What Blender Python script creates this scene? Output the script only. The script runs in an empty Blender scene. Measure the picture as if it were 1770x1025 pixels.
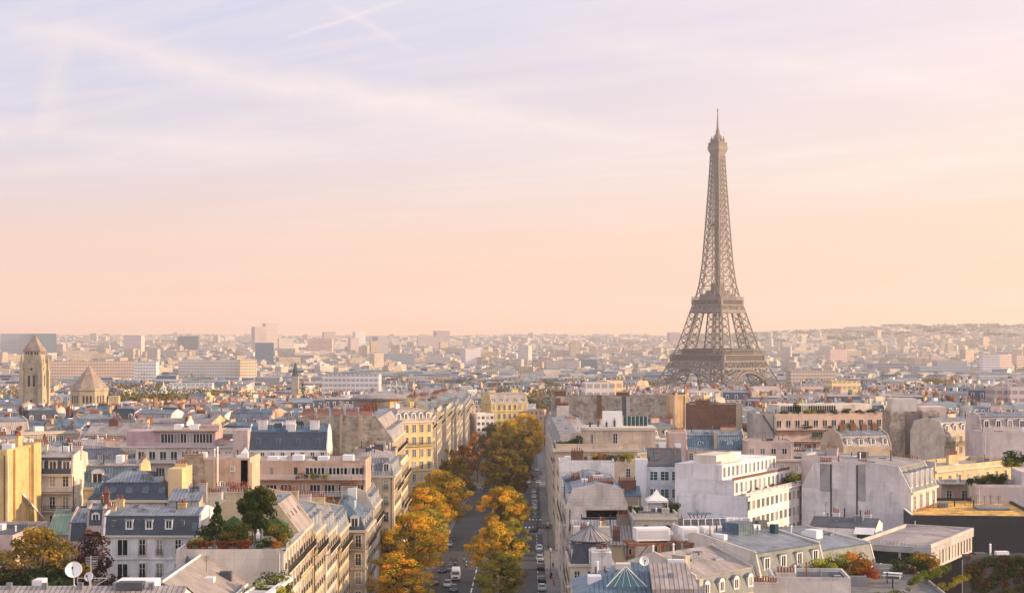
import bpy, math, random
from mathutils import Vector, Matrix, noise as mnoise
R = math.radians
rnd = random.Random(11)
sc = bpy.context.scene
COL = sc.collection

# ---------------------------------------------------------------- camera, sky, sun
FPX, CXP, HYP, CAMZ = 2800.0, 885.0, 583.0, 52.0
cam = bpy.data.cameras.new('camera')
cam.sensor_width = 36.0
cam.lens = 36.0 * FPX / 1770.0
cam.shift_y = (HYP - 512.5) / 1770.0
cam.clip_start = 1.0
cam.clip_end = 60000.0
camo = bpy.data.objects.new('camera', cam)
camo.location = (0, 0, CAMZ)
camo.rotation_euler = (R(90), 0, 0)
COL.objects.link(camo)
sc.camera = camo

SUN_AZ, SUN_EL = 92.0, 15.0      # degrees right of the view axis, above the horizon
sun = bpy.data.lights.new('sun', 'SUN')
sun.energy = 5.0
sun.angle = R(0.6)
sun.color = (1.0, 0.71, 0.42)
suno = bpy.data.objects.new('sun', sun)
_sd = Vector((math.sin(R(SUN_AZ)) * math.cos(R(SUN_EL)), math.cos(R(SUN_AZ)) * math.cos(R(SUN_EL)), math.sin(R(SUN_EL))))
suno.rotation_euler = _sd.to_track_quat('Z', 'Y').to_euler()
suno.location = (0, 0, 900)
COL.objects.link(suno)

vs = sc.view_settings
vs.view_transform = 'Standard'
vs.look = 'None'
vs.exposure = 0.42
vs.gamma = 1.0
vs.use_curve_mapping = False
sc.render.engine = 'CYCLES'
cy = sc.cycles
cy.use_denoising = True
try:
    cy.denoiser = 'OPENIMAGEDENOISE'
except Exception:
    pass
cy.max_bounces = 5
cy.diffuse_bounces = 3
cy.glossy_bounces = 2
cy.transmission_bounces = 2
cy.transparent_max_bounces = 4
cy.volume_bounces = 3
cy.caustics_reflective = False
cy.caustics_refractive = False
cy.sample_clamp_indirect = 6.0

def lin(r, g, b):
    f = lambda c: (c / 255.0 / 12.92) if c / 255.0 <= 0.04045 else ((c / 255.0 + 0.055) / 1.055) ** 2.4
    return (f(r), f(g), f(b))

class NT:
    """small helper to wire shader nodes"""
    def __init__(self, tree):
        self.t = tree
    def n(self, kind, **kw):
        nd = self.t.nodes.new(kind)
        for k, v in kw.items():
            if k == 'inp':
                for i, val in v.items():
                    nd.inputs[i].default_value = val
            else:
                setattr(nd, k, v)
        return nd
    def l(self, a, b):
        self.t.links.new(a, b)
    def math(self, op, a, b=None, c=None, clamp=False):
        nd = self.n('ShaderNodeMath', operation=op)
        nd.use_clamp = clamp
        for i, v in enumerate((a, b, c)):
            if v is None:
                continue
            if isinstance(v, (int, float)):
                nd.inputs[i].default_value = v
            else:
                self.l(v, nd.inputs[i])
        return nd.outputs[0]
    def mix(self, f, a, b, mode='MIX'):
        nd = self.n('ShaderNodeMix', data_type='RGBA', blend_type=mode)
        for i, v in ((0, f), (6, a), (7, b)):
            if isinstance(v, (int, float)):
                nd.inputs[i].default_value = v
            elif isinstance(v, tuple):
                nd.inputs[i].default_value = (v[0], v[1], v[2], 1.0)
            else:
                self.l(v, nd.inputs[i])
        return nd.outputs[2]
    def ramp(self, fac, stops, interp='LINEAR'):
        nd = self.n('ShaderNodeValToRGB')
        cr = nd.color_ramp
        cr.interpolation = interp
        while len(cr.elements) < len(stops):
            cr.elements.new(0.5)
        for e, (p, c) in zip(cr.elements, stops):
            e.position = p
            e.color = (c, c, c, 1) if isinstance(c, (int, float)) else (c[0], c[1], c[2], 1)
        if fac is not None:
            self.l(fac, nd.inputs[0])
        return nd.outputs[0]

world = bpy.data.worlds.new('World')
sc.world = world
world.use_nodes = True
def make_sky():
    t = world.node_tree
    t.nodes.clear()
    q = NT(t)
    out = q.n('ShaderNodeOutputWorld')
    bg = q.n('ShaderNodeBackground')
    bg.inputs[1].default_value = 0.1
    q.l(bg.outputs[0], out.inputs[0])
    nis = q.n('ShaderNodeTexSky')
    nis.sky_type = 'NISHITA'
    nis.sun_disc = False
    nis.sun_elevation = R(SUN_EL)
    nis.sun_rotation = R(SUN_AZ)
    nis.air_density = 1.4
    nis.dust_density = 3.0
    tc = q.n('ShaderNodeTexCoord')
    sep = q.n('ShaderNodeSeparateXYZ')
    q.l(tc.outputs['Generated'], sep.inputs[0])
    x, y, z = sep.outputs
    # elevation gradient of the evening air, cooler to the east and paler to the west
    zz = q.math('MAXIMUM', z, 0.0)
    zf = q.math('POWER', zz, 0.6)                      # 0.21 rad -> .39
    east = q.ramp(zf, [(0.0, lin(244, 184, 150)), (0.09, lin(250, 200, 174)), (0.18, lin(240, 206, 194)), (0.27, lin(212, 208, 224)),
                       (0.36, lin(184, 196, 232)), (0.42, lin(172, 192, 232)), (0.62, lin(214, 220, 240)), (1.0, lin(200, 216, 246))])
    west = q.ramp(zf, [(0.0, lin(255, 196, 150)), (0.09, lin(255, 206, 168)), (0.18, lin(253, 217, 189)), (0.27, lin(250, 226, 212)),
                       (0.36, lin(246, 226, 226)), (0.42, lin(247, 230, 234)), (0.62, lin(238, 228, 236)), (1.0, lin(200, 216, 246))])
    wf = q.math('MULTIPLY_ADD', x, 1.35, 0.44, clamp=True)
    base = q.mix(wf, east, west)
    # cirrus: stretched noise streaks on the far cloud deck
    dz = q.math('ADD', zz, 0.06)
    u = q.math('DIVIDE', x, dz)
    v = q.math('DIVIDE', y, dz)
    cmb = q.n('ShaderNodeCombineXYZ')
    q.l(q.math('ADD', q.math('MULTIPLY', u, 0.34), q.math('MULTIPLY', v, 0.10)), cmb.inputs[0])
    q.l(q.math('ADD', q.math('MULTIPLY', v, 0.95), q.math('MULTIPLY', u, 0.52)), cmb.inputs[1])
    n1 = q.n('ShaderNodeTexNoise', inp={'Scale': 0.95, 'Detail': 6.0, 'Roughness': 0.56, 'Distortion': 0.7})
    q.l(cmb.outputs[0], n1.inputs['Vector'])
    c1 = q.ramp(n1.outputs[0], [(0.38, 0.0), (0.64, 1.0)])
    n2 = q.n('ShaderNodeTexNoise', inp={'Scale': 3.2, 'Detail': 7.0, 'Roughness': 0.6, 'Distortion': 1.2})
    q.l(cmb.outputs[0], n2.inputs['Vector'])
    c2 = q.ramp(n2.outputs[0], [(0.35, 0.25), (0.75, 1.0)])
    cl = q.math('MULTIPLY', c1, c2)
    cl = q.math('MULTIPLY', cl, q.ramp(zz, [(0.05, 0.15), (0.16, 1.0)]))
    cloudc = q.mix(wf, lin(250, 232, 226), lin(255, 243, 240))
    base = q.mix(q.math('MULTIPLY', cl, 0.95), base, cloudc)
    # two long cirrus bands and one contrail, as directions through (azimuth, elevation)
    az = q.math('DIVIDE', x, q.math('MAXIMUM', y, 0.05))
    el = q.math('DIVIDE', z, q.math('MAXIMUM', y, 0.05))
    front = q.math('GREATER_THAN', y, 0.2)
    wob = q.n('ShaderNodeTexNoise', inp={'Scale': 9.0, 'Detail': 5.0, 'Roughness': 0.6})
    q.l(tc.outputs['Generated'], wob.inputs['Vector'])
    wv = q.math('MULTIPLY', q.math('SUBTRACT', wob.outputs[0], 0.5), 0.028)
    fine = q.n('ShaderNodeTexNoise', inp={'Scale': 60.0, 'Detail': 4.0, 'Roughness': 0.65})
    q.l(tc.outputs['Generated'], fine.inputs['Vector'])
    def band(x0, y0, x1, y1, wid, amp, wobble=1.0):
        # pixel ends of the streak in the photograph give its direction in the sky
        a0, e0 = (x0 - CXP) / FPX, (HYP - y0) / FPX
        a1, e1 = (x1 - CXP) / FPX, (HYP - y1) / FPX
        s = (e1 - e0) / (a1 - a0)
        d = q.math('SUBTRACT', q.math('SUBTRACT', el, e0), q.math('MULTIPLY', q.math('SUBTRACT', az, a0), s))
        d = q.math('ADD', d, q.math('MULTIPLY', wv, wobble))
        g = q.math('SUBTRACT', 1.0, q.math('DIVIDE', q.math('ABSOLUTE', d), wid), clamp=True)
        g = q.math('POWER', g, 1.6)
        mid, half = (a0 + a1) / 2, abs(a1 - a0) / 2
        e = q.math('SUBTRACT', 1.0, q.math('POWER', q.math('DIVIDE', q.math('ABSOLUTE', q.math('SUBTRACT', az, mid)), half), 3.0), clamp=True)
        g = q.math('MULTIPLY', q.math('MULTIPLY', g, e), q.math('MULTIPLY_ADD', fine.outputs[0], 1.2, 0.3))
        return q.math('MULTIPLY', q.math('MULTIPLY', g, amp), front)
    for bd in ((-160, 12, 980, 240, 0.022, 0.6), (-300, 215, 620, 262, 0.014, 0.45), (420, 120, 1250, 268, 0.014, 0.55), (60, 225, 132, 90, 0.06, 0.3, 3.5),
               (480, 68, 720, -8, 0.0024, 0.5, 0.3), (560, -10, 720, 85, 0.006, 0.35), (900, 40, 1900, 190, 0.02, 0.35), (1250, 330, 2000, 250, 0.016, 0.3)):
        base = q.mix(band(*bd), base, cloudc)
    # unseen sky behind the camera is boosted to brighten walls facing the viewer
    sc10 = q.n('ShaderNodeVectorMath', operation='SCALE')
    q.l(base, sc10.inputs[0])
    amp = q.ramp(zz, [(0.24, 0.376), (0.60, 0.36)])
    back = q.ramp(q.math('MULTIPLY', y, -1.0), [(0.0, 1.0), (0.35, 1.5)])
    q.l(q.math('MULTIPLY', q.math('MULTIPLY', amp, 22.0), back), sc10.inputs[3])
    mixd = q.mix(0.06, sc10.outputs[0], nis.outputs[0])
    q.l(mixd, bg.inputs[0])
make_sky()

# ---------------------------------------------------------------- ground height, pixel helpers
def lerp_pts(x, pts):
    if x <= pts[0][0]:
        return pts[0][1]
    for (a, va), (b, vb) in zip(pts, pts[1:]):
        if x <= b:
            return va + (vb - va) * (x - a) / (b - a)
    return pts[-1][1]
G_PTS = [(0, 0), (400, -3.6), (1400, -24.5), (3500, -24.5), (5500, -8), (8000, 23), (9500, 42), (12000, 50)]
def hill(X, Y):
    """the ridge of hills beyond the city, higher in the west"""
    if Y < 4500:
        return 0.0
    t = min(1.0, (Y - 4500) / 4500.0)
    t = t * t * (3 - 2 * t)
    a = X / max(Y, 1.0)
    prof = lerp_pts(a, [(-0.33, 12), (-0.2, 8), (-0.05, 2), (0.02, 10), (0.1, 4), (0.14, 8), (0.19, 26), (0.24, 56), (0.30, 60), (0.36, 56)])
    return t * (prof + 6 * mnoise.noise(Vector((X * 0.0011, Y * 0.0011, 3.0))) + 3 * mnoise.noise(Vector((X * 0.004, Y * 0.004, 9.0))))
def ground(Y, X=0.0):
    return lerp_pts(Y, G_PTS) + hill(X, Y)
def at(px, py, Y):
    return Vector(((px - CXP) / FPX * Y, Y, CAMZ - (py - HYP) / FPX * Y))
def pix(p):
    return (CXP + FPX * p[0] / p[1], HYP + FPX * (CAMZ - p[2]) / p[1])

# ---------------------------------------------------------------- mesh builder
class MB:
    def __init__(self):
        self.v = []; self.f = []; self.m = []; self.c = []
        self.xf = None; self.col = None
    def add(self, pts):
        i = len(self.v)
        if self.xf is None:
            self.v.extend((p[0], p[1], p[2]) for p in pts)
        else:
            M = self.xf
            self.v.extend(tuple(M @ Vector(p)) for p in pts)
        return i
    def poly(self, pts, m=0):
        i = self.add(pts)
        self.f.append(tuple(range(i, i + len(pts)))); self.m.append(m); self.c.append(self.col)
    def faces(self, pts, fs, m=0):
        i = self.add(pts)
        for f in fs:
            self.f.append(tuple(i + k for k in f)); self.m.append(m); self.c.append(self.col)
    def box(self, x0, x1, y0, y1, z0, z1, m=0, bottom=True, top=True):
        P = [(x0, y0, z0), (x1, y0, z0), (x1, y1, z0), (x0, y1, z0), (x0, y0, z1), (x1, y0, z1), (x1, y1, z1), (x0, y1, z1)]
        F = [(0, 1, 5, 4), (1, 2, 6, 5), (2, 3, 7, 6), (3, 0, 4, 7)]
        if top: F.append((4, 5, 6, 7))
        if bottom: F.append((3, 2, 1, 0))
        self.faces(P, F, m)
    def prism(self, poly, z0, z1, m=0, top=True, bottom=False, mtop=None):
        n = len(poly)
        P = [(x, y, z0) for x, y in poly] + [(x, y, z1) for x, y in poly]
        self.faces(P, [(i, (i + 1) % n, n + (i + 1) % n, n + i) for i in range(n)], m)
        if top: self.poly([(x, y, z1) for x, y in poly], m if mtop is None else mtop)
        if bottom: self.poly([(x, y, z0) for x, y in reversed(poly)], m)
    def beam(self, p, q, w, m=0, d=None):
        p, q = Vector(p), Vector(q)
        a = q - p
        if a.length < 1e-6:
            return
        a.normalize()
        up = Vector((0, 0, 1)) if abs(a.z) < 0.95 else Vector((0, 1, 0))
        s = a.cross(up).normalized() * w / 2
        t = s.cross(a).normalized() * (d or w) / 2
        P = [p - s - t, p + s - t, p + s + t, p - s + t, q - s - t, q + s - t, q + s + t, q - s + t]
        self.faces(P, [(0, 1, 5, 4), (1, 2, 6, 5), (2, 3, 7, 6), (3, 0, 4, 7), (4, 5, 6, 7), (3, 2, 1, 0)], m)
    def tube(self, pts, rad, n=6, m=0, cap=True):
        pts = [Vector(p) for p in pts]
        rings = []
        for k, p in enumerate(pts):
            a = (pts[min(k + 1, len(pts) - 1)] - pts[max(k - 1, 0)]).normalized()
            up = Vector((0, 0, 1)) if abs(a.z) < 0.9 else Vector((1, 0, 0))
            s = a.cross(up).normalized(); t = s.cross(a).normalized()
            r = rad[k] if isinstance(rad, (list, tuple)) else rad
            rings.append([p + s * r * math.cos(2 * math.pi * j / n) + t * r * math.sin(2 * math.pi * j / n) for j in range(n)])
        P = [q for rg in rings for q in rg]
        F = []
        for k in range(len(rings) - 1):
            for j in range(n):
                F.append((k * n + j, k * n + (j + 1) % n, (k + 1) * n + (j + 1) % n, (k + 1) * n + j))
        if cap:
            F.append(tuple(reversed(range(n)))); F.append(tuple((len(rings) - 1) * n + j for j in range(n)))
        self.faces(P, F, m)
    def lathe(self, prof, n=12, m=0, c=(0, 0, 0), a0=0.0):
        P = []
        for r, z in prof:
            for j in range(n):
                a = a0 + 2 * math.pi * j / n
                P.append((c[0] + r * math.cos(a), c[1] + r * math.sin(a), c[2] + z))
        F = []
        for k in range(len(prof) - 1):
            for j in range(n):
                F.append((k * n + j, k * n + (j + 1) % n, (k + 1) * n + (j + 1) % n, (k + 1) * n + j))
        F.append(tuple((len(prof) - 1) * n + j for j in range(n)))
        self.faces(P, F, m)
    def mesh(self, name, mats, smooth=False):
        me = bpy.data.meshes.new(name)
        me.from_pydata(self.v, [], self.f)
        for mt in mats:
            me.materials.append(mt)
        if len(mats) > 1:
            me.polygons.foreach_set('material_index', self.m)
        # metric UVs: u along the horizontal of each face, v up its slope
        uvl = me.uv_layers.new(name='UVMap')
        uv = []
        V = self.v
        for f in self.f:
            a, b, c = V[f[0]], V[f[1]], V[f[2]]
            e1 = (b[0] - a[0], b[1] - a[1], b[2] - a[2]); e2 = (c[0] - a[0], c[1] - a[1], c[2] - a[2])
            nx, ny, nz = e1[1] * e2[2] - e1[2] * e2[1], e1[2] * e2[0] - e1[0] * e2[2], e1[0] * e2[1] - e1[1] * e2[0]
            L = math.sqrt(nx * nx + ny * ny + nz * nz) or 1.0
            nx, ny, nz = nx / L, ny / L, nz / L
            h = math.hypot(nx, ny)
            if h < 0.02:
                for i in f:
                    uv.extend((V[i][0], V[i][1]))
            else:
                ux, uy = -ny / h, nx / h
                wx, wy, wz = -nz * uy, nz * ux, nx * uy - ny * ux
                for i in f:
                    p = V[i]
                    uv.extend((p[0] * ux + p[1] * uy, p[0] * wx + p[1] * wy + p[2] * wz))
        uvl.data.foreach_set('uv', uv)
        if any(c is not None for c in self.c):
            ca = me.color_attributes.new('tint', 'FLOAT_COLOR', 'CORNER')
            buf = []
            for f, c in zip(self.f, self.c):
                c = c or (0.5, 0.5, 0.5)
                buf.extend((c[0], c[1], c[2], 1.0) * len(f))
            ca.data.foreach_set('color', buf)
        if smooth:
            me.polygons.foreach_set('use_smooth', [True] * len(self.f))
        return me
    def build(self, name, mats, parent=None, color=None, smooth=False, loc=None, rotz=None):
        if not isinstance(mats, (list, tuple)):
            mats = [mats]
        return link(name, self.mesh(name, mats, smooth), parent, color, loc, rotz)

def link(name, data, parent=None, color=None, loc=None, rotz=None):
    o = bpy.data.objects.new(name, data)
    COL.objects.link(o)
    if parent is not None:
        o.parent = parent
    if color is not None:
        o.color = (color[0], color[1], color[2], 1)
    if loc is not None:
        o.location = loc
    if rotz:
        o.rotation_euler = (0, 0, rotz)
    return o
def tag(o, label=None, cat=None, group=None, kind=None):
    if label: o['label'] = label
    if cat: o['category'] = cat
    if group: o['group'] = group
    if kind: o['kind'] = kind
    return o
def thing(name, label, cat, loc=(0, 0, 0), rotz=0.0, group=None):
    o = link(name, None, None, None, loc, rotz)
    o.empty_display_size = 0.5
    return tag(o, label, cat, group)
def structure(name, mb, mats):
    return tag(mb.build(name, mats), kind='structure')

# ---------------------------------------------------------------- materials
def pbr(name, base=None, rough=0.8, metal=0.0, var=0.12, vscale=0.25, streak=0.0, seams=None, brick=None, courses=None, bump=0.0, spec=0.3, tint_attr=False, patch=None, blot=None, pours=False):
    m = bpy.data.materials.new(name)
    m.use_nodes = True
    t = m.node_tree
    t.nodes.clear()
    q = NT(t)
    out = q.n('ShaderNodeOutputMaterial')
    bs = q.n('ShaderNodeBsdfPrincipled')
    q.l(bs.outputs[0], out.inputs[0])
    bs.inputs['Roughness'].default_value = rough
    bs.inputs['Metallic'].default_value = metal
    bs.inputs['Specular IOR Level'].default_value = spec
    info = q.n('ShaderNodeObjectInfo')
    if tint_attr:
        at_ = q.n('ShaderNodeAttribute', attribute_name='tint')
        col = at_.outputs['Color']
    elif base is None:
        col = info.outputs['Color']
    else:
        rgb = q.n('ShaderNodeRGB')
        rgb.outputs[0].default_value = (base[0], base[1], base[2], 1)
        col = rgb.outputs[0]
    tc = q.n('ShaderNodeTexCoord')
    off = q.n('ShaderNodeVectorMath', operation='ADD')
    q.l(tc.outputs['Object'], off.inputs[0])
    sc_ = q.n('ShaderNodeVectorMath', operation='SCALE')
    cmb = q.n('ShaderNodeCombineXYZ')
    for i in range(3):
        q.l(info.outputs['Random'], cmb.inputs[i])
    q.l(cmb.outputs[0], sc_.inputs[0]); sc_.inputs[3].default_value = 300.0
    q.l(sc_.outputs[0], off.inputs[1])
    pos = off.outputs[0]
    bumps = None
    if var:
        nz = q.n('ShaderNodeTexNoise', inp={'Scale': vscale, 'Detail': 6.0, 'Roughness': 0.62})
        q.l(pos, nz.inputs['Vector'])
        k = q.ramp(nz.outputs[0], [(0.28, 1 - var * 1.6), (0.5, 1.0), (0.72, 1 + var)])
        col = q.mix(1.0, col, k, 'MULTIPLY')
        bumps = nz.outputs[0]
    if patch:
        nz = q.n('ShaderNodeTexNoise', inp={'Scale': patch[1], 'Detail': 5.0, 'Roughness': 0.7})
        q.l(pos, nz.inputs['Vector'])
        col = q.mix(q.ramp(nz.outputs[0], [(0.5, 0.0), (0.56, patch[2])]), col, patch[0])
    if blot:
        nz = q.n('ShaderNodeTexNoise', inp={'Scale': blot[0], 'Detail': 8.0, 'Roughness': 0.66, 'Distortion': 0.8})
        q.l(pos, nz.inputs['Vector'])
        col = q.mix(1.0, col, q.ramp(nz.outputs[0], [(0.40, blot[1]), (0.455, 0.97), (0.56, 1.0), (0.60, 1.10)]), 'MULTIPLY')
    if pours:   # lift lines of the render coats and hairline joints
        uvp = q.n('ShaderNodeUVMap'); sp = q.n('ShaderNodeSeparateXYZ'); q.l(uvp.outputs[0], sp.inputs[0])
        fr = q.math('FRACT', q.math('DIVIDE', q.math('ADD', sp.outputs[1], q.math('MULTIPLY', info.outputs['Random'], 3.0)), 3.25))
        col = q.mix(q.math('MULTIPLY', q.math('LESS_THAN', fr, 0.022), 0.22), col, (0.12, 0.10, 0.09))
        fr = q.math('FRACT', q.math('DIVIDE', q.math('ADD', sp.outputs[0], q.math('MULTIPLY', info.outputs['Random'], 9.0)), 5.7))
        col = q.mix(q.math('MULTIPLY', q.math('LESS_THAN', fr, 0.012), 0.3), col, (0.10, 0.09, 0.08))
    if streak:
        mp = q.n('ShaderNodeMapping')
        mp.inputs['Scale'].default_value = (0.40, 0.40, 0.05)
        q.l(pos, mp.inputs[0])
        nz = q.n('ShaderNodeTexNoise', inp={'Scale': 1.0, 'Detail': 4.0, 'Roughness': 0.7})
        q.l(mp.outputs[0], nz.inputs['Vector'])
        col = q.mix(1.0, col, q.ramp(nz.outputs[0], [(0.28, 1 - streak), (0.5, 1.0)]), 'MULTIPLY')
    uv = q.n('ShaderNodeUVMap')
    su = q.n('ShaderNodeSeparateXYZ')
    q.l(uv.outputs[0], su.inputs[0])
    if seams:
        sp, wid, dk, hgt = seams
        fr = q.math('FRACT', q.math('DIVIDE', su.outputs[0], sp))
        d = q.math('ABSOLUTE', q.math('SUBTRACT', fr, 0.5))
        g = q.math('SUBTRACT', 1.0, q.math('DIVIDE', d, wid), clamp=True)
        # per-sheet tone: each zinc sheet weathers by itself
        wn = q.n('ShaderNodeTexWhiteNoise', noise_dimensions='2D')
        c2 = q.n('ShaderNodeCombineXYZ')
        q.l(q.math('FLOOR', q.math('DIVIDE', q.math('ADD', su.outputs[0], sp * 0.5), sp)), c2.inputs[0])
        q.l(q.math('FLOOR', q.math('DIVIDE', su.outputs[1], 2.3)), c2.inputs[1])
        q.l(c2.outputs[0], wn.inputs['Vector'])
        col = q.mix(1.0, col, q.ramp(wn.outputs[0], [(0.0, 0.84), (1.0, 1.10)]), 'MULTIPLY')
        col = q.mix(q.math('MULTIPLY', g, abs(dk)), col, (0.02, 0.025, 0.03) if dk > 0 else (0.8, 0.78, 0.75))
        h = q.math('MULTIPLY', g, hgt)
        bp = q.n('ShaderNodeBump', inp={'Strength': 0.9, 'Distance': 0.12})
        q.l(h, bp.inputs['Height'])
        q.l(bp.outputs[0], bs.inputs['Normal'])
    if courses:
        fr = q.math('FRACT', q.math('DIVIDE', su.outputs[1], courses[0]))
        g = q.math('LESS_THAN', fr, 0.10)
        col = q.mix(q.math('MULTIPLY', g, courses[1]), col, (0.1, 0.08, 0.06))
    if brick:
        bt = q.n('ShaderNodeTexBrick')
        bt.inputs['Scale'].default_value = 1.0
        bt.inputs['Brick Width'].default_value = brick[0]
        bt.inputs['Row Height'].default_value = brick[1]
        bt.inputs['Mortar Size'].default_value = brick[2]
        bt.inputs['Color1'].default_value = (0.72, 0.72, 0.72, 1)
        bt.inputs['Color2'].default_value = (1.12, 1.08, 1.04, 1)
        bt.inputs['Mortar'].default_value = (0.62, 0.60, 0.56, 1)
        q.l(uv.outputs[0], bt.inputs[0])
        col = q.mix(1.0, col, bt.outputs[0], 'MULTIPLY')
    if bump and bumps is not None and not seams:
        bp = q.n('ShaderNodeBump', inp={'Strength': bump, 'Distance': 0.3})
        q.l(bumps, bp.inputs['Height'])
        q.l(bp.outputs[0], bs.inputs['Normal'])
    q.l(col, bs.inputs['Base Color'])
    m['q'] = 1
    return m

M = {}
M['stone'] = pbr('limestone', None, 0.85, var=0.17, vscale=0.25, streak=0.34, courses=(0.62, 0.16), blot=(0.3, 0.86))
M['plaster'] = pbr('plaster', None, 0.85, var=0.13, vscale=0.16, streak=0.30, blot=(0.13, 0.80), pours=True)
M['rubble'] = pbr('rubble_stone', None, 0.95, var=0.34, vscale=0.5, streak=0.35, brick=(0.9, 0.38, 0.03), patch=((0.62, 0.55, 0.46), 0.16, 0.55), bump=0.5)
M['brick'] = pbr('brickwork', (0.20, 0.105, 0.075), 0.9, var=0.2, vscale=0.6, brick=(0.5, 0.16, 0.02))
M['zinc'] = pbr('zinc_sheet', (0.215, 0.235, 0.27), 0.5, metal=0.12, blot=(0.35, 0.74), var=0.28, vscale=0.3, seams=(0.6, 0.13, 0.5, 1.0), spec=0.4)
M['zincb'] = pbr('zinc_sheet_blue', (0.085, 0.145, 0.20), 0.45, metal=0.12, blot=(0.3, 0.74), var=0.28, vscale=0.3, seams=(0.6, 0.12, 0.45, 1.0), spec=0.5)
M['zincp'] = pbr('zinc_sheet_pale', (0.375, 0.315, 0.295), 0.55, metal=0.1, blot=(0.3, 0.78), var=0.2, vscale=0.3, seams=(0.6, 0.15, 0.65, 1.0), spec=0.4)
M['zincg'] = pbr('copper_green_sheet', (0.21, 0.30, 0.22), 0.6, metal=0.1, var=0.25, vscale=0.5, seams=(0.8, 0.10, -0.4, 1.0))
M['lead'] = pbr('lead_sheet', (0.17, 0.18, 0.185), 0.6, var=0.22, vscale=0.6, blot=(0.4, 0.8), streak=0.3)
M['slate'] = pbr('slate', (0.034, 0.048, 0.074), 0.48, var=0.3, vscale=0.8, brick=(0.3, 0.22, 0.012), spec=0.5)
M['tile'] = pbr('brown_sheet', (0.36, 0.305, 0.28), 0.6, var=0.16, vscale=0.5, seams=(0.42, 0.16, 0.5, 1.0))
M['tar'] = pbr('roof_felt', (0.085, 0.088, 0.10), 0.9, var=0.3, vscale=0.4)
M['gravel'] = pbr('roof_gravel', (0.30, 0.27, 0.25), 0.95, var=0.3, vscale=0.7)
M['pot'] = pbr('terracotta', (0.27, 0.095, 0.055), 0.85, var=0.3, vscale=2.0)
M['trim'] = pbr('window_trim', (0.56, 0.49, 0.40), 0.8, var=0.08)
M['frame'] = pbr('white_paint', (0.76, 0.74, 0.72), 0.55, var=0.05)
M['dark'] = pbr('dark_iron', (0.035, 0.035, 0.04), 0.6, var=0.1)
M['rail'] = pbr('pale_rail', (0.55, 0.55, 0.57), 0.5, metal=0.3, var=0.1)
M['wood'] = pbr('timber', (0.22, 0.13, 0.08), 0.8, var=0.25, vscale=1.2)
M['rust'] = pbr('rusty_steel', (0.24, 0.10, 0.05), 0.85, var=0.4, vscale=0.8)
M['white'] = pbr('white_coat', (0.76, 0.74, 0.73), 0.5, var=0.06)
M['awning'] = pbr('awning_red', (0.34, 0.05, 0.05), 0.8, var=0.15)
M['canvas'] = pbr('canvas', (0.70, 0.66, 0.62), 0.9, var=0.1)
M['sedum'] = pbr('sedum', (0.62, 0.35, 0.09), 1.0, var=0.5, vscale=0.55, patch=((0.20, 0.14, 0.06), 0.5, 0.6))
M['tower'] = pbr('tower_paint', (0.19, 0.162, 0.155), 0.6, var=0.12, vscale=0.05, spec=0.3)
M['tower_dark_shade'] = pbr('tower_paint_dark_shade', (0.075, 0.064, 0.062), 0.7, var=0.12, vscale=0.05, spec=0.2)  # darkened tone holds the shade behind the platform consoles; pavilions share it
M['gold'] = pbr('domes_gilt', (0.78, 0.66, 0.52), 0.32, metal=0.75, var=0.08, vscale=0.5)
M['asphalt'] = pbr('asphalt', (0.052, 0.052, 0.055), 0.85, var=0.22, vscale=0.12, patch=((0.075, 0.075, 0.078), 0.05, 0.6))
M['paving'] = pbr('paving', (0.19, 0.18, 0.175), 0.9, var=0.2, vscale=0.3, brick=(1.2, 0.8, 0.02))
M['paint'] = pbr('road_paint', (0.72, 0.72, 0.70), 0.7, var=0.25, vscale=1.5)
M['soil'] = pbr('city_ground', (0.17, 0.155, 0.14), 0.95, var=0.35, vscale=0.02)
M['bark'] = pbr('bark', (0.075, 0.055, 0.04), 0.95, var=0.3, vscale=2.0)
M['hedge'] = pbr('hedge_green', (0.045, 0.085, 0.025), 0.95, var=0.4, vscale=1.5)
M['tyre'] = pbr('tyre', (0.015, 0.015, 0.016), 0.9, var=0.1)
M['chrome'] = pbr('bright_metal', (0.6, 0.6, 0.62), 0.25, metal=1.0, var=0.05)
M['car'] = pbr('car_paint', None, 0.28, metal=0.1, var=0.03, spec=0.6)
M['skin'] = pbr('skin', (0.50, 0.32, 0.24), 0.6, var=0.05)
M['cloth'] = pbr('cloth', None, 0.9, var=0.15, vscale=3.0)

def glass_mat(name, dark, pale, frac, rough=0.08, spec=0.6):
    m = bpy.data.materials.new(name)
    m.use_nodes = True
    t = m.node_tree
    bs = t.nodes['Principled BSDF']
    q = NT(t)
    info = q.n('ShaderNodeObjectInfo')
    uv = q.n('ShaderNodeTexCoord')
    nz = q.n('ShaderNodeTexNoise', inp={'Scale': 0.9, 'Detail': 2.0})
    ad = q.n('ShaderNodeVectorMath', operation='ADD')
    cm = q.n('ShaderNodeCombineXYZ')
    q.l(q.math('MULTIPLY', info.outputs['Random'], 170.0), cm.inputs[0])
    q.l(uv.outputs['Object'], ad.inputs[0]); q.l(cm.outputs[0], ad.inputs[1])
    q.l(ad.outputs[0], nz.inputs['Vector'])
    f = q.ramp(info.outputs['Random'], [(0.0, 0.0), (1 - frac, 0.0), (1 - frac + 0.03, 1.0)], 'LINEAR')
    c = q.mix(f, q.mix(nz.outputs[0], tuple(d * 0.5 for d in dark), tuple(d * 1.5 for d in dark)), pale)
    q.l(c, bs.inputs['Base Color'])
    bs.inputs['Roughness'].default_value = rough
    bs.inputs['Specular IOR Level'].default_value = spec
    return m
M['glass'] = glass_mat('window_glass', (0.018, 0.024, 0.030), (0.30, 0.28, 0.25), 0.24)
M['tealglass'] = glass_mat('teal_glass', (0.012, 0.055, 0.075), (0.02, 0.075, 0.09), 0.3, 0.05, 0.8)
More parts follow.
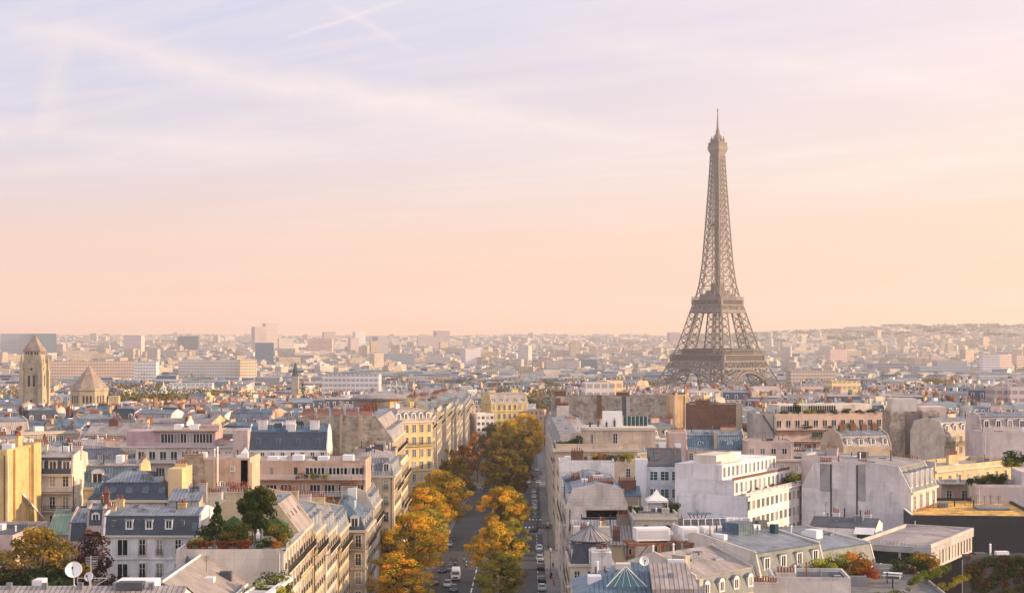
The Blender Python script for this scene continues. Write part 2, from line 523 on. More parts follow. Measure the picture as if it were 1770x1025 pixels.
M['carglass'] = glass_mat('car_glass', (0.02, 0.025, 0.03), (0.02, 0.03, 0.03), 0.1)

def leaf_mat(name):
    m = bpy.data.materials.new(name)
    m.use_nodes = True
    t = m.node_tree
    t.nodes.clear()
    q = NT(t)
    out = q.n('ShaderNodeOutputMaterial')
    at_ = q.n('ShaderNodeAttribute', attribute_name='tint')
    info = q.n('ShaderNodeObjectInfo')
    col = q.mix(1.0, at_.outputs['Color'], info.outputs['Color'], 'MULTIPLY')
    d = q.n('ShaderNodeBsdfDiffuse'); tr = q.n('ShaderNodeBsdfTranslucent'); mx = q.n('ShaderNodeMixShader')
    mx.inputs[0].default_value = 0.35
    q.l(col, d.inputs[0]); q.l(col, tr.inputs[0])
    q.l(d.outputs[0], mx.inputs[1]); q.l(tr.outputs[0], mx.inputs[2]); q.l(mx.outputs[0], out.inputs[0])
    return m
M['leaf'] = leaf_mat('leaves')

def city_wall_mat():
    """far facades: wall tint from the mesh, storeys of windows laid out in metres on each wall"""
    m = pbr('far_facade', None, 0.85, var=0.10, vscale=0.05, tint_attr=True)
    t = m.node_tree
    q = NT(t)
    bs = [n for n in t.nodes if n.type == 'BSDF_PRINCIPLED'][0]
    src = bs.inputs['Base Color'].links[0].from_socket
    uv = q.n('ShaderNodeUVMap')
    su = q.n('ShaderNodeSeparateXYZ'); q.l(uv.outputs[0], su.inputs[0])
    geo = q.n('ShaderNodeNewGeometry')
    sn = q.n('ShaderNodeSeparateXYZ'); q.l(geo.outputs['Normal'], sn.inputs[0])
    vert = q.math('LESS_THAN', q.math('ABSOLUTE', sn.outputs[2]), 0.3)
    fu = q.math('FRACT', q.math('DIVIDE', su.outputs[0], 2.9))
    fv = q.math('FRACT', q.math('DIVIDE', su.outputs[1], 3.3))
    wu = q.math('MULTIPLY', q.math('GREATER_THAN', fu, 0.30), q.math('LESS_THAN', fu, 0.68))
    wv = q.math('MULTIPLY', q.math('GREATER_THAN', fv, 0.22), q.math('LESS_THAN', fv, 0.80))
    wn = q.n('ShaderNodeTexWhiteNoise', noise_dimensions='2D')
    c2 = q.n('ShaderNodeCombineXYZ')
    q.l(q.math('FLOOR', q.math('DIVIDE', su.outputs[0], 2.9)), c2.inputs[0])
    q.l(q.math('FLOOR', q.math('DIVIDE', su.outputs[1], 3.3)), c2.inputs[1])
    q.l(c2.outputs[0], wn.inputs['Vector'])
    dk = q.ramp(wn.outputs[0], [(0.0, 0.9), (0.8, 0.62), (0.92, 0.1)])
    f = q.math('MULTIPLY', q.math('MULTIPLY', wu, wv), q.math('MULTIPLY', dk, vert))
    alpha = q.n('ShaderNodeAttribute', attribute_name='tint')
    col = q.mix(f, src, (0.05, 0.055, 0.065))
    q.l(col, bs.inputs['Base Color'])
    return m
M['farwall'] = city_wall_mat()
M['farplain'] = pbr('far_roof', None, 0.75, var=0.18, vscale=0.1, tint_attr=True, spec=0.2)
# ---------------------------------------------------------------- building kit
_win = {}
def window_mesh(w, h, style='plain'):
    """one casement window: stone surround and sill proud of the wall, white frame, glass, rail or shutters"""
    key = (round(w, 2), round(h, 2), style)
    if key in _win:
        return _win[key]
    b = MB()
    s = 0.13
    if style not in ('strip', 'teal', 'slit'):
        b.box(-w / 2 - s, -w / 2, -0.14, 0.05, 0, h + s, 0)
        b.box(w / 2, w / 2 + s, -0.14, 0.05, 0, h + s, 0)
        b.box(-w / 2, w / 2, -0.14, 0.05, h, h + s, 0)
        b.box(-w / 2 - s - 0.06, w / 2 + s + 0.06, -0.20, 0.05, -0.14, -0.002, 0)
    gm = 4 if style == 'teal' else 2
    if style == 'arch':
        n = 8
        pts = [(-w / 2, -0.03, 0), (w / 2, -0.03, 0)] + [(w / 2 * math.cos(math.pi * k / n), -0.03, h + w / 2 * math.sin(math.pi * k / n)) for k in range(n + 1)]
        b.poly(pts, gm)
        for k in range(n):
            a, c = math.pi * k / n, math.pi * (k + 1) / n
            r1 = w / 2 + 0.16
            b.beam((r1 * math.cos(a), -0.08, h + r1 * math.sin(a)), (r1 * math.cos(c), -0.08, h + r1 * math.sin(c)), 0.2, 0)
    else:
        b.poly([(-w / 2, -0.03, 0), (w / 2, -0.03, 0), (w / 2, -0.03, h), (-w / 2, -0.03, h)], gm)
    f = 0.07
    if style == 'slit':
        pass
    else:
        b.box(-w / 2, -w / 2 + f, -0.075, -0.028, 0, h, 1); b.box(w / 2 - f, w / 2, -0.075, -0.028, 0, h, 1)
        b.box(-w / 2 + f, w / 2 - f, -0.075, -0.028, h - f, h, 1); b.box(-w / 2 + f, w / 2 - f, -0.075, -0.028, 0, f, 1)
        k = max(2, int(round(w / 0.75)))
        for i in range(1, k):
            x = -w / 2 + w * i / k
            b.box(x - 0.045, x + 0.045, -0.085, -0.028, f, h - f, 1)
        if h > 1.6 and style != 'strip':
            for z in (h * 0.36, h * 0.68):
                b.box(-w / 2 + f, w / 2 - f, -0.07, -0.028, z - 0.02, z + 0.02, 1)
    if style == 'rail':
        for z in (0.12, 0.5, 0.95):
            b.box(-w / 2 - 0.1, w / 2 + 0.1, -0.24, -0.205, z, z + 0.05, 3)
        k = int(w / 0.17)
        for i in range(k + 1):
            x = -w / 2 - 0.1 + (w + 0.2) * i / k
            b.box(x - 0.014, x + 0.014, -0.235, -0.21, 0.0, 0.95, 3)
    if style == 'shut':
        for sx in (-1, 1):
            x0 = sx * (w / 2 + s + 0.02)
            x1 = x0 + sx * w * 0.48
            b.box(min(x0, x1), max(x0, x1), -0.09, 0.0, 0.02, h, 1)
    me = b.mesh('window', [M['trim'], M['frame'], M['glass'], M['dark'], M['tealglass']])
    _win[key] = me
    return me
_dorm = {}
def dormer_mesh(w, h, dep, style='zinc'):
    """the box of a dormer: cheeks, little roof, opening framed at the front (front plane y=0)"""
    key = (round(w, 2), round(h, 2), round(dep, 1), style)
    if key in _dorm:
        return _dorm[key]
    b = MB()
    s = 0.16
    W2 = w / 2 + s
    b.box(-W2, -W2 + s, 0, dep, 0, h + 0.1, 0, top=False); b.box(W2 - s, W2, 0, dep, 0, h + 0.1, 0, top=False)
    b.box(-W2, W2, 0.0, dep * 0.5, -0.15, 0.0, 0)
    b.box(-W2 + s, W2 - s, 0, 0.25, h, h + 0.1, 0)
    b.poly([(-W2 + s, 0.10, 0), (W2 - s, 0.10, 0), (W2 - s, 0.10, h), (-W2 + s, 0.10, h)], 0)
    o = 0.14
    if style in ('round', 'arch'):
        n = 8
        r = W2 + o
        ring = [(r * math.cos(math.pi * k / n), h + 0.02 + r * 0.72 * math.sin(math.pi * k / n)) for k in range(n + 1)]
        for k in range(n):
            (xa, za), (xb, zb) = ring[k], ring[k + 1]
            b.poly([(xa, -o, za), (xb, -o, zb), (xb, dep, zb), (xa, dep, za)], 1)
        b.poly([(x, -0.03, z) for x, z in ring], 0)
        b.poly([(x * 0.55, -0.05, h + 0.05 + (z - h) * 0.5) for x, z in ring], 0)
    elif style == 'flat':
        b.box(-W2 - o, W2 + o, -o, dep, h + 0.1, h + 0.22, 1)
    else:
        zt = h + 0.1 + W2 * 0.55
        b.poly([(-W2 - o, -o, h + 0.08), (0, -o, zt), (0, dep, zt), (-W2 - o, dep, h + 0.08)], 1)
        b.poly([(0, -o, zt), (W2 + o, -o, h + 0.08), (W2 + o, dep, h + 0.08), (0, dep, zt)], 1)
        b.poly([(-W2, 0, h + 0.1), (W2, 0, h + 0.1), (0, 0, zt - 0.08)], 0)
    me = b.mesh('dormer', [M['frame'] if style != 'round' else M['zinc'], M['zinc']])
    _dorm[key] = me
    return me

def pots(b, x0, x1, y, z, n, m):
    for i in range(n):
        x = x0 + (x1 - x0) * (i + 0.5) / n
        hh = 0.55 + 0.35 * rnd.random()
        b.lathe([(0.15, 0), (0.17, 0.1), (0.12, 0.18), (0.11, hh - 0.12), (0.15, hh - 0.06), (0.14, hh)], 6, m, (x, y + rnd.uniform(-0.05, 0.05), z))

class Bld:
    """A building as a thing: an Empty at the foot of its front wall, local x along the front, y inwards.
    Parts are added as children: wall, cornice, roof, mansard, dormer (> window), chimney, window, balcony ..."""
    def __init__(self, name, label, cat, X, Y, rot, W, D, ze, wall='plaster', tint=(0.62, 0.54, 0.44), group=None, base=None):
        self.rot = R(rot)
        g = min(ground(Y, X), ground(Y + D, X)) - 0.6 if base is None else base
        self.g = g
        self.root = thing(name, label, cat, (X, Y, g), self.rot, group)
        self.W, self.D, self.H = W, D, ze - g
        self.wm = wall; self.tint = tint
        self.nw = 0
        FOOT.append((X, Y, self.rot, W, D, ze))
        BUILT.append(self)
    def part(self, name, mb, mats, color=None, parent=None, **k):
        if not mb.f:
            return None
        return mb.build(name, mats, parent or self.root, color or self.tint, **k)
    def face(self, f):
        W, D = self.W, self.D
        return {'F': ((0, 0), 0.0, W), 'R': ((W / 2, D / 2), R(90), D), 'L': ((-W / 2, D / 2), R(-90), D), 'B': ((0, D), R(180), W)}[f]
    def place(self, f, u, z, out=0.0):
        (x, y), a, L = self.face(f)
        return (x + u * math.cos(a) + out * math.sin(a), y + u * math.sin(a) - out * math.cos(a), z), a
    # -- shells
    def walls(self, top=None, extra=None):
        b = MB()
        W, D, H = self.W / 2, self.D, self.H if top is None else top
        b.box(-W, W, 0, D, 0, H, 0, bottom=False, top=True)
        if extra:
            extra(b)
        return self.part('wall', b, M[self.wm])
    def cornice(self, z=None, out=0.38, h=0.42, faces='FRLB', mat='trim'):
        z = self.H - h if z is None else z
        W, D = self.W / 2, self.D
        c = tuple(min(1, q * 1.06) for q in self.tint)
        l, r = (out if 'L' in faces else 0), (out if 'R' in faces else 0)
        for f in faces:
            b = MB()
            if f == 'F': b.box(-W - l, W + r, -out, -0.002, z, z + h)
            if f == 'B': b.box(-W - l, W + r, D + 0.002, D + out, z, z + h)
            if f == 'L': b.box(-W - out, -W - 0.002, 0.001, D - 0.001, z, z + h)
            if f == 'R': b.box(W + 0.002, W + out, 0.001, D - 0.001, z, z + h)
            self.part('cornice', b, M[self.wm if mat == 'self' else mat], color=c)
    # -- roofs
    def mansard(self, h1=3.2, i1=1.5, h2=1.3, low='slate', up='zinc', hip=False, party=0.32):
        W, D, H = self.W / 2, self.D, self.H
        i1 = min(i1, D * 0.35)
        prof = [(0.02, H), (i1, H + h1), (D / 2, H + h1 + h2), (D - i1, H + h1), (D - 0.02, H)]
        lo, hi, lo2 = MB(), MB(), MB()
        self.slope = (h1, i1)
        self.rk = ('m', h1, i1, h2)
        self.rtop = H + h1 + h2
        if hip:
            j = i1
            jr = min(W * 0.8, D / 2)
            A = [(-W, 0), (W, 0), (W, D), (-W, D)]
            Bq = [(-W + j, i1), (W - j, i1), (W - j, D - i1), (-W + j, D - i1)]
            for k in range(4):
                a, b_ = A[k], A[(k + 1) % 4]; c, d = Bq[(k + 1) % 4], Bq[k]
                lo.poly([(a[0], a[1], H), (b_[0], b_[1], H), (c[0], c[1], H + h1), (d[0], d[1], H + h1)])
            zr = H + h1 + h2
            if 2 * (W - j) >= D - 2 * i1:
                rl = W - j - (D / 2 - i1)
                r0, r1 = (-rl, D / 2, zr), (rl, D / 2, zr)
                q = [(x, y, H + h1) for x, y in Bq]
                hi.poly([q[0], q[1], r1, r0]); hi.poly([q[2], q[3], r0, r1]); hi.poly([q[1], q[2], r1]); hi.poly([q[3], q[0], r0])
            else:
                rl = (D / 2 - i1) - (W - j)
                r0, r1 = (0, D / 2 - rl, zr), (0, D / 2 + rl, zr)
                q = [(x, y, H + h1) for x, y in Bq]
                hi.poly([q[0], q[1], r0]); hi.poly([q[2], q[3], r1]); hi.poly([q[1], q[2], r1, r0]); hi.poly([q[3], q[0], r0, r1])
        else:
            for k, b in ((0, lo), (1, hi), (2, hi), (3, lo2)):
                (ya, za), (yb, zb) = prof[k], prof[k + 1]
                b.poly([(-W, ya, za), (W, ya, za), (W, yb, zb), (-W, yb, zb)])
            if party:
                for sx in (-1, 1):
                    g = MB()
                    x0, x1 = sorted((sx * (W + 0.003), sx * (W - party)))
                    P = [(y, z + 0.28) for y, z in prof]
                    P[0] = (0.0, H + 0.28); P[-1] = (D, H + 0.28)
                    ring = [(0.0, H - 0.05)] + P + [(D, H - 0.05)]
                    n = len(ring)
                    g.poly([(x0, y, z) for y, z in ring]); g.poly([(x1, y, z) for y, z in reversed(ring)])
                    for k in range(n - 1):
                        (ya, za), (yb, zb) = ring[k], ring[k + 1]
                        g.poly([(x0, ya, za), (x1, ya, za), (x1, yb, zb), (x0, yb, zb)])
                    self.part('gable_wall', g, M[self.wm])
        r = self.part('roof', hi, M[up])
        self.part('mansard', lo, M[low])
        self.part('mansard', lo2, M[low])
        for y, z in (prof[1], prof[3]):   # a lead roll where the two slopes meet
            ri = MB()
            ri.box(-W + (i1 if hip else 0), W - (i1 if hip else 0), y - 0.12, y + 0.12, z - 0.06, z + 0.1)
            self.part('roof_edge', ri, M['zincb' if up != 'zincp' else 'zincp'])
        return r
    def gable(self, h=2.5, axis='x', mat='zinc', over=0.25, rx=0.0):
        W, D, H = self.W / 2, self.D, self.H
        b, g = MB(), MB()
        t = 0.14
        self.rtop = H + h
        self.rk = (axis, h)
        if axis == 'x':
            y = D / 2 + rx
            for dz, fl in ((t, 1),):
                b.poly([(-W - over, -over, H + dz), (W + over, -over, H + dz), (W + over, y, H + h + dz), (-W - over, y, H + h + dz)])
                b.poly([(W + over, D + over, H + dz), (-W - over, D + over, H + dz), (-W - over, y, H + h + dz), (W + over, y, H + h + dz)])
            b.poly([(-W - over, -over, H), (W + over, -over, H), (W + over, -over, H + t), (-W - over, -over, H + t)])
            for sx in (-1, 1):
                x = sx * (W + over)
                b.poly([(x, -over, H), (x, y, H + h), (x, y, H + h + t), (x, -over, H + t)]); b.poly([(x, D + over, H), (x, y, H + h), (x, y, H + h + t), (x, D + over, H + t)])
                g = MB()
                g.poly([(sx * W, 0, H), (sx * W, D, H), (sx * W, y, H + h)])
                self.part('gable_wall', g, M[self.wm])
        else:
            x = rx
            b.poly([(-W - over, -over, H + t), (x, -over, H + h + t), (x, D + over, H + h + t), (-W - over, D + over, H + t)])
            b.poly([(W + over, -over, H + t), (W + over, D + over, H + t), (x, D + over, H + h + t), (x, -over, H + h + t)])
            for y in (-over, D + over):
                for sx in (-1, 1):
                    b.poly([(sx * (W + over), y, H), (x, y, H + h), (x, y, H + h + t), (sx * (W + over), y, H + t)])
            for sx in (-1, 1):
                xx = sx * (W + over)
                b.poly([(xx, -over, H), (xx, D + over, H), (xx, D + over, H + t), (xx, -over, H + t)])
            for y in (0, D):
                g = MB()
                g.poly([(-W, y, H), (W, y, H), (x, y, H + h)])
                self.part('gable_wall', g, M[self.wm])
        return self.part('roof', b, M[mat])
    def hip(self, h=2.5, mat='zinc', over=0.3):
        W, D, H = self.W / 2 + over, self.D, self.H
        b = MB()
        self.rtop = H + h
        self.rk = ('h', h)
        q = [(-W, -over, H), (W, -over, H), (W, D + over, H), (-W, D + over, H)]
        if self.W >= self.D:
            rl = max(0.2, W - D / 2)
            r0, r1 = (-rl, D / 2, H + h), (rl, D / 2, H + h)
            b.poly([q[0], q[1], r1, r0]); b.poly([q[2], q[3], r0, r1]); b.poly([q[1], q[2], r1]); b.poly([q[3], q[0], r0])
        else:
            r0, r1 = (0, W, H + h), (0, D - W, H + h)
            b.poly([q[0], q[1], r0]); b.poly([q[2], q[3], r1]); b.poly([q[1], q[2], r1, r0]); b.poly([q[3], q[0], r0, r1])
        for k in range(4):
            a, c = q[k], q[(k + 1) % 4]
            b.poly([(a[0], a[1], H - 0.18), (c[0], c[1], H - 0.18), c, a])
        return self.part('roof', b, M[mat])
    def flat(self, mat='gravel', par=0.7, th=0.28):
        W, D, H = self.W / 2, self.D, self.H
        self.rtop = H
        b = MB()
        b.poly([(-W + th, th, H + 0.006), (W - th, th, H + 0.006), (W - th, D - th, H + 0.006), (-W + th, D - th, H + 0.006)])
        r = self.part('roof', b, M[mat])
        if par:
            p = MB()
            p.box(-W, W, -0.001, th, H, H + par); p.box(-W, W, D - th, D + 0.001, H, H + par)
            p.box(-W, -W + th, th, D - th, H, H + par); p.box(W - th, W, th, D - th, H, H + par)
            self.part('parapet', p, M[self.wm])
        return r
    # -- openings
    def windows(self, f='F', cols=4, rows=2, top=0.9, sh=3.2, w=1.1, h=2.0, style='plain', u0=None, u1=None, base=None, off=0.0, skip=0.0):
        (_, _), a, L = self.face(f)
        me = window_mesh(w, h, style)
        lo = -L / 2 if u0 is None else u0
        hi = L / 2 if u1 is None else u1
        for r in range(rows):
            z = (self.H if base is None else base) - top - h - r * sh
            if z < 0.3:
                break
            for c in range(cols):
                if self.nw >= 96:
                    return
                if skip and rnd.random() < skip:
                    continue
                u = lo + (hi - lo) * (c + 0.5) / cols
                p, an = self.place(f, u, z, off)
                o = link('window', me, self.root, None, p, an)
                self.nw += 1
    def balcony(self, f='F', z=None, u0=None, u1=None, dep=0.75, mat='dark', solid=False, hgt=1.0):
        (_, _), a, L = self.face(f)
        lo = -L / 2 if u0 is None else u0
        hi = L / 2 if u1 is None else u1
        b = MB()
        b.box(lo, hi, -dep, -0.003, z - 0.2, z, 0)
        for zz in (0.08, 0.5, hgt):
            b.box(lo, hi, -dep, -dep + 0.05, z + zz - 0.03, z + zz + 0.03, 1)
        n = max(2, int((hi - lo) / 0.32))
        for i in range(n + 1):
            x = lo + (hi - lo) * i / n
            b.box(x - 0.02, x + 0.02, -dep + 0.008, -dep + 0.042, z, z + hgt, 1)
        if solid:
            b.box(lo, hi, -dep - 0.02, -dep + 0.07, z + 0.1, z + hgt, 1)
        p, an = self.place(f, 0, 0)
        o = self.part('balcony', b, [M[self.wm], M[mat]])
        o.location = p; o.rotation_euler = (0, 0, an)
        return o
    def band(self, f='F', z=0.0, h=0.25, out=0.15, u0=None, u1=None, mat='self', name='string_course'):
        (_, _), a, L = self.face(f)
        lo = -L / 2 if u0 is None else u0
        hi = L / 2 if u1 is None else u1
        b = MB()
        b.box(lo, hi, -out, -0.003, z, z + h)
        p, an = self.place(f, 0, 0)
        o = self.part(name, b, M[self.wm if mat == 'self' else mat])
        o.location = p; o.rotation_euler = (0, 0, an)
        return o
    def dormers(self, f='F', n=3, w=1.1, h=1.6, style='zinc', z=None, u0=None, u1=None, dep=None, inset=0.3):
        (_, _), a, L = self.face(f)
        h1, i1 = getattr(self, 'slope', (3, 1.4))
        lo = -L / 2 if u0 is None else u0
        hi = L / 2 if u1 is None else u1
        z = self.H + 0.55 if z is None else z
        dep = dep or max(0.7, i1 + 0.5)
        me = dormer_mesh(w, h, dep, style)
        wm_ = window_mesh(w - 0.04, h - 0.02, 'strip')
        for c in range(n):
            u = lo + (hi - lo) * (c + 0.5) / n
            p, an = self.place(f, u, z, -inset)
            o = link('dormer', me, self.root, None, p, an)
            link('window', wm_, o, None, (0, 0.09, 0.01))
    def skylights(self, n=3, f='F', s=0.55, w=0.8, h=1.2, mat='glass', u0=None, u1=None):
        h1, i1 = self.slope
        (_, _), a, L = self.face(f)
        lo = -L / 2 if u0 is None else u0
        hi = L / 2 if u1 is None else u1
        ang = math.atan2(h1, i1)
        for c in range(n):
            b = MB()
            b.box(-w / 2, w / 2, -h / 2, h / 2, 0.0, 0.08, 0)
            b.box(-w / 2 + 0.07, w / 2 - 0.07, -h / 2 + 0.07, h / 2 - 0.07, 0.08, 0.10, 1)
            u = lo + (hi - lo) * (c + 0.5) / n
            p, an = self.place(f, u, self.H + h1 * s, -i1 * s + 0.02)
            o = b.build('skylight', [M['zinc'], M[mat]], self.root)
            o.location = p
            o.rotation_euler = Matrix.Rotation(an, 3, 'Z').to_4x4().to_euler()
            o.rotation_euler = (Matrix.Rotation(an, 4, 'Z') @ Matrix.Rotation(ang, 4, 'X')).to_euler()
    def chimney(self, u, y, z0, h=2.2, w=2.4, d=0.7, np_=6, mat=None, tint=None, axis='x'):
        """a stack with its row of pots; z0 is where it leaves the roof, in metres above the eaves"""
        b = MB()
        zb = self.H + z0 - 1.6
        zt = self.H + z0 + h
        b.box(-w / 2, w / 2, -d / 2, d / 2, zb, zt, 0)
        b.box(-w / 2 - 0.09, w / 2 + 0.09, -d / 2 - 0.09, d / 2 + 0.09, zt, zt + 0.16, 0)
        if np_:
            pots(b, -w / 2 + 0.05, w / 2 - 0.05, 0, zt + 0.16, np_, 1)
        o = self.part('chimney', b, [M[mat or self.wm], M['pot']], color=tint)
        o.location = (u, y, 0)
        if axis == 'y':
            o.rotation_euler = (0, 0, R(90))
        return o
    def boxpart(self, name, x0, x1, y0, y1, z0, z1, mat='plaster', tint=None, parent=None):
        b = MB()
        b.box(x0, x1, y0, y1, z0, z1)
        return self.part(name, b, M[mat], color=tint, parent=parent)
    def pipe(self, f, u, z0, z1, r=0.09, mat='dark', out=0.12):
        b = MB()
        p, an = self.place(f, u, 0, out)
        b.tube([(p[0], p[1], z0), (p[0], p[1], z1)], r, 6)
        return self.part('drainpipe', b, M[mat])
    def roof_z(self, x, y):
        # height of the roof surface above the eaves
        D, W = self.D, self.W / 2
        k = getattr(self, 'rk', None)
        if not k: return 0.0
        if k[0] == 'm':
            _, h1, i1, h2 = k
            return h1 + h2 * max(0.0, 1 - abs(y - D / 2) / max(0.1, D / 2 - i1))
        if k[0] == 'x': return k[1] * max(0.0, 1 - abs(y - D / 2) / (D / 2))
        if k[0] == 'y': return k[1] * max(0.0, 1 - abs(x) / W)
        return k[1] * max(0.0, min(1 - abs(y - D / 2) / (D / 2), (W - abs(x)) / (D / 2)))
    def clutter(self, zc, rr, n=None):
        # small things a roof collects: vent pipes, hatches, cowls
        W, D = self.W / 2, self.D
        for _ in range(n or rr.randint(3, 6)):
            x, y = rr.uniform(-W + 1, W - 1), rr.uniform(D * 0.28, D * 0.72)
            k = rr.random()
            zc = self.roof_z(x, y)
            b = MB()
            if k < 0.45:
                hh = rr.uniform(0.7, 1.8)
                b.tube([(x, y, self.H + zc - 0.8), (x, y, self.H + zc + hh)], rr.uniform(0.08, 0.16), 6); b.lathe([(0.24, 0), (0.05, 0.2)], 6, 0, (x, y, self.H + zc + hh)); self.part('vent_pipe', b, M[rr.choice(['dark', 'zinc', 'frame', 'rust'])])
            elif k < 0.75:
                w_, d_, h_ = rr.uniform(0.4, 1.1), rr.uniform(0.4, 1.2), rr.uniform(0.4, 1.3)
                b.box(x - w_, x + w_, y - d_, y + d_, self.H + zc - 1.0, self.H + zc + h_); self.part('roof_box', b, M[rr.choice(['zinc', 'plaster', 'white', 'tar'])])
            else:
                b.box(x - 0.5, x + 0.5, y - 0.7, y + 0.7, self.H + zc - 0.8, self.H + zc + 0.2, 0); b.box(x - 0.42, x + 0.42, y - 0.62, y + 0.62, self.H + zc + 0.2, self.H + zc + 0.23, 1); self.part('skylight', b, [M['zinc'], M['glass']])
    def aerial(self, x, y, z, h=2.5):
        b = MB()
        b.tube([(x, y, z - 0.3), (x, y, z + h)], 0.035, 5)
        for k in range(5):
            zz = z + h - 0.1 - 0.16 * k
            b.beam((x - 0.5 + 0.04 * k, y, zz), (x + 0.5 - 0.04 * k, y, zz), 0.03)
        return self.part('aerial', b, M['dark'])
FOOT = []
BUILT = []
def screen(px0, px1, py, Y):
    """front wall of a building as seen: X of its middle, width, height of the eaves"""
    return ((px0 + px1) / 2 - CXP) / FPX * Y, (px1 - px0) / FPX * Y, CAMZ - (py - HYP) / FPX * Y
def SB(label, px0, px1, py, Y, D=12.0, rot=0.0, name='apartment_building', cat='building', W=None, **k):
    X, w, ze = screen(px0, px1, py, Y)
    return Bld(name, label, cat, X, Y, rot, W or w, D, ze, **k)

# ---------------------------------------------------------------- plants
def leaf_cloud(seed, clumps, per, leaf, cols, flat=0.75):
    """clumps: list of (centre, radius); returns a builder of many small leaf faces with uneven outline and gaps"""
    rr = random.Random(seed)
    b = MB()
    for (cx, cy_, cz), cr in clumps:
        base = rr.choice(cols)
        jit = rr.uniform(0.75, 1.25)
        for _ in range(per):
            while True:
                d = Vector((rr.uniform(-1, 1), rr.uniform(-1, 1), rr.uniform(-1, 1)))
                if 0.05 < d.length < 1:
                    break
            d = d.normalized() * (d.length ** 0.45)
            p = Vector((cx, cy_, cz)) + Vector((d.x * cr, d.y * cr, d.z * cr * flat))
            nrm = (d + Vector((rr.uniform(-.7, .7), rr.uniform(-.7, .7), rr.uniform(-.3, .9)))).normalized()
            s = nrm.cross(Vector((rr.uniform(-1, 1), rr.uniform(-1, 1), rr.uniform(-1, 1)))).normalized()
            t = nrm.cross(s)
            L = leaf * rr.uniform(0.6, 1.3)
            k = jit * rr.uniform(0.8, 1.2)
            b.col = (base[0] * k, base[1] * k, base[2] * k)
            b.poly([p - s * L * 0.5, p + t * L * 0.32 , p + s * L * 0.5, p - t * L * 0.32])
    return b
GOLD = [(0.60, 0.28, 0.03), (0.50, 0.21, 0.025), (0.42, 0.20, 0.03), (0.32, 0.17, 0.035), (0.56, 0.31, 0.05)]
OLIVE = [(0.20, 0.15, 0.03), (0.26, 0.17, 0.03), (0.13, 0.11, 0.03), (0.34, 0.19, 0.03)]
RUSTC = [(0.30, 0.09, 0.03), (0.22, 0.07, 0.03), (0.36, 0.14, 0.04)]
GREEN = [(0.045, 0.085, 0.02), (0.065, 0.105, 0.025), (0.035, 0.06, 0.018), (0.10, 0.13, 0.03)]
LIME = [(0.26, 0.28, 0.03), (0.36, 0.32, 0.04), (0.16, 0.20, 0.03)]
_tree = {}
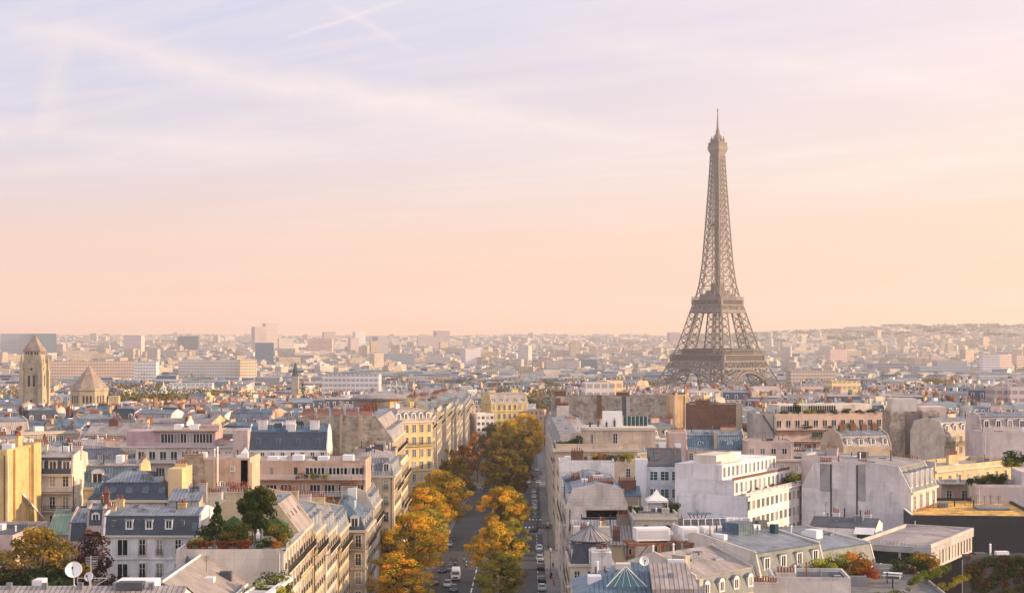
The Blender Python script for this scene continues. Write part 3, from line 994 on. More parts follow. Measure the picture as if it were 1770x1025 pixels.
def tree_meshes(kind, var):
    key = (kind, var)
    if key in _tree:
        return _tree[key]
    rr = random.Random(hash((len(kind), var, ord(kind[0]))) % 9999)
    # unit tree: 1 m stands for a 16 m tree in the avenue; scaled on placing
    Ht = {'plane': 15.0, 'bare': 15.0, 'round': 6.0, 'conifer': 7.0, 'bush': 2.0, 'green': 12.0, 'far': 12.0}[kind]
    clumps = []
    tips = []
    if kind in ('plane', 'bare', 'green', 'far'):
        n = {'plane': 130, 'bare': 52, 'green': 80, 'far': 26}[kind]
        for i in range(n):
            a = rr.uniform(0, 6.283); zz = rr.uniform(0.22, 1.0)
            prof = math.sin(min(1.0, (zz - 0.12) / 0.9) * math.pi) ** 0.6
            rad = (4.9 if kind != 'bare' else 4.2) * prof * math.sqrt(rr.uniform(0.10, 1.0)) * rr.uniform(0.80, 1.20)
            c = (rad * math.cos(a), rad * math.sin(a), zz * (Ht - 1.1))
            clumps.append((c, rr.uniform(0.55, 1.25)))
            tips.append(c)
    elif kind == 'round':
        for i in range(64):
            a = rr.uniform(0, 6.283); t = rr.uniform(-1, 1); r = 2.2 * math.sqrt(1 - t * t) * rr.uniform(0.4, 1.0)
            clumps.append(((r * math.cos(a), r * math.sin(a), 3.7 + 2.2 * t), rr.uniform(0.6, 0.95)))
    elif kind == 'conifer':
        for i in range(46):
            zz = rr.uniform(0.06, 1.0); a = rr.uniform(0, 6.283); r = 1.9 * (1.03 - zz) * math.sqrt(rr.uniform(0.2, 1))
            clumps.append(((r * math.cos(a), r * math.sin(a), zz * Ht), 0.34 + 0.5 * (1 - zz)))
    else:
        for i in range(16):
            a = rr.uniform(0, 6.283); r = 0.95 * math.sqrt(rr.uniform(0, 1))
            clumps.append(((r * math.cos(a), r * math.sin(a), rr.uniform(0.35, 1.7) * (1 - 0.35 * r)), rr.uniform(0.32, 0.55)))
    per, leaf = {'plane': (130, 0.33), 'bare': (75, 0.42), 'green': (120, 0.5), 'far': (60, 0.9), 'round': (190, 0.24), 'conifer': (100, 0.3), 'bush': (110, 0.17)}[kind]
    white = [(1, 1, 1), (0.85, 0.9, 0.85), (0.55, 0.68, 0.7), (1.12, 1.2, 1.0), (0.34, 0.50, 0.6), (0.95, 0.78, 0.8), (0.42, 0.48, 0.5), (0.6, 0.72, 0.7)]
    crown = leaf_cloud(var * 17 + len(kind), clumps, per, leaf, white).mesh('crown', [M['leaf']])
    tb = MB()
    if kind == 'bush':
        for k in range(5):
            a = k * 1.26
            tb.tube([(0, 0, 0), (0.3 * math.cos(a), 0.3 * math.sin(a), 0.6), (0.55 * math.cos(a), 0.55 * math.sin(a), 1.2)], [0.04, 0.03, 0.015], 4)
    else:
        r0 = Ht * 0.022
        top = Ht * (0.9 if kind == 'conifer' else 0.72)
        spine = [(0, 0, 0), (0.1, 0.05, Ht * 0.25), (-0.12, 0.1, Ht * 0.5), (0.05, -0.1, top)]
        tb.tube(spine, [r0, r0 * 0.8, r0 * 0.5, r0 * 0.15], 7)
        for k, c in enumerate(tips[:26]):
            z0 = Ht * rr.uniform(0.22, 0.55)
            if c[2] < z0 + 0.5:
                continue
            mid = (c[0] * 0.45, c[1] * 0.45, z0 + (c[2] - z0) * 0.62)
            tb.tube([(0, 0, z0), mid, c], [r0 * 0.42, r0 * 0.25, r0 * 0.08], 5)
    trunk = tb.mesh('trunk', [M['bark']])
    _tree[key] = (crown, trunk, Ht)
    return _tree[key]
def tree(label, kind, X, Y, z, height, color, var=0, name='tree', cat='tree', group=None, wide=1.0, rot=None):
    crown, trunk, Ht = tree_meshes(kind, var)
    t = thing(name, label, cat, (X, Y, z), rnd.uniform(0, 6.28) if rot is None else rot, group)
    s = height / Ht
    t.scale = (s * wide, s * wide, s)
    link('crown', crown, t, color)
    link('trunk', trunk, t)
    return t
# ---------------------------------------------------------------- ground, hills, avenue
def xl(Y): return -30.6 + 0.012 * (Y - 349)
def xr(Y): return 10.6 + 0.012 * (Y - 349)
b = MB()
ys = [-60, 0, 100, 200, 300, 400, 500, 600, 800, 1000, 1200, 1400, 1700, 2200, 2800, 3500, 4200, 4800, 5400, 6000, 6600, 7200, 7800, 8400, 9000, 9600, 10500]
fx = [-1.0 + 2.0 * k / 40 for k in range(41)]
grid = []
for Y in ys:
    hw = max(600.0, Y * 0.5)
    grid.append([(x * hw, Y, ground(Y, x * hw)) for x in fx])
pts = [p for row in grid for p in row]
n = len(fx)
b.faces(pts, [(r * n + k, r * n + k + 1, (r + 1) * n + k + 1, (r + 1) * n + k) for r in range(len(ys) - 1) for k in range(n - 1)])
structure('ground', b, M['soil'])

def strip(name, xa, xb, mat, dz, y0=180, y1=1100, step=20, kerb=0.0):
    b = MB()
    Y = y0
    while Y < y1:
        Y2 = min(Y + step, y1)
        za, zb = ground(Y) + dz, ground(Y2) + dz
        b.poly([(xa(Y), Y, za), (xb(Y), Y, za), (xb(Y2), Y2, zb), (xa(Y2), Y2, zb)])
        if kerb:
            for f in (xa, xb):
                b.poly([(f(Y), Y, za), (f(Y2), Y2, zb), (f(Y2), Y2, zb - kerb), (f(Y), Y, za - kerb)])
        Y = Y2
    return structure(name, b, M[mat])
off = lambda f, d: (lambda Y: f(Y) + d)
strip('avenue_road', off(xl, 0.5), off(xr, -0.5), 'asphalt', 0.06)
strip('pavement', off(xl, -3), off(xl, 4.2), 'paving', 0.2, kerb=0.14)
strip('pavement', off(xr, -3.2), off(xr, 3), 'paving', 0.2, kerb=0.14)
# planted medians between the main road and the side lanes
strip('median', off(xl, 7.6), off(xl, 11.2), 'paving', 0.2, 180, 655, kerb=0.14)
for (a, c) in ((180, 500), (520, 655)):
    strip('median', off(xr, -15.2), off(xr, -11.0), 'paving', 0.2, a, c, kerb=0.14)
# cross street with crossings and the place at the foot of the far trees
b = MB()
for (ya, yb) in ((498, 512), (668, 690)):
    for k in range(12):
        x0, x1 = -60 + k * 10, -50 + k * 10
        b.poly([(x0, ya, ground(ya) + 0.075), (x1, ya, ground(ya) + 0.075), (x1, yb, ground(yb) + 0.075), (x0, yb, ground(yb) + 0.075)])
structure('cross_street', b, M['asphalt'])
b = MB()
def mark(x0, x1, y0, y1):
    b.poly([(x0 + 0.012 * (y0 - 349), y0, ground(y0) + 0.085), (x1 + 0.012 * (y0 - 349), y0, ground(y0) + 0.085), (x1 + 0.012 * (y1 - 349), y1, ground(y1) + 0.085), (x0 + 0.012 * (y1 - 349), y1, ground(y1) + 0.085)])
y = 300
while y < 640:
    if not (470 < y < 500):
        mark(-9.05, -8.75, y, y + (7 if y < 420 else 9))
    y += 10
mark(-10.0, -9.75, 420, 468); mark(-8.2, -7.95, 420, 468)
for k in range(9):
    mark(-17.5 + k * 1.7, -16.7 + k * 1.7, 646, 652)
for k in range(7):
    mark(1.0 + k * 1.15, 1.6 + k * 1.15, 514, 518)
    mark(1.0 + k * 1.15, 1.6 + k * 1.15, 488, 492)
for k in range(22):
    mark(5.6, 5.75, 300 + k * 9, 305 + k * 9)
structure('road_markings', b, M['paint'])
# traffic island at the side street
b = MB()
isl = [(7.2 + 3.0 * math.cos(a * math.pi / 6), 478 + 9 * math.sin(a * math.pi / 6)) for a in range(12)]
b.prism(isl, ground(478) - 0.2, ground(478) + 0.28)
structure('traffic_island', b, M['paving'])

# ---------------------------------------------------------------- the iron tower
def make_tower():
    YT = 1713.0
    base = CAMZ - (707 - HYP) / FPX * YT
    X = (1240.5 - CXP) / FPX * YT
    root = thing('lattice_tower', 'tall brown iron lattice tower with two platforms and a spire, rising above the rooftops', 'tower', (X, YT, base), R(45))
    prof = [(0, 59), (26, 46.5), (51, 35.2), (57.6, 33.2), (62, 31.2), (85, 25.2), (108, 19.4), (115.7, 17.6), (120, 15.6), (135, 13.4), (157, 11.3), (197, 9.0), (239, 6.7), (262, 5.6), (276, 5.2)]
    inn = [(0, 33), (26, 24.5), (51, 17.6), (57.6, 17), (62, 16.6), (108, 9.4), (115.7, 8.2), (120, 8.4), (157, 5.4), (190, 3.0), (276, 1.5)]
    ho = lambda z: lerp_pts(z, prof)
    hi = lambda z: lerp_pts(z, inn)
    def leg(sx, sy, levels, wch, wdi, name, par=None):
        b = MB()
        C = []
        for z in levels:
            o, i = ho(z), hi(z)
            C.append([Vector((sx * o, sy * o, z)), Vector((sx * i, sy * o, z)), Vector((sx * i, sy * i, z)), Vector((sx * o, sy * i, z))])
        for k in range(len(levels) - 1):
            lo, up = C[k], C[k + 1]
            for j in range(4):
                a, c = j, (j + 1) % 4
                b.beam(lo[j], up[j], wch)
                b.beam(up[a], up[c], wdi * 1.1)
                b.beam(lo[a], up[c], wdi); b.beam(lo[c], up[a], wdi)
                m1, m2 = (lo[a] + up[a]) / 2, (lo[c] + up[c]) / 2
                if name == 'middle_leg': b.beam(m1, m2, wdi * 0.6)
        return b.build(name, M['tower'], par or root)
    L1 = [0, 9, 18, 27, 36, 44, 51]
    L2 = [57.6, 66, 74.5, 83, 91, 99, 108]
    for sx in (-1, 1):
        for sy in (-1, 1):
            leg(sx, sy, L1, 1.35, 0.62, 'lower_leg')
            leg(sx, sy, L2, 1.1, 0.52, 'middle_leg')
            fb = MB()
            c = (57 + 33) / 2
            fb.box(sx * c - 14, sx * c + 14, sy * c - 14, sy * c + 14, -6, 2)
            fb.build('masonry_base', M['stone'], root, (0.5, 0.42, 0.34))
    # upper part: corner columns with cross bracing, four faces
    zs = [118]
    while zs[-1] < 266:
        zs.append(zs[-1] + max(5.2, ho(zs[-1]) * 0.74))
    zs[-1] = 268
    b = MB()
    for k in range(len(zs) - 1):
        z0, z1 = zs[k], zs[k + 1]
        o0, o1, i0, i1 = ho(z0), ho(z1), hi(z0), hi(z1)
        for f in range(4):
            rot = Matrix.Rotation(f * math.pi / 2, 3, 'Z')
            P = lambda x, o, z: rot @ Vector((x, -o, z))
            b.beam(P(-o0, o0, z0), P(-o1, o1, z1), 1.0)
            b.beam(P(-i0, o0, z0), P(-i1, o1, z1), 0.55); b.beam(P(i0, o0, z0), P(i1, o1, z1), 0.55)
            b.beam(P(-o1, o1, z1), P(o1, o1, z1), 0.6)
            for s in (-1, 1):
                b.beam(P(s * o0, o0, z0), P(s * i1, o1, z1), 0.55); b.beam(P(s * i0, o0, z0), P(s * o1, o1, z1), 0.55)
            b.beam(P(-i0, o0, z0), P(i1, o1, z1), 0.5); b.beam(P(i0, o0, z0), P(-i1, o1, z1), 0.5)
    b.build('upper_lattice', M['tower'], root)
    b = MB()
    for sx in (-1, 1):
        for sy in (-1, 1):
            b.beam((sx * 1.9, sy * 1.9, 118), (sx * 1.6, sy * 1.6, 270), 0.9)
    for k in range(38):
        z = 118 + 4 * k
        for s in (-1, 1):
            b.beam((-1.9, s * 1.9, z), (1.9, s * 1.9, z + 4), 0.45); b.beam((s * 1.9, -1.9, z), (s * 1.9, 1.9, z + 4), 0.45)
    b.box(-1.3, 1.3, -1.3, 1.3, 118, 200)
    b.box(-5.2, 5.2, -5.2, 5.2, 193, 196)
    b.build('lift_shaft', M['tower'], root)
    # platforms
    def platform(name, z0, z1, hw, cons, latt, ztop):
        b = MB()
        zf = z1
        b.box(-hw, hw, -hw, hw, zf - 1.0, zf, 0)                  # deck edge
        hin = ho(latt[0])
        for f in range(4):
            b.xf = Matrix.Rotation(f * math.pi / 2, 4, 'Z')
            b.box(-hw + 3.4, hw - 3.4, -hw + 3.4, -hw + 3.9, z0, zf - 1.0, 1)  # shade of the recess is put into this wall's colour
            n = cons
            for k in range(n + 1):
                x = -hw + 2 * hw * k / n
                b.box(x - 0.34, x + 0.34, -hw + 0.25, -hw + 3.3, z0, zf - 1.0, 0)
            zl, zh = latt
            o0, o1 = ho(zl), ho(zh)
            b.beam((-o0, -o0, zl), (o0, -o0, zl), 1.5, d=1.5); b.beam((-o1, -o1, zh), (o1, -o1, zh), 1.3)
            m = int(2 * o1 / (zh - zl) * 1.5)
            for k in range(m):
                xa, xb = -1 + 2 * k / m, -1 + 2 * (k + 1) / m
                b.beam((xa * o0, -o0, zl), (xb * o1, -o1, zh), 0.6); b.beam((xb * o0, -o0, zl), (xa * o1, -o1, zh), 0.6)
                b.beam((xa * o0, -o0, zl), (xa * o1, -o1, zh), 0.6)
            # gallery: posts, rail and roof line
            for k in range(int(hw) + 1):
                x = -hw + 2 * hw * k / int(hw)
                b.box(x - 0.16, x + 0.16, -hw + 0.1, -hw + 0.4, zf, ztop, 0)
            b.box(-hw, hw, -hw + 0.05, -hw + 0.45, zf + 1.1, zf + 1.4, 0)
            b.box(-hw, hw, -hw + 0.05, -hw + 0.5, ztop, ztop + 0.45, 0)
        b.xf = None
        return b.build(name, [M['tower'], M['tower_dark_shade']], root)
    p1 = platform('first_platform', 51.2, 58.0, 36.0, 40, (43.8, 50.8), 62.2)
    b = MB()
    for f in range(4):
        b.xf = Matrix.Rotation(f * math.pi / 2, 4, 'Z')
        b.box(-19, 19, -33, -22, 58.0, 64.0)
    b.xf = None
    b.build('pavilion', M['tower_dark_shade'], p1)
    p2 = platform('second_platform', 110.5, 115.9, 19.6, 20, (104.2, 109.8), 118.0)
    b = MB()
    b.box(-13.5, 13.5, -13.5, 13.5, 116, 121.5)
    b.box(-9, 9, -9, 9, 121.5, 125.0)
    b.box(-5, 5, -5, 5, 125, 133)
    for f in range(4):
        b.xf = Matrix.Rotation(f * math.pi / 2, 4, 'Z')
        o = ho(102.5)
        b.box(-o, o, -o - 0.3, -o + 0.6, 101.2, 103.8)
    b.xf = None
    b.build('pavilion', M['tower'], p2)
    # the four great arches
    for f in range(4):
        b = MB()
        b.xf = Matrix.Rotation(f * math.pi / 2, 4, 'Z')
        zc = 4.0
        n = 26
        pts = []
        for k in range(n + 1):
            a = math.pi * (0.02 + 0.96 * k / n)
            row = []
            for r in (35.6, 38.6):
                x, z = r * math.cos(a), zc + r * math.sin(a)
                row.append(Vector((x, -ho(max(0, z)) + 0.2, z)))
            pts.append(row)
        for k in range(n):
            b.beam(pts[k][0], pts[k + 1][0], 1.3, d=1.6); b.beam(pts[k][1], pts[k + 1][1], 0.9, d=1.1)
            b.beam(pts[k][0], pts[k][1], 0.4); b.beam(pts[k][0], pts[k + 1][1], 0.3)
            zt = 40.6
            if pts[k][1].z > 26 and k % 2:
                b.beam(pts[k][1], (pts[k][1].x, -ho(zt) + 0.2, zt), 0.35)
        b.xf = None
        b.build('arch', M['tower'], root)
    # summit
    b = MB()
    b.prism([(-5.4, -5.4), (5.4, -5.4), (5.4, 5.4), (-5.4, 5.4)], 264, 268, 0)
    for k in range(4):
        h = 5.4 + 0.55 * k
        b.box(-h, h, -h, h, 268 + k * 1.4, 269.4 + k * 1.4)
    b.box(-7.6, 7.6, -7.6, 7.6, 273.6, 277.0)
    b.box(-6.9, 6.9, -6.9, 6.9, 277.0, 280.6)
    for k in range(13):
        x = -7 + 14 * k / 12
        for f in range(4):
            b.xf = Matrix.Rotation(f * math.pi / 2, 4, 'Z')
            b.box(x - 0.15, x + 0.15, -7, -6.7, 277, 280)
    b.xf = None
    b.box(-7.5, 7.5, -7.5, 7.5, 280.6, 281.2)
    b.box(-5.6, 5.6, -5.6, 5.6, 281.2, 285.0)
    for a in range(10):
        an = a * 0.628
        b.beam((4.2 * math.cos(an), 4.2 * math.sin(an), 284), (7.2 * math.cos(an), 7.2 * math.sin(an), 285.5), 0.5)
        b.box(6.6 * math.cos(an) - .35, 6.6 * math.cos(an) + .35, 6.6 * math.sin(an) - .35, 6.6 * math.sin(an) + .35, 282, 287.5)
    b.lathe([(4.8, 285.0), (4.9, 287), (3.2, 289.5), (2.2, 291), (2.0, 294), (1.2, 296.5)], 12)
    b.build('summit_cabin', M['tower'], root)
    b = MB()
    b.tube([(0, 0, 295), (0, 0, 300), (0, 0, 306), (0, 0, 312), (0, 0, 318)], [0.9, 0.75, 0.6, 0.42, 0.3], 8)
    for k in range(7):
        z = 297 + 2.0 * k
        b.box(-1.1 + k * .08, 1.1 - k * .08, -1.1 + k * .08, 1.1 - k * .08, z, z + 0.6)
    b.box(-1.3, 1.3, -0.3, 0.3, 315, 315.6); b.box(-0.3, 0.3, -1.3, 1.3, 315, 315.6)
    b.build('antenna', M['tower'], root)
make_tower()
# ---------------------------------------------------------------- tints (real wall colours)
CREAM = (0.58, 0.46, 0.30); PALE = (0.62, 0.55, 0.47); WHITE = (0.76, 0.72, 0.70); PINK = (0.54, 0.41, 0.37); PEACH = (0.56, 0.39, 0.29)
YELLOW = (0.60, 0.43, 0.20); BEIGE = (0.42, 0.34, 0.26); GREY = (0.42, 0.39, 0.36); TAUPE = (0.29, 0.23, 0.18); STONE = (0.40, 0.35, 0.28); ROSE = (0.50, 0.33, 0.34)
NEARG = 'foreground roofs'

# nearest roof strip along the bottom edge
b = SB('long low building with standing seam metal roof, cut by the bottom left edge', -90, 300, 1062, 186, 13, wall='plaster', tint=WHITE)
b.walls(); b.gable(h=2.2, mat='zincp')
for k in range(5):
    b.boxpart('roof_vent', -8 + k * 4.2, -7.4 + k * 4.2, 5.5, 6.1, b.H + 1.6, b.H + 2.8, 'zinc')
b.boxpart('roof_box', 4.6, 9.2, 7.2, 10.4, b.H + 1.0, b.H + 2.75, 'white')
b.boxpart('roof_box', 5.2, 8.2, 5.2, 6.8, b.H + 1.4, b.H + 2.9, 'tar')
NEAR_ROOF_Z = b.g + b.H + 2.2

# brown gabled roof
b = Bld('apartment_building', 'building with brownish ribbed gable roof, ridge pointing at the viewer', 'building', -43.7, 203, 0, 11.8, 34, 17.7, wall='plaster', tint=WHITE)
b.walls(); b.gable(h=3.6, axis='y', mat='tile', over=0.5)
rb = MB(); rb.tube([(0, -0.6, b.H + 3.78), (0, 34.6, b.H + 3.78)], 0.16, 6)
b.part('ridge_cap', rb, M['frame'])
for sx in (-1, 1):
    fb = MB(); fb.box(min(sx * 6.42, sx * 6.75), max(sx * 6.42, sx * 6.75), -0.7, 34.7, b.H - 0.42, b.H - 0.1)
    b.part('gutter', fb, M['frame'])
for k in range(3):
    b.windows('R', 6, 1, 1.0, 3.2, 1.1, 1.7)
    break

# satellite dishes on a stand
def dish(label, X, Y, z, r, yaw, tilt, stand=1.0, white=True):
    t = thing('satellite_dish', label, 'satellite dish', (X, Y, z), R(yaw), 'satellite dishes on the roofs')
    b = MB(); b.tube([(0, 0, -0.3), (0, 0, stand)], 0.07, 6); b.beam((0, 0, stand * 0.3), (0.5, 0.4, -0.2), 0.06); b.beam((0, 0, stand * 0.3), (-0.5, 0.4, -0.2), 0.06)
    b.build('mast', M['rail'], t)
    b = MB()
    prof = [(0.02 + r * k / 6, 0.32 * r * (k / 6) ** 2) for k in range(7)]
    n = 20
    P = []
    for rr_, z_ in prof:
        P += [(rr_ * math.cos(2 * math.pi * j / n), -z_ * 1.0, rr_ * math.sin(2 * math.pi * j / n)) for j in range(n)]
    F = [(k * n + j, k * n + (j + 1) % n, (k + 1) * n + (j + 1) % n, (k + 1) * n + j) for k in range(6) for j in range(n)]
    b.faces(P, F)
    b.tube([(r * math.cos(2 * math.pi * j / n), -0.32 * r, r * math.sin(2 * math.pi * j / n)) for j in range(n + 1)], 0.035, 5, cap=False)
    o = b.build('reflector', M['white'], t, smooth=True)
    o.location = (0, -0.1, stand + r * 0.6); o.rotation_euler = (R(-tilt), 0, 0)
    b = MB(); b.beam((0, -0.02, -r * 0.8), (0, -r * 1.1, -0.1), 0.05); b.box(-0.09, 0.09, -r * 1.25, -r * 1.0, -0.16, 0.06)
    c = b.build('feed_arm', M['dark'], o)
    return t
p = at(128, 1004, 193); dish('large white satellite dish on a mast, above the seamed metal roof', p.x, p.y, NEAR_ROOF_Z - 0.2, 0.98, 6, 28, 1.5)
p = at(155, 1006, 194); dish('smaller white satellite dish beside the larger one, on a metal frame', p.x, p.y, NEAR_ROOF_Z - 0.2, 0.55, -14, 22, 0.85)
b = MB()
p = at(157, 1004, 195.5)
z = NEAR_ROOF_Z - 0.3
b.tube([(p.x, p.y, z), (p.x, p.y, z + 3.6)], 0.05, 5)
for k in range(6):
    b.beam((p.x - 0.7, p.y + 0.1 * k, z + 3.4 - 0.2 * k), (p.x + 0.9, p.y - 0.1 * k, z + 3.5 - 0.2 * k), 0.04)
b.beam((p.x - 1.6, p.y, z + 0.9), (p.x + 2.2, p.y, z + 0.9), 0.09); b.beam((p.x - 1.6, p.y, z), (p.x - 1.6, p.y, z + 1.2), 0.09); b.beam((p.x + 2.2, p.y, z + 0.95), (p.x + 0.6, p.y, z), 0.09)
tag(b.build('roof_aerial', M['rail']), 'thin television aerial on a pale metal frame behind the small dish', 'aerial')

# pergola at the right of the brown roof
t = thing('pergola', 'pink painted timber pergola over a planted terrace beside the brown roof', 'pergola', (-33.8, 209, 16.6), R(-4))
b = MB(); b.box(1.7, 2.5, -12, 15, 1.9, 2.35); b.build('beam', M['canvas'], t)
b = MB(); b.box(-1.2, -0.95, -12, 15, 1.9, 2.2); b.build('beam', M['frame'], t)
for k in range(6):
    b = MB(); b.box(-1.2, 2.4, -10 + 4.4 * k, -9.7 + 4.4 * k, 1.95, 2.25); b.build('rafter', M['frame'], t)
for k in range(6):
    b = MB(); b.box(-1.2, -0.95, -10 + 4.4 * k, -9.75 + 4.4 * k, -3.0, 1.9); b.build('post', M['frame'], t)
b = Bld('apartment_building', 'low white building carrying the pergola terrace, left of the avenue facades', 'building', -33.6, 196, 0, 7.4, 28, 15.2, wall='plaster', tint=WHITE)
b.walls(); b.flat('gravel', 0.8); b.windows('R', 8, 2, 1.0, 3.2, 1.1, 1.8)
for k, (px, Y, hh, c) in enumerate(((452, 216, 5.4, (0.20, 0.22, 0.05)), (468, 221, 6.0, (0.14, 0.17, 0.04)), (484, 214, 5.0, (0.34, 0.3, 0.06)))):
    tree(['leafy green shrub touching the pink pergola', 'tall dark green shrub in the middle behind the pink pergola', 'yellowish shrub right of the pink pergola, by the white end wall'][k], 'bush', (px - CXP) / FPX * Y, Y, 15.4, hh, c, k % 2, 'shrub', 'shrub', 'shrubs around the pergola', wide=0.85)

# yellow party wall at the left edge
b = Bld('apartment_building', 'tall building with sunlit bare yellow side wall at the left edge', 'building', -94.5, 287, 0, 10, 21, 31.6, wall='plaster', tint=YELLOW)
b.walls(); b.flat('gravel', 0.5)
for v in (-6, 3): b.pipe('R', v, 2, b.H, 0.16, 'plaster')
b.pipe('R', 5.2, 2, b.H, 0.09, 'dark'); b.pipe('R', -5.4, 8, b.H, 0.09, 'dark')
xb = MB(); xb.box(5.001, 5.5, 14.5, 17.0, 0, b.H + 0.6); xb.box(5.001, 5.45, 3.5, 7.2, 0, b.H + 0.3); b.part('chimney_flue', xb, M['plaster'])
xb = MB(); xb.beam((5.4, 7.5, b.H - 8), (5.6, 20.5, b.H - 14), 0.35); b.part('drainpipe', xb, M['frame'])
b.chimney(-2, 4, 0.6, 1.2, 2.5, np_=6); b.chimney(2.2, 16, 0.6, 1.2, 2.5, np_=5, axis='y')
b = Bld('apartment_building', 'pinkish shaded wall under the yellow building at the left edge', 'building', -87.0, 262, 0, 12.5, 20, 19.5, wall='plaster', tint=PINK)
b.walls(); b.flat('tar', 0.5); b.windows('R', 4, 2)

# white house with slate mansard and three dormers
b = SB('white house with dark slate mansard, three dormers and a balustrade, right of the yellow wall', 56, 125, 819, 310, 12, wall='stone', tint=PALE)
b.walls(); b.mansard(3.1, 0.9, 0.8, 'slate', 'zincp'); b.dormers('F', 3, 1.35, 1.7, 'flat', z=b.H + 0.7)
b.windows('F', 3, 1, 0.25, 3.3, 1.15, 2.2); b.windows('F', 3, 3, 4.3, 3.5, 1.15, 2.4, 'plain')
b.balcony('F', b.H - 7.0, dep=0.8); b.balcony('F', b.H - 3.3, dep=0.9, mat='frame', solid=False, hgt=0.8)
b.band('F', b.H - 3.7, 0.35, 0.9); b.cornice(faces='FB')
b.chimney(-3.5, 6, 3.9, 1.2, 1.8, np_=4); b.chimney(3.2, 6, 3.8, 1.0, 1.8, np_=4)
b.windows('R', 3, 3, 1.5)

b = SB('yellow walled house with blue zinc mansard and one big white arched dormer', 125, 240, 842, 318, 12, wall='plaster', tint=(0.585, 0.43, 0.241))
b.walls(); b.mansard(4.0, 2.2, 1.0, 'zincb', 'zincp'); b.dormers('F', 1, 1.9, 1.9, 'arch', z=b.H + 0.8, u0=-4.5, u1=1.0, inset=0.5)
b.dormers('F', 1, 1.2, 1.6, 'arch', z=b.H + 0.6, u0=3.5, u1=6.5)
b.skylights(1, u0=-6, u1=-3.5, mat='tealglass')
b.windows('F', 4, 3, 0.8, 3.4, 1.15, 2.2); b.cornice(faces='FB')
b.chimney(2.2, 6.0, 2.6, 3.2, 1.2, 1.0, 3, 'plaster', BEIGE); b.chimney(6.0, 6.5, 3.0, 2.4, 1.0, 1.0, 3, 'plaster', BEIGE)

b = SB('long building with nearly black slate mansard slope and teal skylights', 150, 291, 864, 290, 11, wall='plaster', tint=PALE)
b.walls(); b.mansard(2.9, 2.4, 1.9, 'slate', 'zinc', hip=True); b.skylights(5, mat='tealglass', h=1.3, w=1.0)
b.cornice(); b.windows('F', 5, 2, 1.3, 3.4, 1.1, 1.6); b.aerial(3.6, 3, b.H + 2.5, 1.4)
yb = MB(); yb.box(7.3, 9.8, -0.2, 9, 0, b.H + 5.6); b.part('chimney_wall', yb, M['plaster'], color=(0.66, 0.48, 0.26))
b.chimney(8.5, 5, 5.6, 0.4, 2.0, 0.7, 4, 'plaster', (0.66, 0.48, 0.26))

# beige party wall block with rubble chimney breast
b = SB('blank beige party wall with a wide rubble stone chimney breast', 312, 432, 795, 303, 12, wall='plaster', tint=PEACH)
b.walls(); b.flat('gravel', 0.4)
w2 = b.W / 2
xb = MB(); xb.box(-w2 + 0.9, -w2 + 4.4, -0.45, 0.6, 0, b.H + 0.7); b.part('chimney_breast', xb, M['rubble'], color=(0.40, 0.31, 0.23))
xb = MB(); xb.box(-w2 - 0.7, -w2 + 0.8, -0.3, 0.8, 0, b.H - 1.8); xb.box(-w2 + 4.5, -w2 + 6.3, -0.35, 0.8, 0, b.H + 0.1); b.part('flue', xb, M['plaster'], color=BEIGE)
b.chimney(-w2 + 2.4, 0.5, 0.7, 0.3, 3.6, 0.9, 5, 'rubble', (0.40, 0.31, 0.23))
xb = MB(); xb.tube([(0.6, -0.9, 4), (0.6, -0.9, b.H + 2.6)], 0.16, 8); b.part('flue_pipe', xb, M['frame'])
xb = MB(); xb.box(w2 - 1.7, w2 - 0.4, 0.0, 1.0, b.H - 7, b.H + 1.3); xb.faces([(w2 - 1.7, 0, b.H + 1.3), (w2 - 0.4, 0, b.H + 1.3), (w2 - 0.4, 1, b.H + 1.3), (w2 - 1.7, 1, b.H + 1.3), (w2 - 0.9, 0.5, b.H + 2.4)], [(0, 1, 4), (1, 2, 4), (2, 3, 4), (3, 0, 4)]); b.part('flue', xb, M['frame'])
b.band('F', b.H - 6.5, 0.25, 0.12, u0=0.8, u1=w2); b.windows('F', 1, 2, 1.2, 3.2, 0.6, 0.9, u0=w2 - 4.2, u1=w2 - 2.4)
X, w, ze = screen(380, 388, 850, 301.5)
dish('small grey satellite dish fixed before the blank beige party wall', X, 301.0, CAMZ - (852 - HYP) / FPX * 301, 0.75, 15, 20, 1.0)

# front white building, lower left centre
b = SB('white rendered building with blue slate mansard, five roof windows and four columns of windows', 178, 346, 925, 268, 13, wall='plaster', tint=WHITE)
b.walls(); b.mansard(3.1, 0.9, 1.0, 'slate', 'zinc'); b.cornice(out=0.3, h=0.3)
W2 = b.W / 2
b.dormers('F', 3, 0.95, 1.35, 'flat', z=b.H + 1.1, u0=-5.4, u1=4.4, dep=1.1, inset=0.28)
b.skylights(1, u0=-7.4, u1=-5.4, s=0.62, w=0.7, h=1.0); b.skylights(1, u0=4.0, u1=6.0, s=0.62, w=0.7, h=1.0); b.skylights(1, u0=6.2, u1=8, s=0.45, w=0.8, h=1.3, mat='tealglass')
for (px, st) in ((212, 'strip'), (246, 'rail'), (276, 'rail'), (308, 'plain')):
    u = (px - 262) / FPX * 268
    b.windows('F', 1, 4, 0.65, 4.0, 1.75 if px == 212 else 1.05, 2.6 if px != 212 else 2.7, st, u0=u - 1, u1=u + 1)
b.band('F', b.H - 4.0, 0.22, 0.12); b.band('F', b.H - 8.0, 0.22, 0.12)
b.chimney(-W2 + 0.6, 4, 2.2, 2.0, 1.2, 0.9, 3, 'plaster', (0.5, 0.42, 0.35)); b.chimney(3.9, 6, 3.6, 1.0, 1.3, 0.9, 3, 'plaster', (0.66, 0.46, 0.2)); b.chimney(-6.9, 6.8, 3.6, 1.5, 1.4, 0.9, 3, 'plaster', (0.66, 0.46, 0.2))
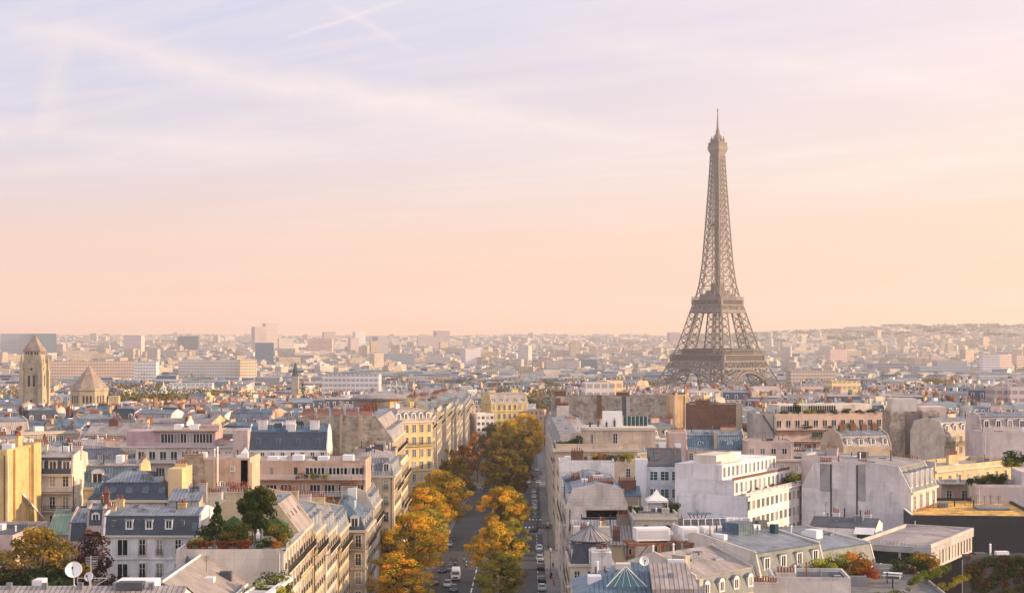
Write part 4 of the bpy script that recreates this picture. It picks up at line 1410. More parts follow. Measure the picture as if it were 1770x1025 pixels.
b.windows('L', 2, 3, 1.0, 4.0, 1.0, 2.2)
b.aerial(5.2, 7, b.H + 4, 2.0)
b = SB('narrow brick chimney house between the autumn trees and the white building', 150, 179, 908, 275, 8, wall='plaster', tint=PINK)
b.walls(); b.mansard(2.6, 0.8, 0.9, 'slate', 'zinc'); b.dormers('F', 1, 1.1, 1.5, 'zinc', z=b.H + 0.4)
b.chimney(1.2, 3, 2.6, 2.6, 0.9, 0.9, 2, 'brick'); b.windows('F', 1, 3)
b = SB('low house with weathered green copper roof behind the yellow autumn tree', 82, 150, 925, 285, 12, wall='plaster', tint=PINK)
b.walls(); b.gable(3.8, mat='zincg'); b.windows('F', 3, 3)
b.chimney(0.8, 4, 2.4, 1.2, 0.8, 0.6, 2)
b = SB('small house with grey seamed roof and white pediment dormer beside the dark red tree', 118, 178, 935, 281, 11, wall='plaster', tint=PINK)
b.walls(); b.mansard(3.0, 1.0, 2.2, 'slate', 'zinc'); b.dormers('F', 1, 1.4, 1.6, 'zinc', z=b.H + 0.4, u0=-1.0, u1=2.5); b.windows('F', 2, 3)

# pink terraced apartment house
b = SB('modern apartment house with pink top storey, set back over white balconies', 235, 404, 772, 420, 14, wall='plaster', tint=PALE)
b.walls(); b.flat('gravel', 0.0); W2 = b.W / 2
b.boxpart('penthouse', -W2 - 3.0, W2 - 5.2, 2.4, 13, b.H, b.H + 3.9, 'plaster', ROSE)
b.boxpart('roof_slab', -W2 + 4, W2 - 4.2, 1.6, 13.4, b.H + 3.905, b.H + 4.25, 'plaster', BEIGE)
b.boxpart('roof_box', -W2 + 9, -W2 + 11, 4, 7, b.H + 4.25, b.H + 5.6, 'white'); b.boxpart('roof_box', -W2 + 13, -W2 + 15.4, 4, 7, b.H + 4.25, b.H + 5.5, 'white')
b.boxpart('roof_box', 3, 8, 5, 9, b.H + 4.25, b.H + 5.3, 'plaster', ROSE)
b.windows('F', 8, 1, -3.3, 3.2, 1.8, 2.5, 'strip', u0=-W2 + 6, u1=W2 - 6.0, base=b.H, off=-2.4)
b.balcony('F', b.H + 0.05, dep=0.6, mat='rail'); b.balcony('F', b.H - 3.9, u0=-W2 - 1.5, dep=2.0, mat='rail')
b.windows('F', 9, 1, 1.2, 3.5, 1.7, 2.3, 'strip'); b.windows('F', 6, 2, 5.4, 3.5, 2.2, 2.3, 'strip')
b.boxpart('wing', -W2 - 3.0, -W2 - 0.01, 1.0, 12, 0, b.H - 3.9, 'plaster', PEACH)

# slate roofed houses
b = SB('white house with dark blue slate roof, roof windows and tall white chimneys', 428, 566, 778, 388, 11, wall='plaster', tint=WHITE)
b.walls(); b.mansard(4.2, 2.6, 1.6, 'slate', 'zincb', party=0.3); b.skylights(4, s=0.5, w=0.9, h=1.3)
for u in (-6.5, 0.2, 6.0): b.chimney(u, 4.0, 4.2, 2.6, 2.2, 1.0, 4, 'plaster', WHITE)
b.windows('F', 8, 3, 0.5, 3.2, 0.9, 1.9); b.windows('R', 3, 2)
xb = MB(); xb.box(-b.W / 2 - 3.6, -b.W / 2 - 0.01, 0.2, 9, 0, b.H + 4.8); b.part('side_block', xb, M['plaster'], color=PINK)

# long banded modern building
b = SB('long low modern block with peach parapets, railings and planted terraces', 432, 632, 800, 333, 13, wall='plaster', tint=PEACH)
W2 = b.W / 2
b.walls(); b.flat('gravel', 0.5)
b.windows('F', 7, 1, 0.9, 3.6, 2.6, 1.5, 'strip', u0=0, u1=W2 - 1.0); b.windows('F', 2, 1, 0.9, 3.4, 0.7, 1.5, 'slit', u0=-W2 + 2, u1=0)
for k, dz in enumerate((3.2, 6.6, 10.0)):
    b.balcony('F', b.H - dz, dep=1.4, mat='frame', hgt=0.9)
    b.boxpart('planter', W2 - 9, W2 - 2.5, -1.25, -0.8, b.H - dz + 0.02, b.H - dz + 0.45, 'plaster', BEIGE)
b.windows('F', 8, 3, 4.4, 3.4, 2.2, 1.9, 'strip')
for k in range(4): b.boxpart('roof_box', -W2 + 3 + k * 5.2, -W2 + 5.2 + k * 5.2, 4, 7, b.H + 0.01, b.H + 1.0 + 0.3 * (k % 2), 'white')
p = at(515, 810, 331.5)
for k, (u, hh, c) in enumerate(((u, h, c) for u, h, c in ((0.8, 1.8, (0.36, 0.17, 0.05)), (3.4, 1.7, (0.2, 0.2, 0.04)), (5.6, 1.6, (0.34, 0.28, 0.05))))):
    tree(['russet shrub on the upper terrace of the long peach block', 'dark green shrub on the upper terrace of the long peach block', 'yellow green shrub on the upper terrace of the long peach block'][k], 'bush', p.x + u, 331.9, b.g + b.H - 3.2, hh, c, k % 2, 'shrub', 'shrub', 'terrace shrubs on the long peach block', wide=1.2)

# flat roofs between the long block and the avenue
b = SB('beige house with long brick red chimney pot rows above the roof garden', 340, 428, 868, 284, 10, wall='plaster', tint=PALE)
b.walls(); b.flat('tar', 0.5); b.chimney(-2.6, 2, 0.4, 1.0, 4.4, np_=11); b.chimney(2.9, 2.5, 0.4, 1.5, 3.6, np_=9); b.chimney(0.5, 7, 0.4, 1.6, 6.0, np_=14)
b = SB('house with narrow zinc roof and grey party walls behind the white building', 292, 344, 866, 279, 10, wall='plaster', tint=GREY)
b.walls(); b.gable(1.6, mat='zinc'); b.chimney(2.6, 4, 1.0, 1.6, 1.2, np_=3)

# ---- the avenue's left side (fronts face the avenue, rot 90)
def ave_left(label, Y0, Y1, X, ze, D=13, tint=CREAM, wall='stone', **k):
    return Bld('avenue_building', label, 'building', X, (Y0 + Y1) / 2, 90, Y1 - Y0, D, ze, wall=wall, tint=tint, group='facades along the avenue', **k)
# terrace building with the roof garden
b = ave_left('white end wall and sunlit front under the planted roof garden, nearest on the avenue', 227, 246, -32.1, 22.3, 15.0, PALE, 'plaster')
b.walls(); b.flat('gravel', 0.0)
b.windows('F', 6, 3, 0.9, 3.6, 1.05, 2.2, 'rail'); b.balcony('F', b.H - 3.5, dep=0.8); b.balcony('F', b.H + 0.02, dep=0.5, hgt=0.8, mat='rail')
b.cornice(faces='F'); TERR_Z = b.g + b.H
b.windows('L', 1, 2, 5, 3.4, 0.9, 1.8, u0=2, u1=6)
# mansard building with pale slope and white coping
b = ave_left('cream front with tall pale mansard slope edged by a white coping', 246.1, 261, -32.3, 22.2, 15, CREAM)
b.walls(); b.mansard(4.6, 3.4, 0.8, 'zincp', 'zinc'); b.cornice(faces='F'); b.skylights(4, w=0.5, h=0.9)
b.windows('F', 5, 4, 0.8, 3.4, 1.05, 2.2, 'rail'); b.balcony('F', b.H - 3.5, dep=0.8); b.band('F', b.H - 7.2, 0.3, 0.3)
b.chimney(-7.0, 5, 4.4, 1.4, 2.6, np_=6, axis='y'); b.chimney(-7.0, 9.5, 4.4, 1.8, 3.4, np_=8, axis='y')
b = ave_left('cream front with grey zinc mansard and three narrow dormers', 261.1, 276, -32.0, 20.4, 13, CREAM)
b.walls(); b.mansard(3.2, 1.3, 1.0, 'zinc', 'zinc'); b.cornice(faces='F'); b.dormers('F', 3, 1.1, 1.7)
b.windows('F', 5, 4, 0.8, 3.3, 1.05, 2.2, 'rail'); b.balcony('F', b.H - 3.4, dep=0.8)
b.chimney(7.2, 6, 3.6, 1.7, 3.2, np_=7, axis='y')
b = ave_left('pale front with flowering balcony boxes below a stepped zinc attic', 276.1, 292, -31.7, 18.4, 13, PALE)
b.walls(); b.mansard(3.2, 1.3, 1.0, 'zinc', 'zincp'); b.cornice(faces='F'); b.dormers('F', 4, 1.0, 1.7, 'flat')
b.windows('F', 6, 4, 0.8, 3.3, 1.0, 2.1, 'rail'); b.balcony('F', b.H - 3.4, dep=0.8); b.chimney(7.7, 6, 3.4, 1.8, 3.0, np_=7, axis='y')
BALC = (b.root.location.x, 284, b.g + b.H - 3.4)
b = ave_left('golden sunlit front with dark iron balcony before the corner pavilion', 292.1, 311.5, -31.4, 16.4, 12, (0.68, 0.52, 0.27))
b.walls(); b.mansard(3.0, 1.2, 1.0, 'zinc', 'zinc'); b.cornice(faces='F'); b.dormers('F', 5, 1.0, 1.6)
b.windows('F', 7, 4, 0.8, 3.2, 1.0, 2.1, 'rail'); b.balcony('F', b.H - 3.2, dep=0.8); b.chimney(9.0, 6, 3.2, 1.6, 3.0, np_=7, axis='y')
# corner pavilion with blue hip roof and ornate dormer facing the camera
b = ave_left('stone corner pavilion with faceted blue zinc roof and ornate carved dormer', 312, 331, -28.3, 14.9, 8.6, STONE)
b.walls(); b.mansard(2.4, 1.1, 3.0, 'slate', 'zincb', hip=True); b.cornice(faces='FLRB', out=0.5)
b.dormers('L', 1, 1.3, 2.0, 'arch', z=b.H + 0.25, u0=0.3, u1=4.2); b.dormers('F', 4, 1.0, 1.6, 'arch')
for f in 'FL': b.balcony(f, b.H - 3.6, dep=0.7)
b.windows('L', 2, 4, 0.9, 3.6, 1.15, 2.3, 'rail', u0=-1.0, u1=4.3); b.windows('F', 6, 4, 0.9, 3.6, 1.1, 2.3, 'rail'); b.band('F', b.H - 7.6, 0.4, 0.35); b.band('L', b.H - 7.6, 0.4, 0.35)
b = SB('grey pavilion roof with round chimney stacks inside the corner block', 522, 566, 897, 316, 9, wall='plaster', tint=GREY)
b.walls(); b.hip(2.4, 'zincb'); b.chimney(1.5, 3, 1.2, 2.0, 4.0, np_=11, mat='plaster', tint=(0.258, 0.249, 0.241)); b.chimney(-3, 6, 1.2, 1.4, 1.8, np_=4)
b = ave_left('long pale front behind the corner pavilion, shaded at the foot', 331.1, 350.5, -28.4, 17.2, 7.5, PALE)
b.walls(); b.mansard(3.0, 1.5, 1.0, 'zinc', 'zincp'); b.cornice(faces='F'); b.dormers('F', 5, 1.0, 1.6)
b.windows('F', 7, 4, 0.8, 3.3, 1.0, 2.1, 'rail'); b.balcony('F', b.H - 3.3, dep=0.8); b.chimney(-8.8, 5, 2.6, 1.6, 3.4, np_=9, axis='y', tint=GREY)
b.chimney(0, 8, 3.2, 1.2, 3.0, np_=8, axis='y')
# tall cream corner with dormers
b = ave_left('tall cream corner house with grey mansard dormers on two sides', 353, 373, -25.7, 21.9, 10.5, (0.70, 0.58, 0.40))
b.walls(); b.mansard(3.8, 1.3, 1.4, 'zinc', 'zincp', hip=True); b.cornice(); b.dormers('F', 5, 1.1, 2.0, 'zinc'); b.dormers('L', 3, 1.1, 2.0, 'zinc')
b.windows('L', 3, 5, 0.9, 3.5, 1.05, 2.2, 'rail'); b.windows('F', 6, 5, 0.9, 3.5, 1.05, 2.2, 'rail'); b.balcony('F', b.H - 3.5, dep=0.8); b.balcony('F', b.H - 14, dep=0.8)
b.chimney(4, 6, 4.4, 1.2, 3.0, np_=8)
b = ave_left('cream front with red striped sun blinds on the upper balconies', 373.1, 398, -25.6, 22.7, 12, (0.70, 0.57, 0.36))
b.walls(); b.flat('gravel', 0.6); b.cornice(faces='F'); b.windows('F', 8, 5, 0.9, 3.4, 1.05, 2.2, 'rail')
for dz in (3.4, 10.2, 17): b.balcony('F', b.H - dz, dep=0.9)
b.chimney(-8, 5, 0.4, 1.6, 3.4, np_=9, axis='y'); b.chimney(5, 8, 0.4, 1.5, 3.4, np_=9, axis='y')
# tall block with the bare rubble gable
b = ave_left('tall block showing a huge bare rubble stone gable and steep pink mansard', 401, 446, -29.6, 26.4, 26, (0.68, 0.54, 0.34))
b.walls(); b.mansard(5.6, 3.8, 0.8, 'zincp', 'zinc', party=0)
g = MB()
g.poly([(-22.52, 0.0, 2), (-22.52, 26.0, 2), (-22.52, 26.0, b.H + 4.6), (-22.52, 22.0, b.H + 6.2), (-22.52, 4.2, b.H + 6.2), (-22.52, 0.0, b.H + 0.6)][::-1])
g.poly([(-22.05, 0.0, 2), (-22.05, 26.0, 2), (-22.05, 26.0, b.H + 4.6), (-22.05, 22.0, b.H + 6.2), (-22.05, 4.2, b.H + 6.2), (-22.05, 0.0, b.H + 0.6)])
for (ya, za), (yb, zb) in (((26, b.H + 4.6), (22, b.H + 6.2)), ((22, b.H + 6.2), (4.2, b.H + 6.2)), ((4.2, b.H + 6.2), (0, b.H + 0.6))):
    g.poly([(-22.52, ya, za), (-22.05, ya, za), (-22.05, yb, zb), (-22.52, yb, zb)])
b.part('gable_wall', g, M['rubble'], color=(0.40, 0.34, 0.27))
g = MB()
for y, w_ in ((7.5, 0.9), (12.4, 0.7), (18.4, 1.0)): g.box(-22.9, -22.53, y, y + w_, 2, b.H + 6.4)
b.part('chimney_flue', g, M['plaster'], color=BEIGE)
for k in range(5): b.chimney(-22.1 + 0.6, 6.5 + k * 3.6, 5.6, 1.5, 3.0, 0.8, 9, 'plaster', (0.42, 0.24, 0.18), axis='y')
for k in range(3): b.chimney(-8 + 10 * k, 8, 5.8, 1.4, 3.0, 0.8, 9, 'brick', axis='y')
b.dormers('F', 7, 1.1, 1.9, 'flat', z=b.H + 0.8); b.windows('F', 11, 6, 0.9, 3.5, 1.1, 2.3); b.cornice(faces='F')
for dz in (3.5, 14): b.balcony('F', b.H - dz, dep=0.9)
X, w, ze = screen(640, 690, 775, 398)
b = Bld('apartment_building', 'lower stone annex with pale chimney breasts below the bare gable', 'building', X - 2.0, 392, 0, w + 3, 8.5, ze, wall='rubble', tint=(0.378, 0.318, 0.258))
b.walls(); b.flat('tar', 0.4); b.boxpart('chimney_breast', 0.5, 2.6, -0.3, 0.8, 0, b.H + 2.2, 'plaster', BEIGE); b.boxpart('stair_hut', -4.6, -2.8, -1.2, 1.5, b.H - 6, b.H - 1.0, 'white')
# golden curved corner
X, w, ze = screen(690, 742, 728, 486)
b = Bld('avenue_building', 'golden rounded corner house with pink mansard, lit by the low sun', 'building', X, 486, 38, 13.5, 14, ze, wall='stone', tint=(0.619, 0.464, 0.224), group='facades along the avenue')
b.walls(); b.mansard(3.4, 1.6, 1.0, 'zincp', 'zincp', hip=True); b.cornice(); b.dormers('F', 5, 1.1, 1.8, 'zinc'); b.dormers('L', 3, 1.1, 1.8, 'zinc')
b.windows('F', 5, 6, 1.0, 3.7, 1.1, 2.4); b.windows('L', 4, 5, 1.0, 3.7, 1.1, 2.4); b.balcony('F', b.H - 7.3, dep=0.8); b.balcony('L', b.H - 7.3, dep=0.8); b.band('F', b.H - 15, 0.4, 0.3)
b.chimney(-2, 8, 4.0, 1.6, 3.2, np_=8)
for (Y0, Y1, X_, ze_, lab, tn, sty) in ((520, 545, -27.0, 26.6, 'sunlit yellow front with flat dark roof edge and tall pilasters', (0.58, 0.45, 0.25), 'flat'), (546, 572, -27.2, 24.6, 'narrower cream front stepping down beyond the yellow pilasters', (0.56, 0.46, 0.30), 'man'), (575, 604, -26.6, 26.0, 'pale sunlit front striped with shadow beyond the yellow one', (0.58, 0.49, 0.36), 'flat'), (605, 634, -26.9, 23.0, 'cream grey front with zinc attic beside the pale striped front', (0.52, 0.45, 0.35), 'man'),
        (642, 688, -26.0, 23.8, 'long cream front with planted roof terrace and cypress trees on top', (0.56, 0.47, 0.34), 'flat'), (690, 734, -26.3, 20.6, 'lower beige front after the planted roof terrace', (0.48, 0.41, 0.32), 'man'), (740, 785, -25.4, 19.8, 'grey mansard front with a row of dormers above tree tops', (0.50, 0.44, 0.37), 'man'), (788, 845, -25.7, 17.0, 'white edged lower front past the grey mansard', (0.58, 0.52, 0.46), 'flat'), (850, 960, -24.6, 15.5, 'furthest grey front of the avenue row, just before the golden palace', (0.46, 0.41, 0.36), 'man')):
    b = ave_left(lab, Y0, Y1, X_, ze_, 14, tn)
    b.walls(); b.cornice(faces='F')
    if sty == 'flat': b.flat('tar', 0.5)
    else:
        b.mansard(4.2, 1.6, 1.2, 'slate', 'zinc'); b.dormers('F', int((Y1 - Y0) / 5), 1.3, 2.2, 'zinc')
    b.windows('F', int((Y1 - Y0) / 4), 5, 1.0, 3.7, 1.2, 2.6)
    b.balcony('F', b.H - 3.6, dep=0.8)
    for k in range(4): b.chimney(-(Y1 - Y0) / 2 + (Y1 - Y0) * (k + 0.5) / 4, 7, 0.6 if sty == 'flat' else 5.0, 1.8, 3.4, np_=9, axis='y')
X, w, ze = screen(846, 916, 697, 960)
b = Bld('palace', 'golden stone palace with pink mansard closing the end of the tree lined avenue', 'building', X, 968, 24, w, 16, ze, wall='stone', tint=(0.636, 0.482, 0.206))
b.walls(); b.mansard(5.0, 2.4, 1.0, 'zincp', 'zincp'); b.cornice(); b.dormers('F', 5, 1.2, 1.6, 'flat'); b.windows('F', 7, 5, 1.2, 5.2, 1.5, 3.2); b.band('F', b.H - 5.4, 0.5, 0.5); b.windows('R', 4, 4, 1.2, 5.2, 1.4, 3.0)
b.chimney(-8, 8, 5.2, 2.0, 4, np_=8); b.chimney(7, 8, 5.2, 2.4, 4, np_=8)
X, w, ze = screen(826, 852, 716, 930)
b = Bld('apartment_building', 'white block with black window bands left of the golden palace', 'building', X, 930, 20, w + 2, 12, ze, wall='plaster', tint=WHITE)
b.walls(); b.flat('tar', 0.6); b.windows('F', 4, 5, 1.0, 3.4, 1.7, 1.8, 'strip')
# ================================================================ right of the avenue
def ave_right(label, Y0, Y1, X, ze, D=13, tint=PALE, wall='stone', **k):
    return Bld('avenue_building', label, 'building', X, (Y0 + Y1) / 2, -90, Y1 - Y0, D, ze, wall=wall, tint=tint, group='facades along the avenue', **k)
# corner house with the conical zinc cap
b = SB('corner house with ribbed conical zinc cap over a rounded corner pavilion', 986, 1058, 974, 276, 16, wall='stone', tint=PALE)
W2 = b.W / 2
b.walls(); b.cornice(out=0.45); b.mansard(3.4, 0.9, 1.4, 'slate', 'zincp', hip=True)
t = MB(); t.lathe([(3.75, 0), (3.6, 0.1), (3.3, 3.5), (3.75, 3.6), (3.75, 3.75)], 24, 0, (-W2 + 3.6, 3.7, b.H)); cap = b.part('corner_drum', t, M['slate'])
t = MB(); t.lathe([(3.85, 0), (2.2, 1.05), (0.9, 1.9), (0.12, 2.5), (0.05, 3.3)], 24, 0, (-W2 + 3.6, 3.7, b.H + 3.75)); b.part('conical_roof', t, M['zincp'], parent=cap)
for k in range(24):
    pass
t = MB()
for k in range(24):
    a = k * math.pi / 12
    ps = [(-W2 + 3.6 + r * math.cos(a), 3.7 + r * math.sin(a), b.H + 3.79 + z) for r, z in ((3.85, 0), (2.2, 1.05), (0.9, 1.9), (0.14, 2.5))]
    t.tube(ps, 0.05, 4)
rib = b.part('roof_rib', t, M['zinc'], parent=cap); rib['kind'] = 'stuff'
b.dormers('F', 1, 1.15, 2.0, 'arch', z=b.H + 0.25, u0=-W2 + 2.2, u1=-W2 + 5.6, inset=-0.15); b.dormers('F', 1, 1.0, 1.9, 'arch', z=b.H + 0.3, u0=W2 - 1.9, u1=W2, inset=0.1)
b.dormers('L', 3, 1.1, 2.0, 'arch', z=b.H + 0.3, inset=0.2)
b.windows('F', 2, 3, 1.2, 3.6, 1.0, 2.2, u0=-W2, u1=1.0); b.windows('L', 5, 4, 1.2, 3.6, 1.1, 2.3, 'rail'); b.balcony('L', b.H - 3.8, dep=0.7)
b.boxpart('party_wall', W2 - 3.6, W2 - 0.2, -2.4, 0.5, 0, b.H + 2.2, 'plaster', WHITE); b.chimney(W2 - 1.8, -1.4, 2.2, 0.3, 2.4, np_=3, mat='plaster', tint=WHITE)
# the cream house behind with pink seamed roof
b = SB('cream sunlit house with broad pink seamed zinc roof and several chimney stacks', 992, 1122, 942, 294, 20, wall='stone', tint=(0.56, 0.448, 0.288))
W2 = b.W / 2
b.walls(); b.gable(3.4, axis='x', mat='zincp', over=0.3)
b.dormers('F', 2, 1.2, 1.3, 'round', z=b.H - 1.7, u0=2.0, u1=W2 - 0.5, inset=-0.8, dep=2.0)
for (u, y, z0, w_, n_, mt, tn) in ((-4.6, 3, 1.0, 1.9, 5, 'brick', None), (-3.9, 0.6, 0.4, 2.0, 5, 'brick', None), (-1.4, 5, 2.0, 1.3, 4, 'plaster', YELLOW), (1.0, 1.5, 0.6, 1.3, 4, 'brick', None), (2.6, 8, 2.8, 2.2, 5, 'plaster', TAUPE)):
    b.chimney(u, y, z0, 1.7, w_, 0.8, n_, mt, tn)
b.windows('L', 6, 4, 1.1, 3.5, 1.1, 2.2, 'rail'); b.balcony('L', b.H - 3.6, dep=0.7); b.windows('R', 5, 2, 1.0)
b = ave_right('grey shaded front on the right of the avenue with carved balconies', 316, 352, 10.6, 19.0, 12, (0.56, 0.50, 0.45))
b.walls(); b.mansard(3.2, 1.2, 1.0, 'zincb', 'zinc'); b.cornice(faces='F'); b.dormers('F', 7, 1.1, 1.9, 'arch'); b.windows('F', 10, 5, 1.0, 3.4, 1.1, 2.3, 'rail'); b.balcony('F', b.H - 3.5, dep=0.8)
# taupe party wall with blue roofs
b = SB('taupe blank chimney wall between small blue zinc roofs, long row of red pots on top', 1012, 1108, 858, 326, 10, wall='plaster', tint=TAUPE)
W2 = b.W / 2
b.walls(); b.gable(1.6, mat='zincb', over=0.1)
b.boxpart('party_wall', -W2 - 0.6, W2 - 3.4, -0.5, 0.1, 0, b.H + 1.6, 'plaster', (0.44, 0.36, 0.27)); b.boxpart('chimney_breast', -W2 + 0.3, -W2 + 2.9, -0.9, -0.51, 0, b.H + 2.4, 'rubble', (0.5, 0.42, 0.34))
b.chimney(-2.6, 0.2, 2.4, 0.5, 5.2, 0.9, 13, 'brick'); b.chimney(3.0, 3.2, 1.0, 1.8, 3.6, 0.9, 9, 'brick'); b.chimney(-4.0, 5, 1.6, 1.2, 2.6, 0.9, 7, 'brick')
b.boxpart('roof_box', 0.2, 1.6, 2, 4, b.H + 0.5, b.H + 2.4, 'zincb')
b.boxpart('roof_box', W2 - 3.3, W2 - 2.4, -1.6, -0.6, 0, b.H - 2.2, 'white')
b = SB('low curved blue zinc roof with a long shelf of red pots before the taupe wall', 1006, 1092, 895, 316, 9, wall='plaster', tint=TAUPE)
b.walls(); b.gable(2.0, mat='zincb', over=0.1); b.chimney(0.5, 0.4, 0.3, 1.2, 9.0, 0.8, 18, 'plaster', TAUPE)
b = SB('small blue zinc mansard house squeezed on the avenue side of the taupe wall', 972, 1012, 874, 331, 11, wall='plaster', tint=PALE)
b.walls(); b.mansard(3.6, 1.6, 1.0, 'zincb', 'zincb'); b.chimney(0.5, 5, 3.6, 1.8, 1.8, 0.8, 5, 'brick'); b.dormers('F', 1, 1.2, 1.6, 'zinc')
b = SB('white rendered block with roof terrace below the round cream house', 967, 1062, 800, 372, 9, wall='plaster', tint=WHITE)
b.walls(); b.flat('gravel', 0.6); b.chimney(-2.2, 1.2, 0.5, 2.0, 2.8, 0.9, 5, 'brick'); b.windows('F', 2, 1, 2.0, 3, 1.0, 1.6); b.windows('L', 5, 4, 1.0, 3.4, 1.1, 2.2, 'rail')
for k in range(3): b.boxpart('roof_box', -5 + k * 2.6, -3.6 + k * 2.6, 4, 6, b.H + 0.01, b.H + 1.2, 'white')
# round cream corner house and its terrace
b = SB('cream stone house with rounded bay, deep cornice and planted lower terrace', 960, 1102, 776, 428, 14, wall='stone', tint=(0.576, 0.456, 0.336))
W2 = b.W / 2
b.walls(); b.cornice(out=0.7, h=0.7, mat='trim'); b.flat('tar', 1.4)
t = MB()
cx = -W2 + 14.0
ring = [(cx - 5.6 + 5.6 * math.cos(a), 4.6 + 3.6 * math.sin(a)) for a in [math.pi * (1.0 + k / 14.0) for k in range(8)]]
poly = [(-W2 + 8.6, 14.6)] + [(cx - 4.6 - 2.4 * math.cos(k * math.pi / 14), 5.2 - 4.6 * math.sin(k * math.pi / 14)) for k in range(8)] + [(W2 + 4.8, 0.6), (W2 + 4.8, 14.6)]
t.prism(poly, b.H, b.H + 4.9, 0); up = b.part('upper_storey', t, M['stone'])
t = MB()
poly2 = [(x + (0.35 if x > 0 else -0.35), y + (-0.35 if y < 10 else 0.2)) for x, y in poly]
t.prism(poly2, b.H + 4.9, b.H + 5.6, 0, bottom=True); b.part('upper_cornice', t, M['trim'], parent=up)
b.windows('F', 1, 1, -4.1, 3, 1.2, 2.7, 'plain', base=b.H, u0=3.0, u1=7.0, off=-0.6); b.windows('F', 1, 1, -4.0, 3, 0.8, 2.6, 'strip', base=b.H, u0=-2.2, u1=-0.2, off=-0.5)
b.windows('F', 2, 3, 1.5, 3.6, 1.2, 2.4, 'plain', u0=1, u1=W2); b.windows('L', 5, 5, 1.5, 3.6, 1.2, 2.4, 'rail'); b.balcony('L', b.H - 3.8, dep=0.8)
b.boxpart('stair_hut', 2.0, 7.2, 5.5, 9.5, b.H + 5.6, b.H + 9.6, 'white'); b.boxpart('glass_screen', 7.6, 14.2, 9.4, 9.6, b.H + 5.6, b.H + 8.2, 'tealglass')
for k in range(7): b.boxpart('screen_post', 7.6 + k * 1.1, 7.7 + k * 1.1, 9.3, 9.39, b.H + 5.6, b.H + 8.3, 'frame')
for k in range(4): b.chimney(-1.5 + k * 2.2, 4.2 + k % 2, 5.6, 1.0 + 0.4 * (k % 2), 0.5, 0.5, 1, 'tar')
RC = b
for k in range(6):
    tree(['bushy green plant on the left parapet of the round cream house terrace', 'pale green shrub beside the rounded bay on the cream house terrace', 'small dark shrub in the middle of the cream house terrace', 'thin leafy shrub near the left end of the cream house terrace', 'tall dark green shrub against the rounded bay', 'olive shrub at the back of the cream house terrace'][k], 'bush',
         b.root.location.x - W2 + 1.2 + k * 1.35, 431 + (k % 3) * 1.5, b.g + b.H, [2.6, 2.2, 2.4, 2.0, 4.4, 2.2][k], [(0.07, 0.11, 0.03), (0.12, 0.15, 0.05), (0.05, 0.08, 0.02), (0.09, 0.13, 0.03), (0.045, 0.075, 0.02), (0.15, 0.14, 0.03)][k], k % 2, 'shrub', 'shrub', 'shrubs on the cream house terrace')
for k in range(6):
    tree(['orange shrub in the long flower box below the cream cornice', 'yellow shrub at the left of the long flower box below the cream cornice', 'russet shrub in the flower box below the cream cornice', 'green shrub in the middle of the flower box below the cream cornice', 'olive shrub near the right end of the flower box below the cream cornice', 'lime shrub at the right end of the flower box below the cream cornice'][k], 'bush',
         b.root.location.x - W2 + 5 + k * 2.1, 376 + 0.2 * k, 23.1, 2.0 + 0.4 * (k % 3), [(0.5, 0.22, 0.04), (0.5, 0.38, 0.06), (0.34, 0.13, 0.05), (0.10, 0.13, 0.03), (0.2, 0.2, 0.05), (0.4, 0.36, 0.06)][k], k % 2, 'shrub', 'shrub', 'shrubs in the long flower box')
# huge stone gable
b = SB('huge bare grey stone gable wall with dark chimney strips in front of the tower', 955, 1164, 686, 620, 14, wall='rubble', tint=(0.352, 0.312, 0.272))
W2 = b.W / 2
b.walls(); b.flat('tar', 0.3)
for (px, w_, mt, tn) in ((968, 2.6, 'plaster', (0.60, 0.52, 0.44)), (1036, 1.7, 'brick', None), (1079, 1.4, 'tar', None), (1085, 1.6, 'plaster', GREY)):
    u = (px - 1059.5) / FPX * 620
    b.boxpart('chimney_strip', u - w_ / 2, u + w_ / 2, -0.45, -0.003, 0, b.H + (0.8 if mt == 'brick' else 0.2), mt, tn)
b.boxpart('chimney_strip', -W2 + 1.2, -W2 + 3.0, -0.7, -0.46, b.H - 4, b.H - 0.4, 'brick')
b.chimney(-W2 + 3, 2, 0.2, 1.6, 4.4, 0.9, 10, 'brick'); b.chimney(4, 4, 0.2, 1.2, 5, 0.9, 11, 'brick')
b = SB('narrow peach end wall glowing at the right of the huge stone gable', 1164, 1192, 684, 616, 12, rot=26, wall='plaster', tint=(0.56, 0.376, 0.216))
b.walls(); b.flat('gravel', 0.4); b.pipe('F', 1.2, 2, b.H, 0.14)
b = SB('white stepped gable with teal roof scrap below the huge stone wall', 949, 1012, 728, 560, 10, wall='plaster', tint=(0.56, 0.496, 0.448))
b.walls(); b.gable(2.6, axis='y', mat='zincb', over=0.0); b.boxpart('chimney_breast', -3.6, 0.6, -0.3, 1.0, 0, b.H + 5.4, 'plaster', (0.66, 0.57, 0.50)); b.chimney(-1.5, 0.6, 5.4, 0.6, 3.6, 1.0, 8, 'brick')
b.windows('L', 3, 5, 1.0, 3.6, 1.2, 2.4, 'rail')
for (Y0, Y1, ze_, lab) in ((450, 552, 20.5, 'long shaded stone front facing the far end of the avenue trees'), (575, 660, 17.5, 'furthest shaded front on the right side of the avenue')):
    b = ave_right(lab, Y0, Y1, 12.6 + 0.012 * (Y0 - 486), ze_, 12, (0.56, 0.50, 0.44)); b.walls(); b.mansard(4, 1.5, 1, 'zinc', 'zincp'); b.windows('F', 14, 5, 1, 3.6, 1.2, 2.4); b.chimney(0, 6, 4.4, 1.8, 3.6, np_=9, axis='y')
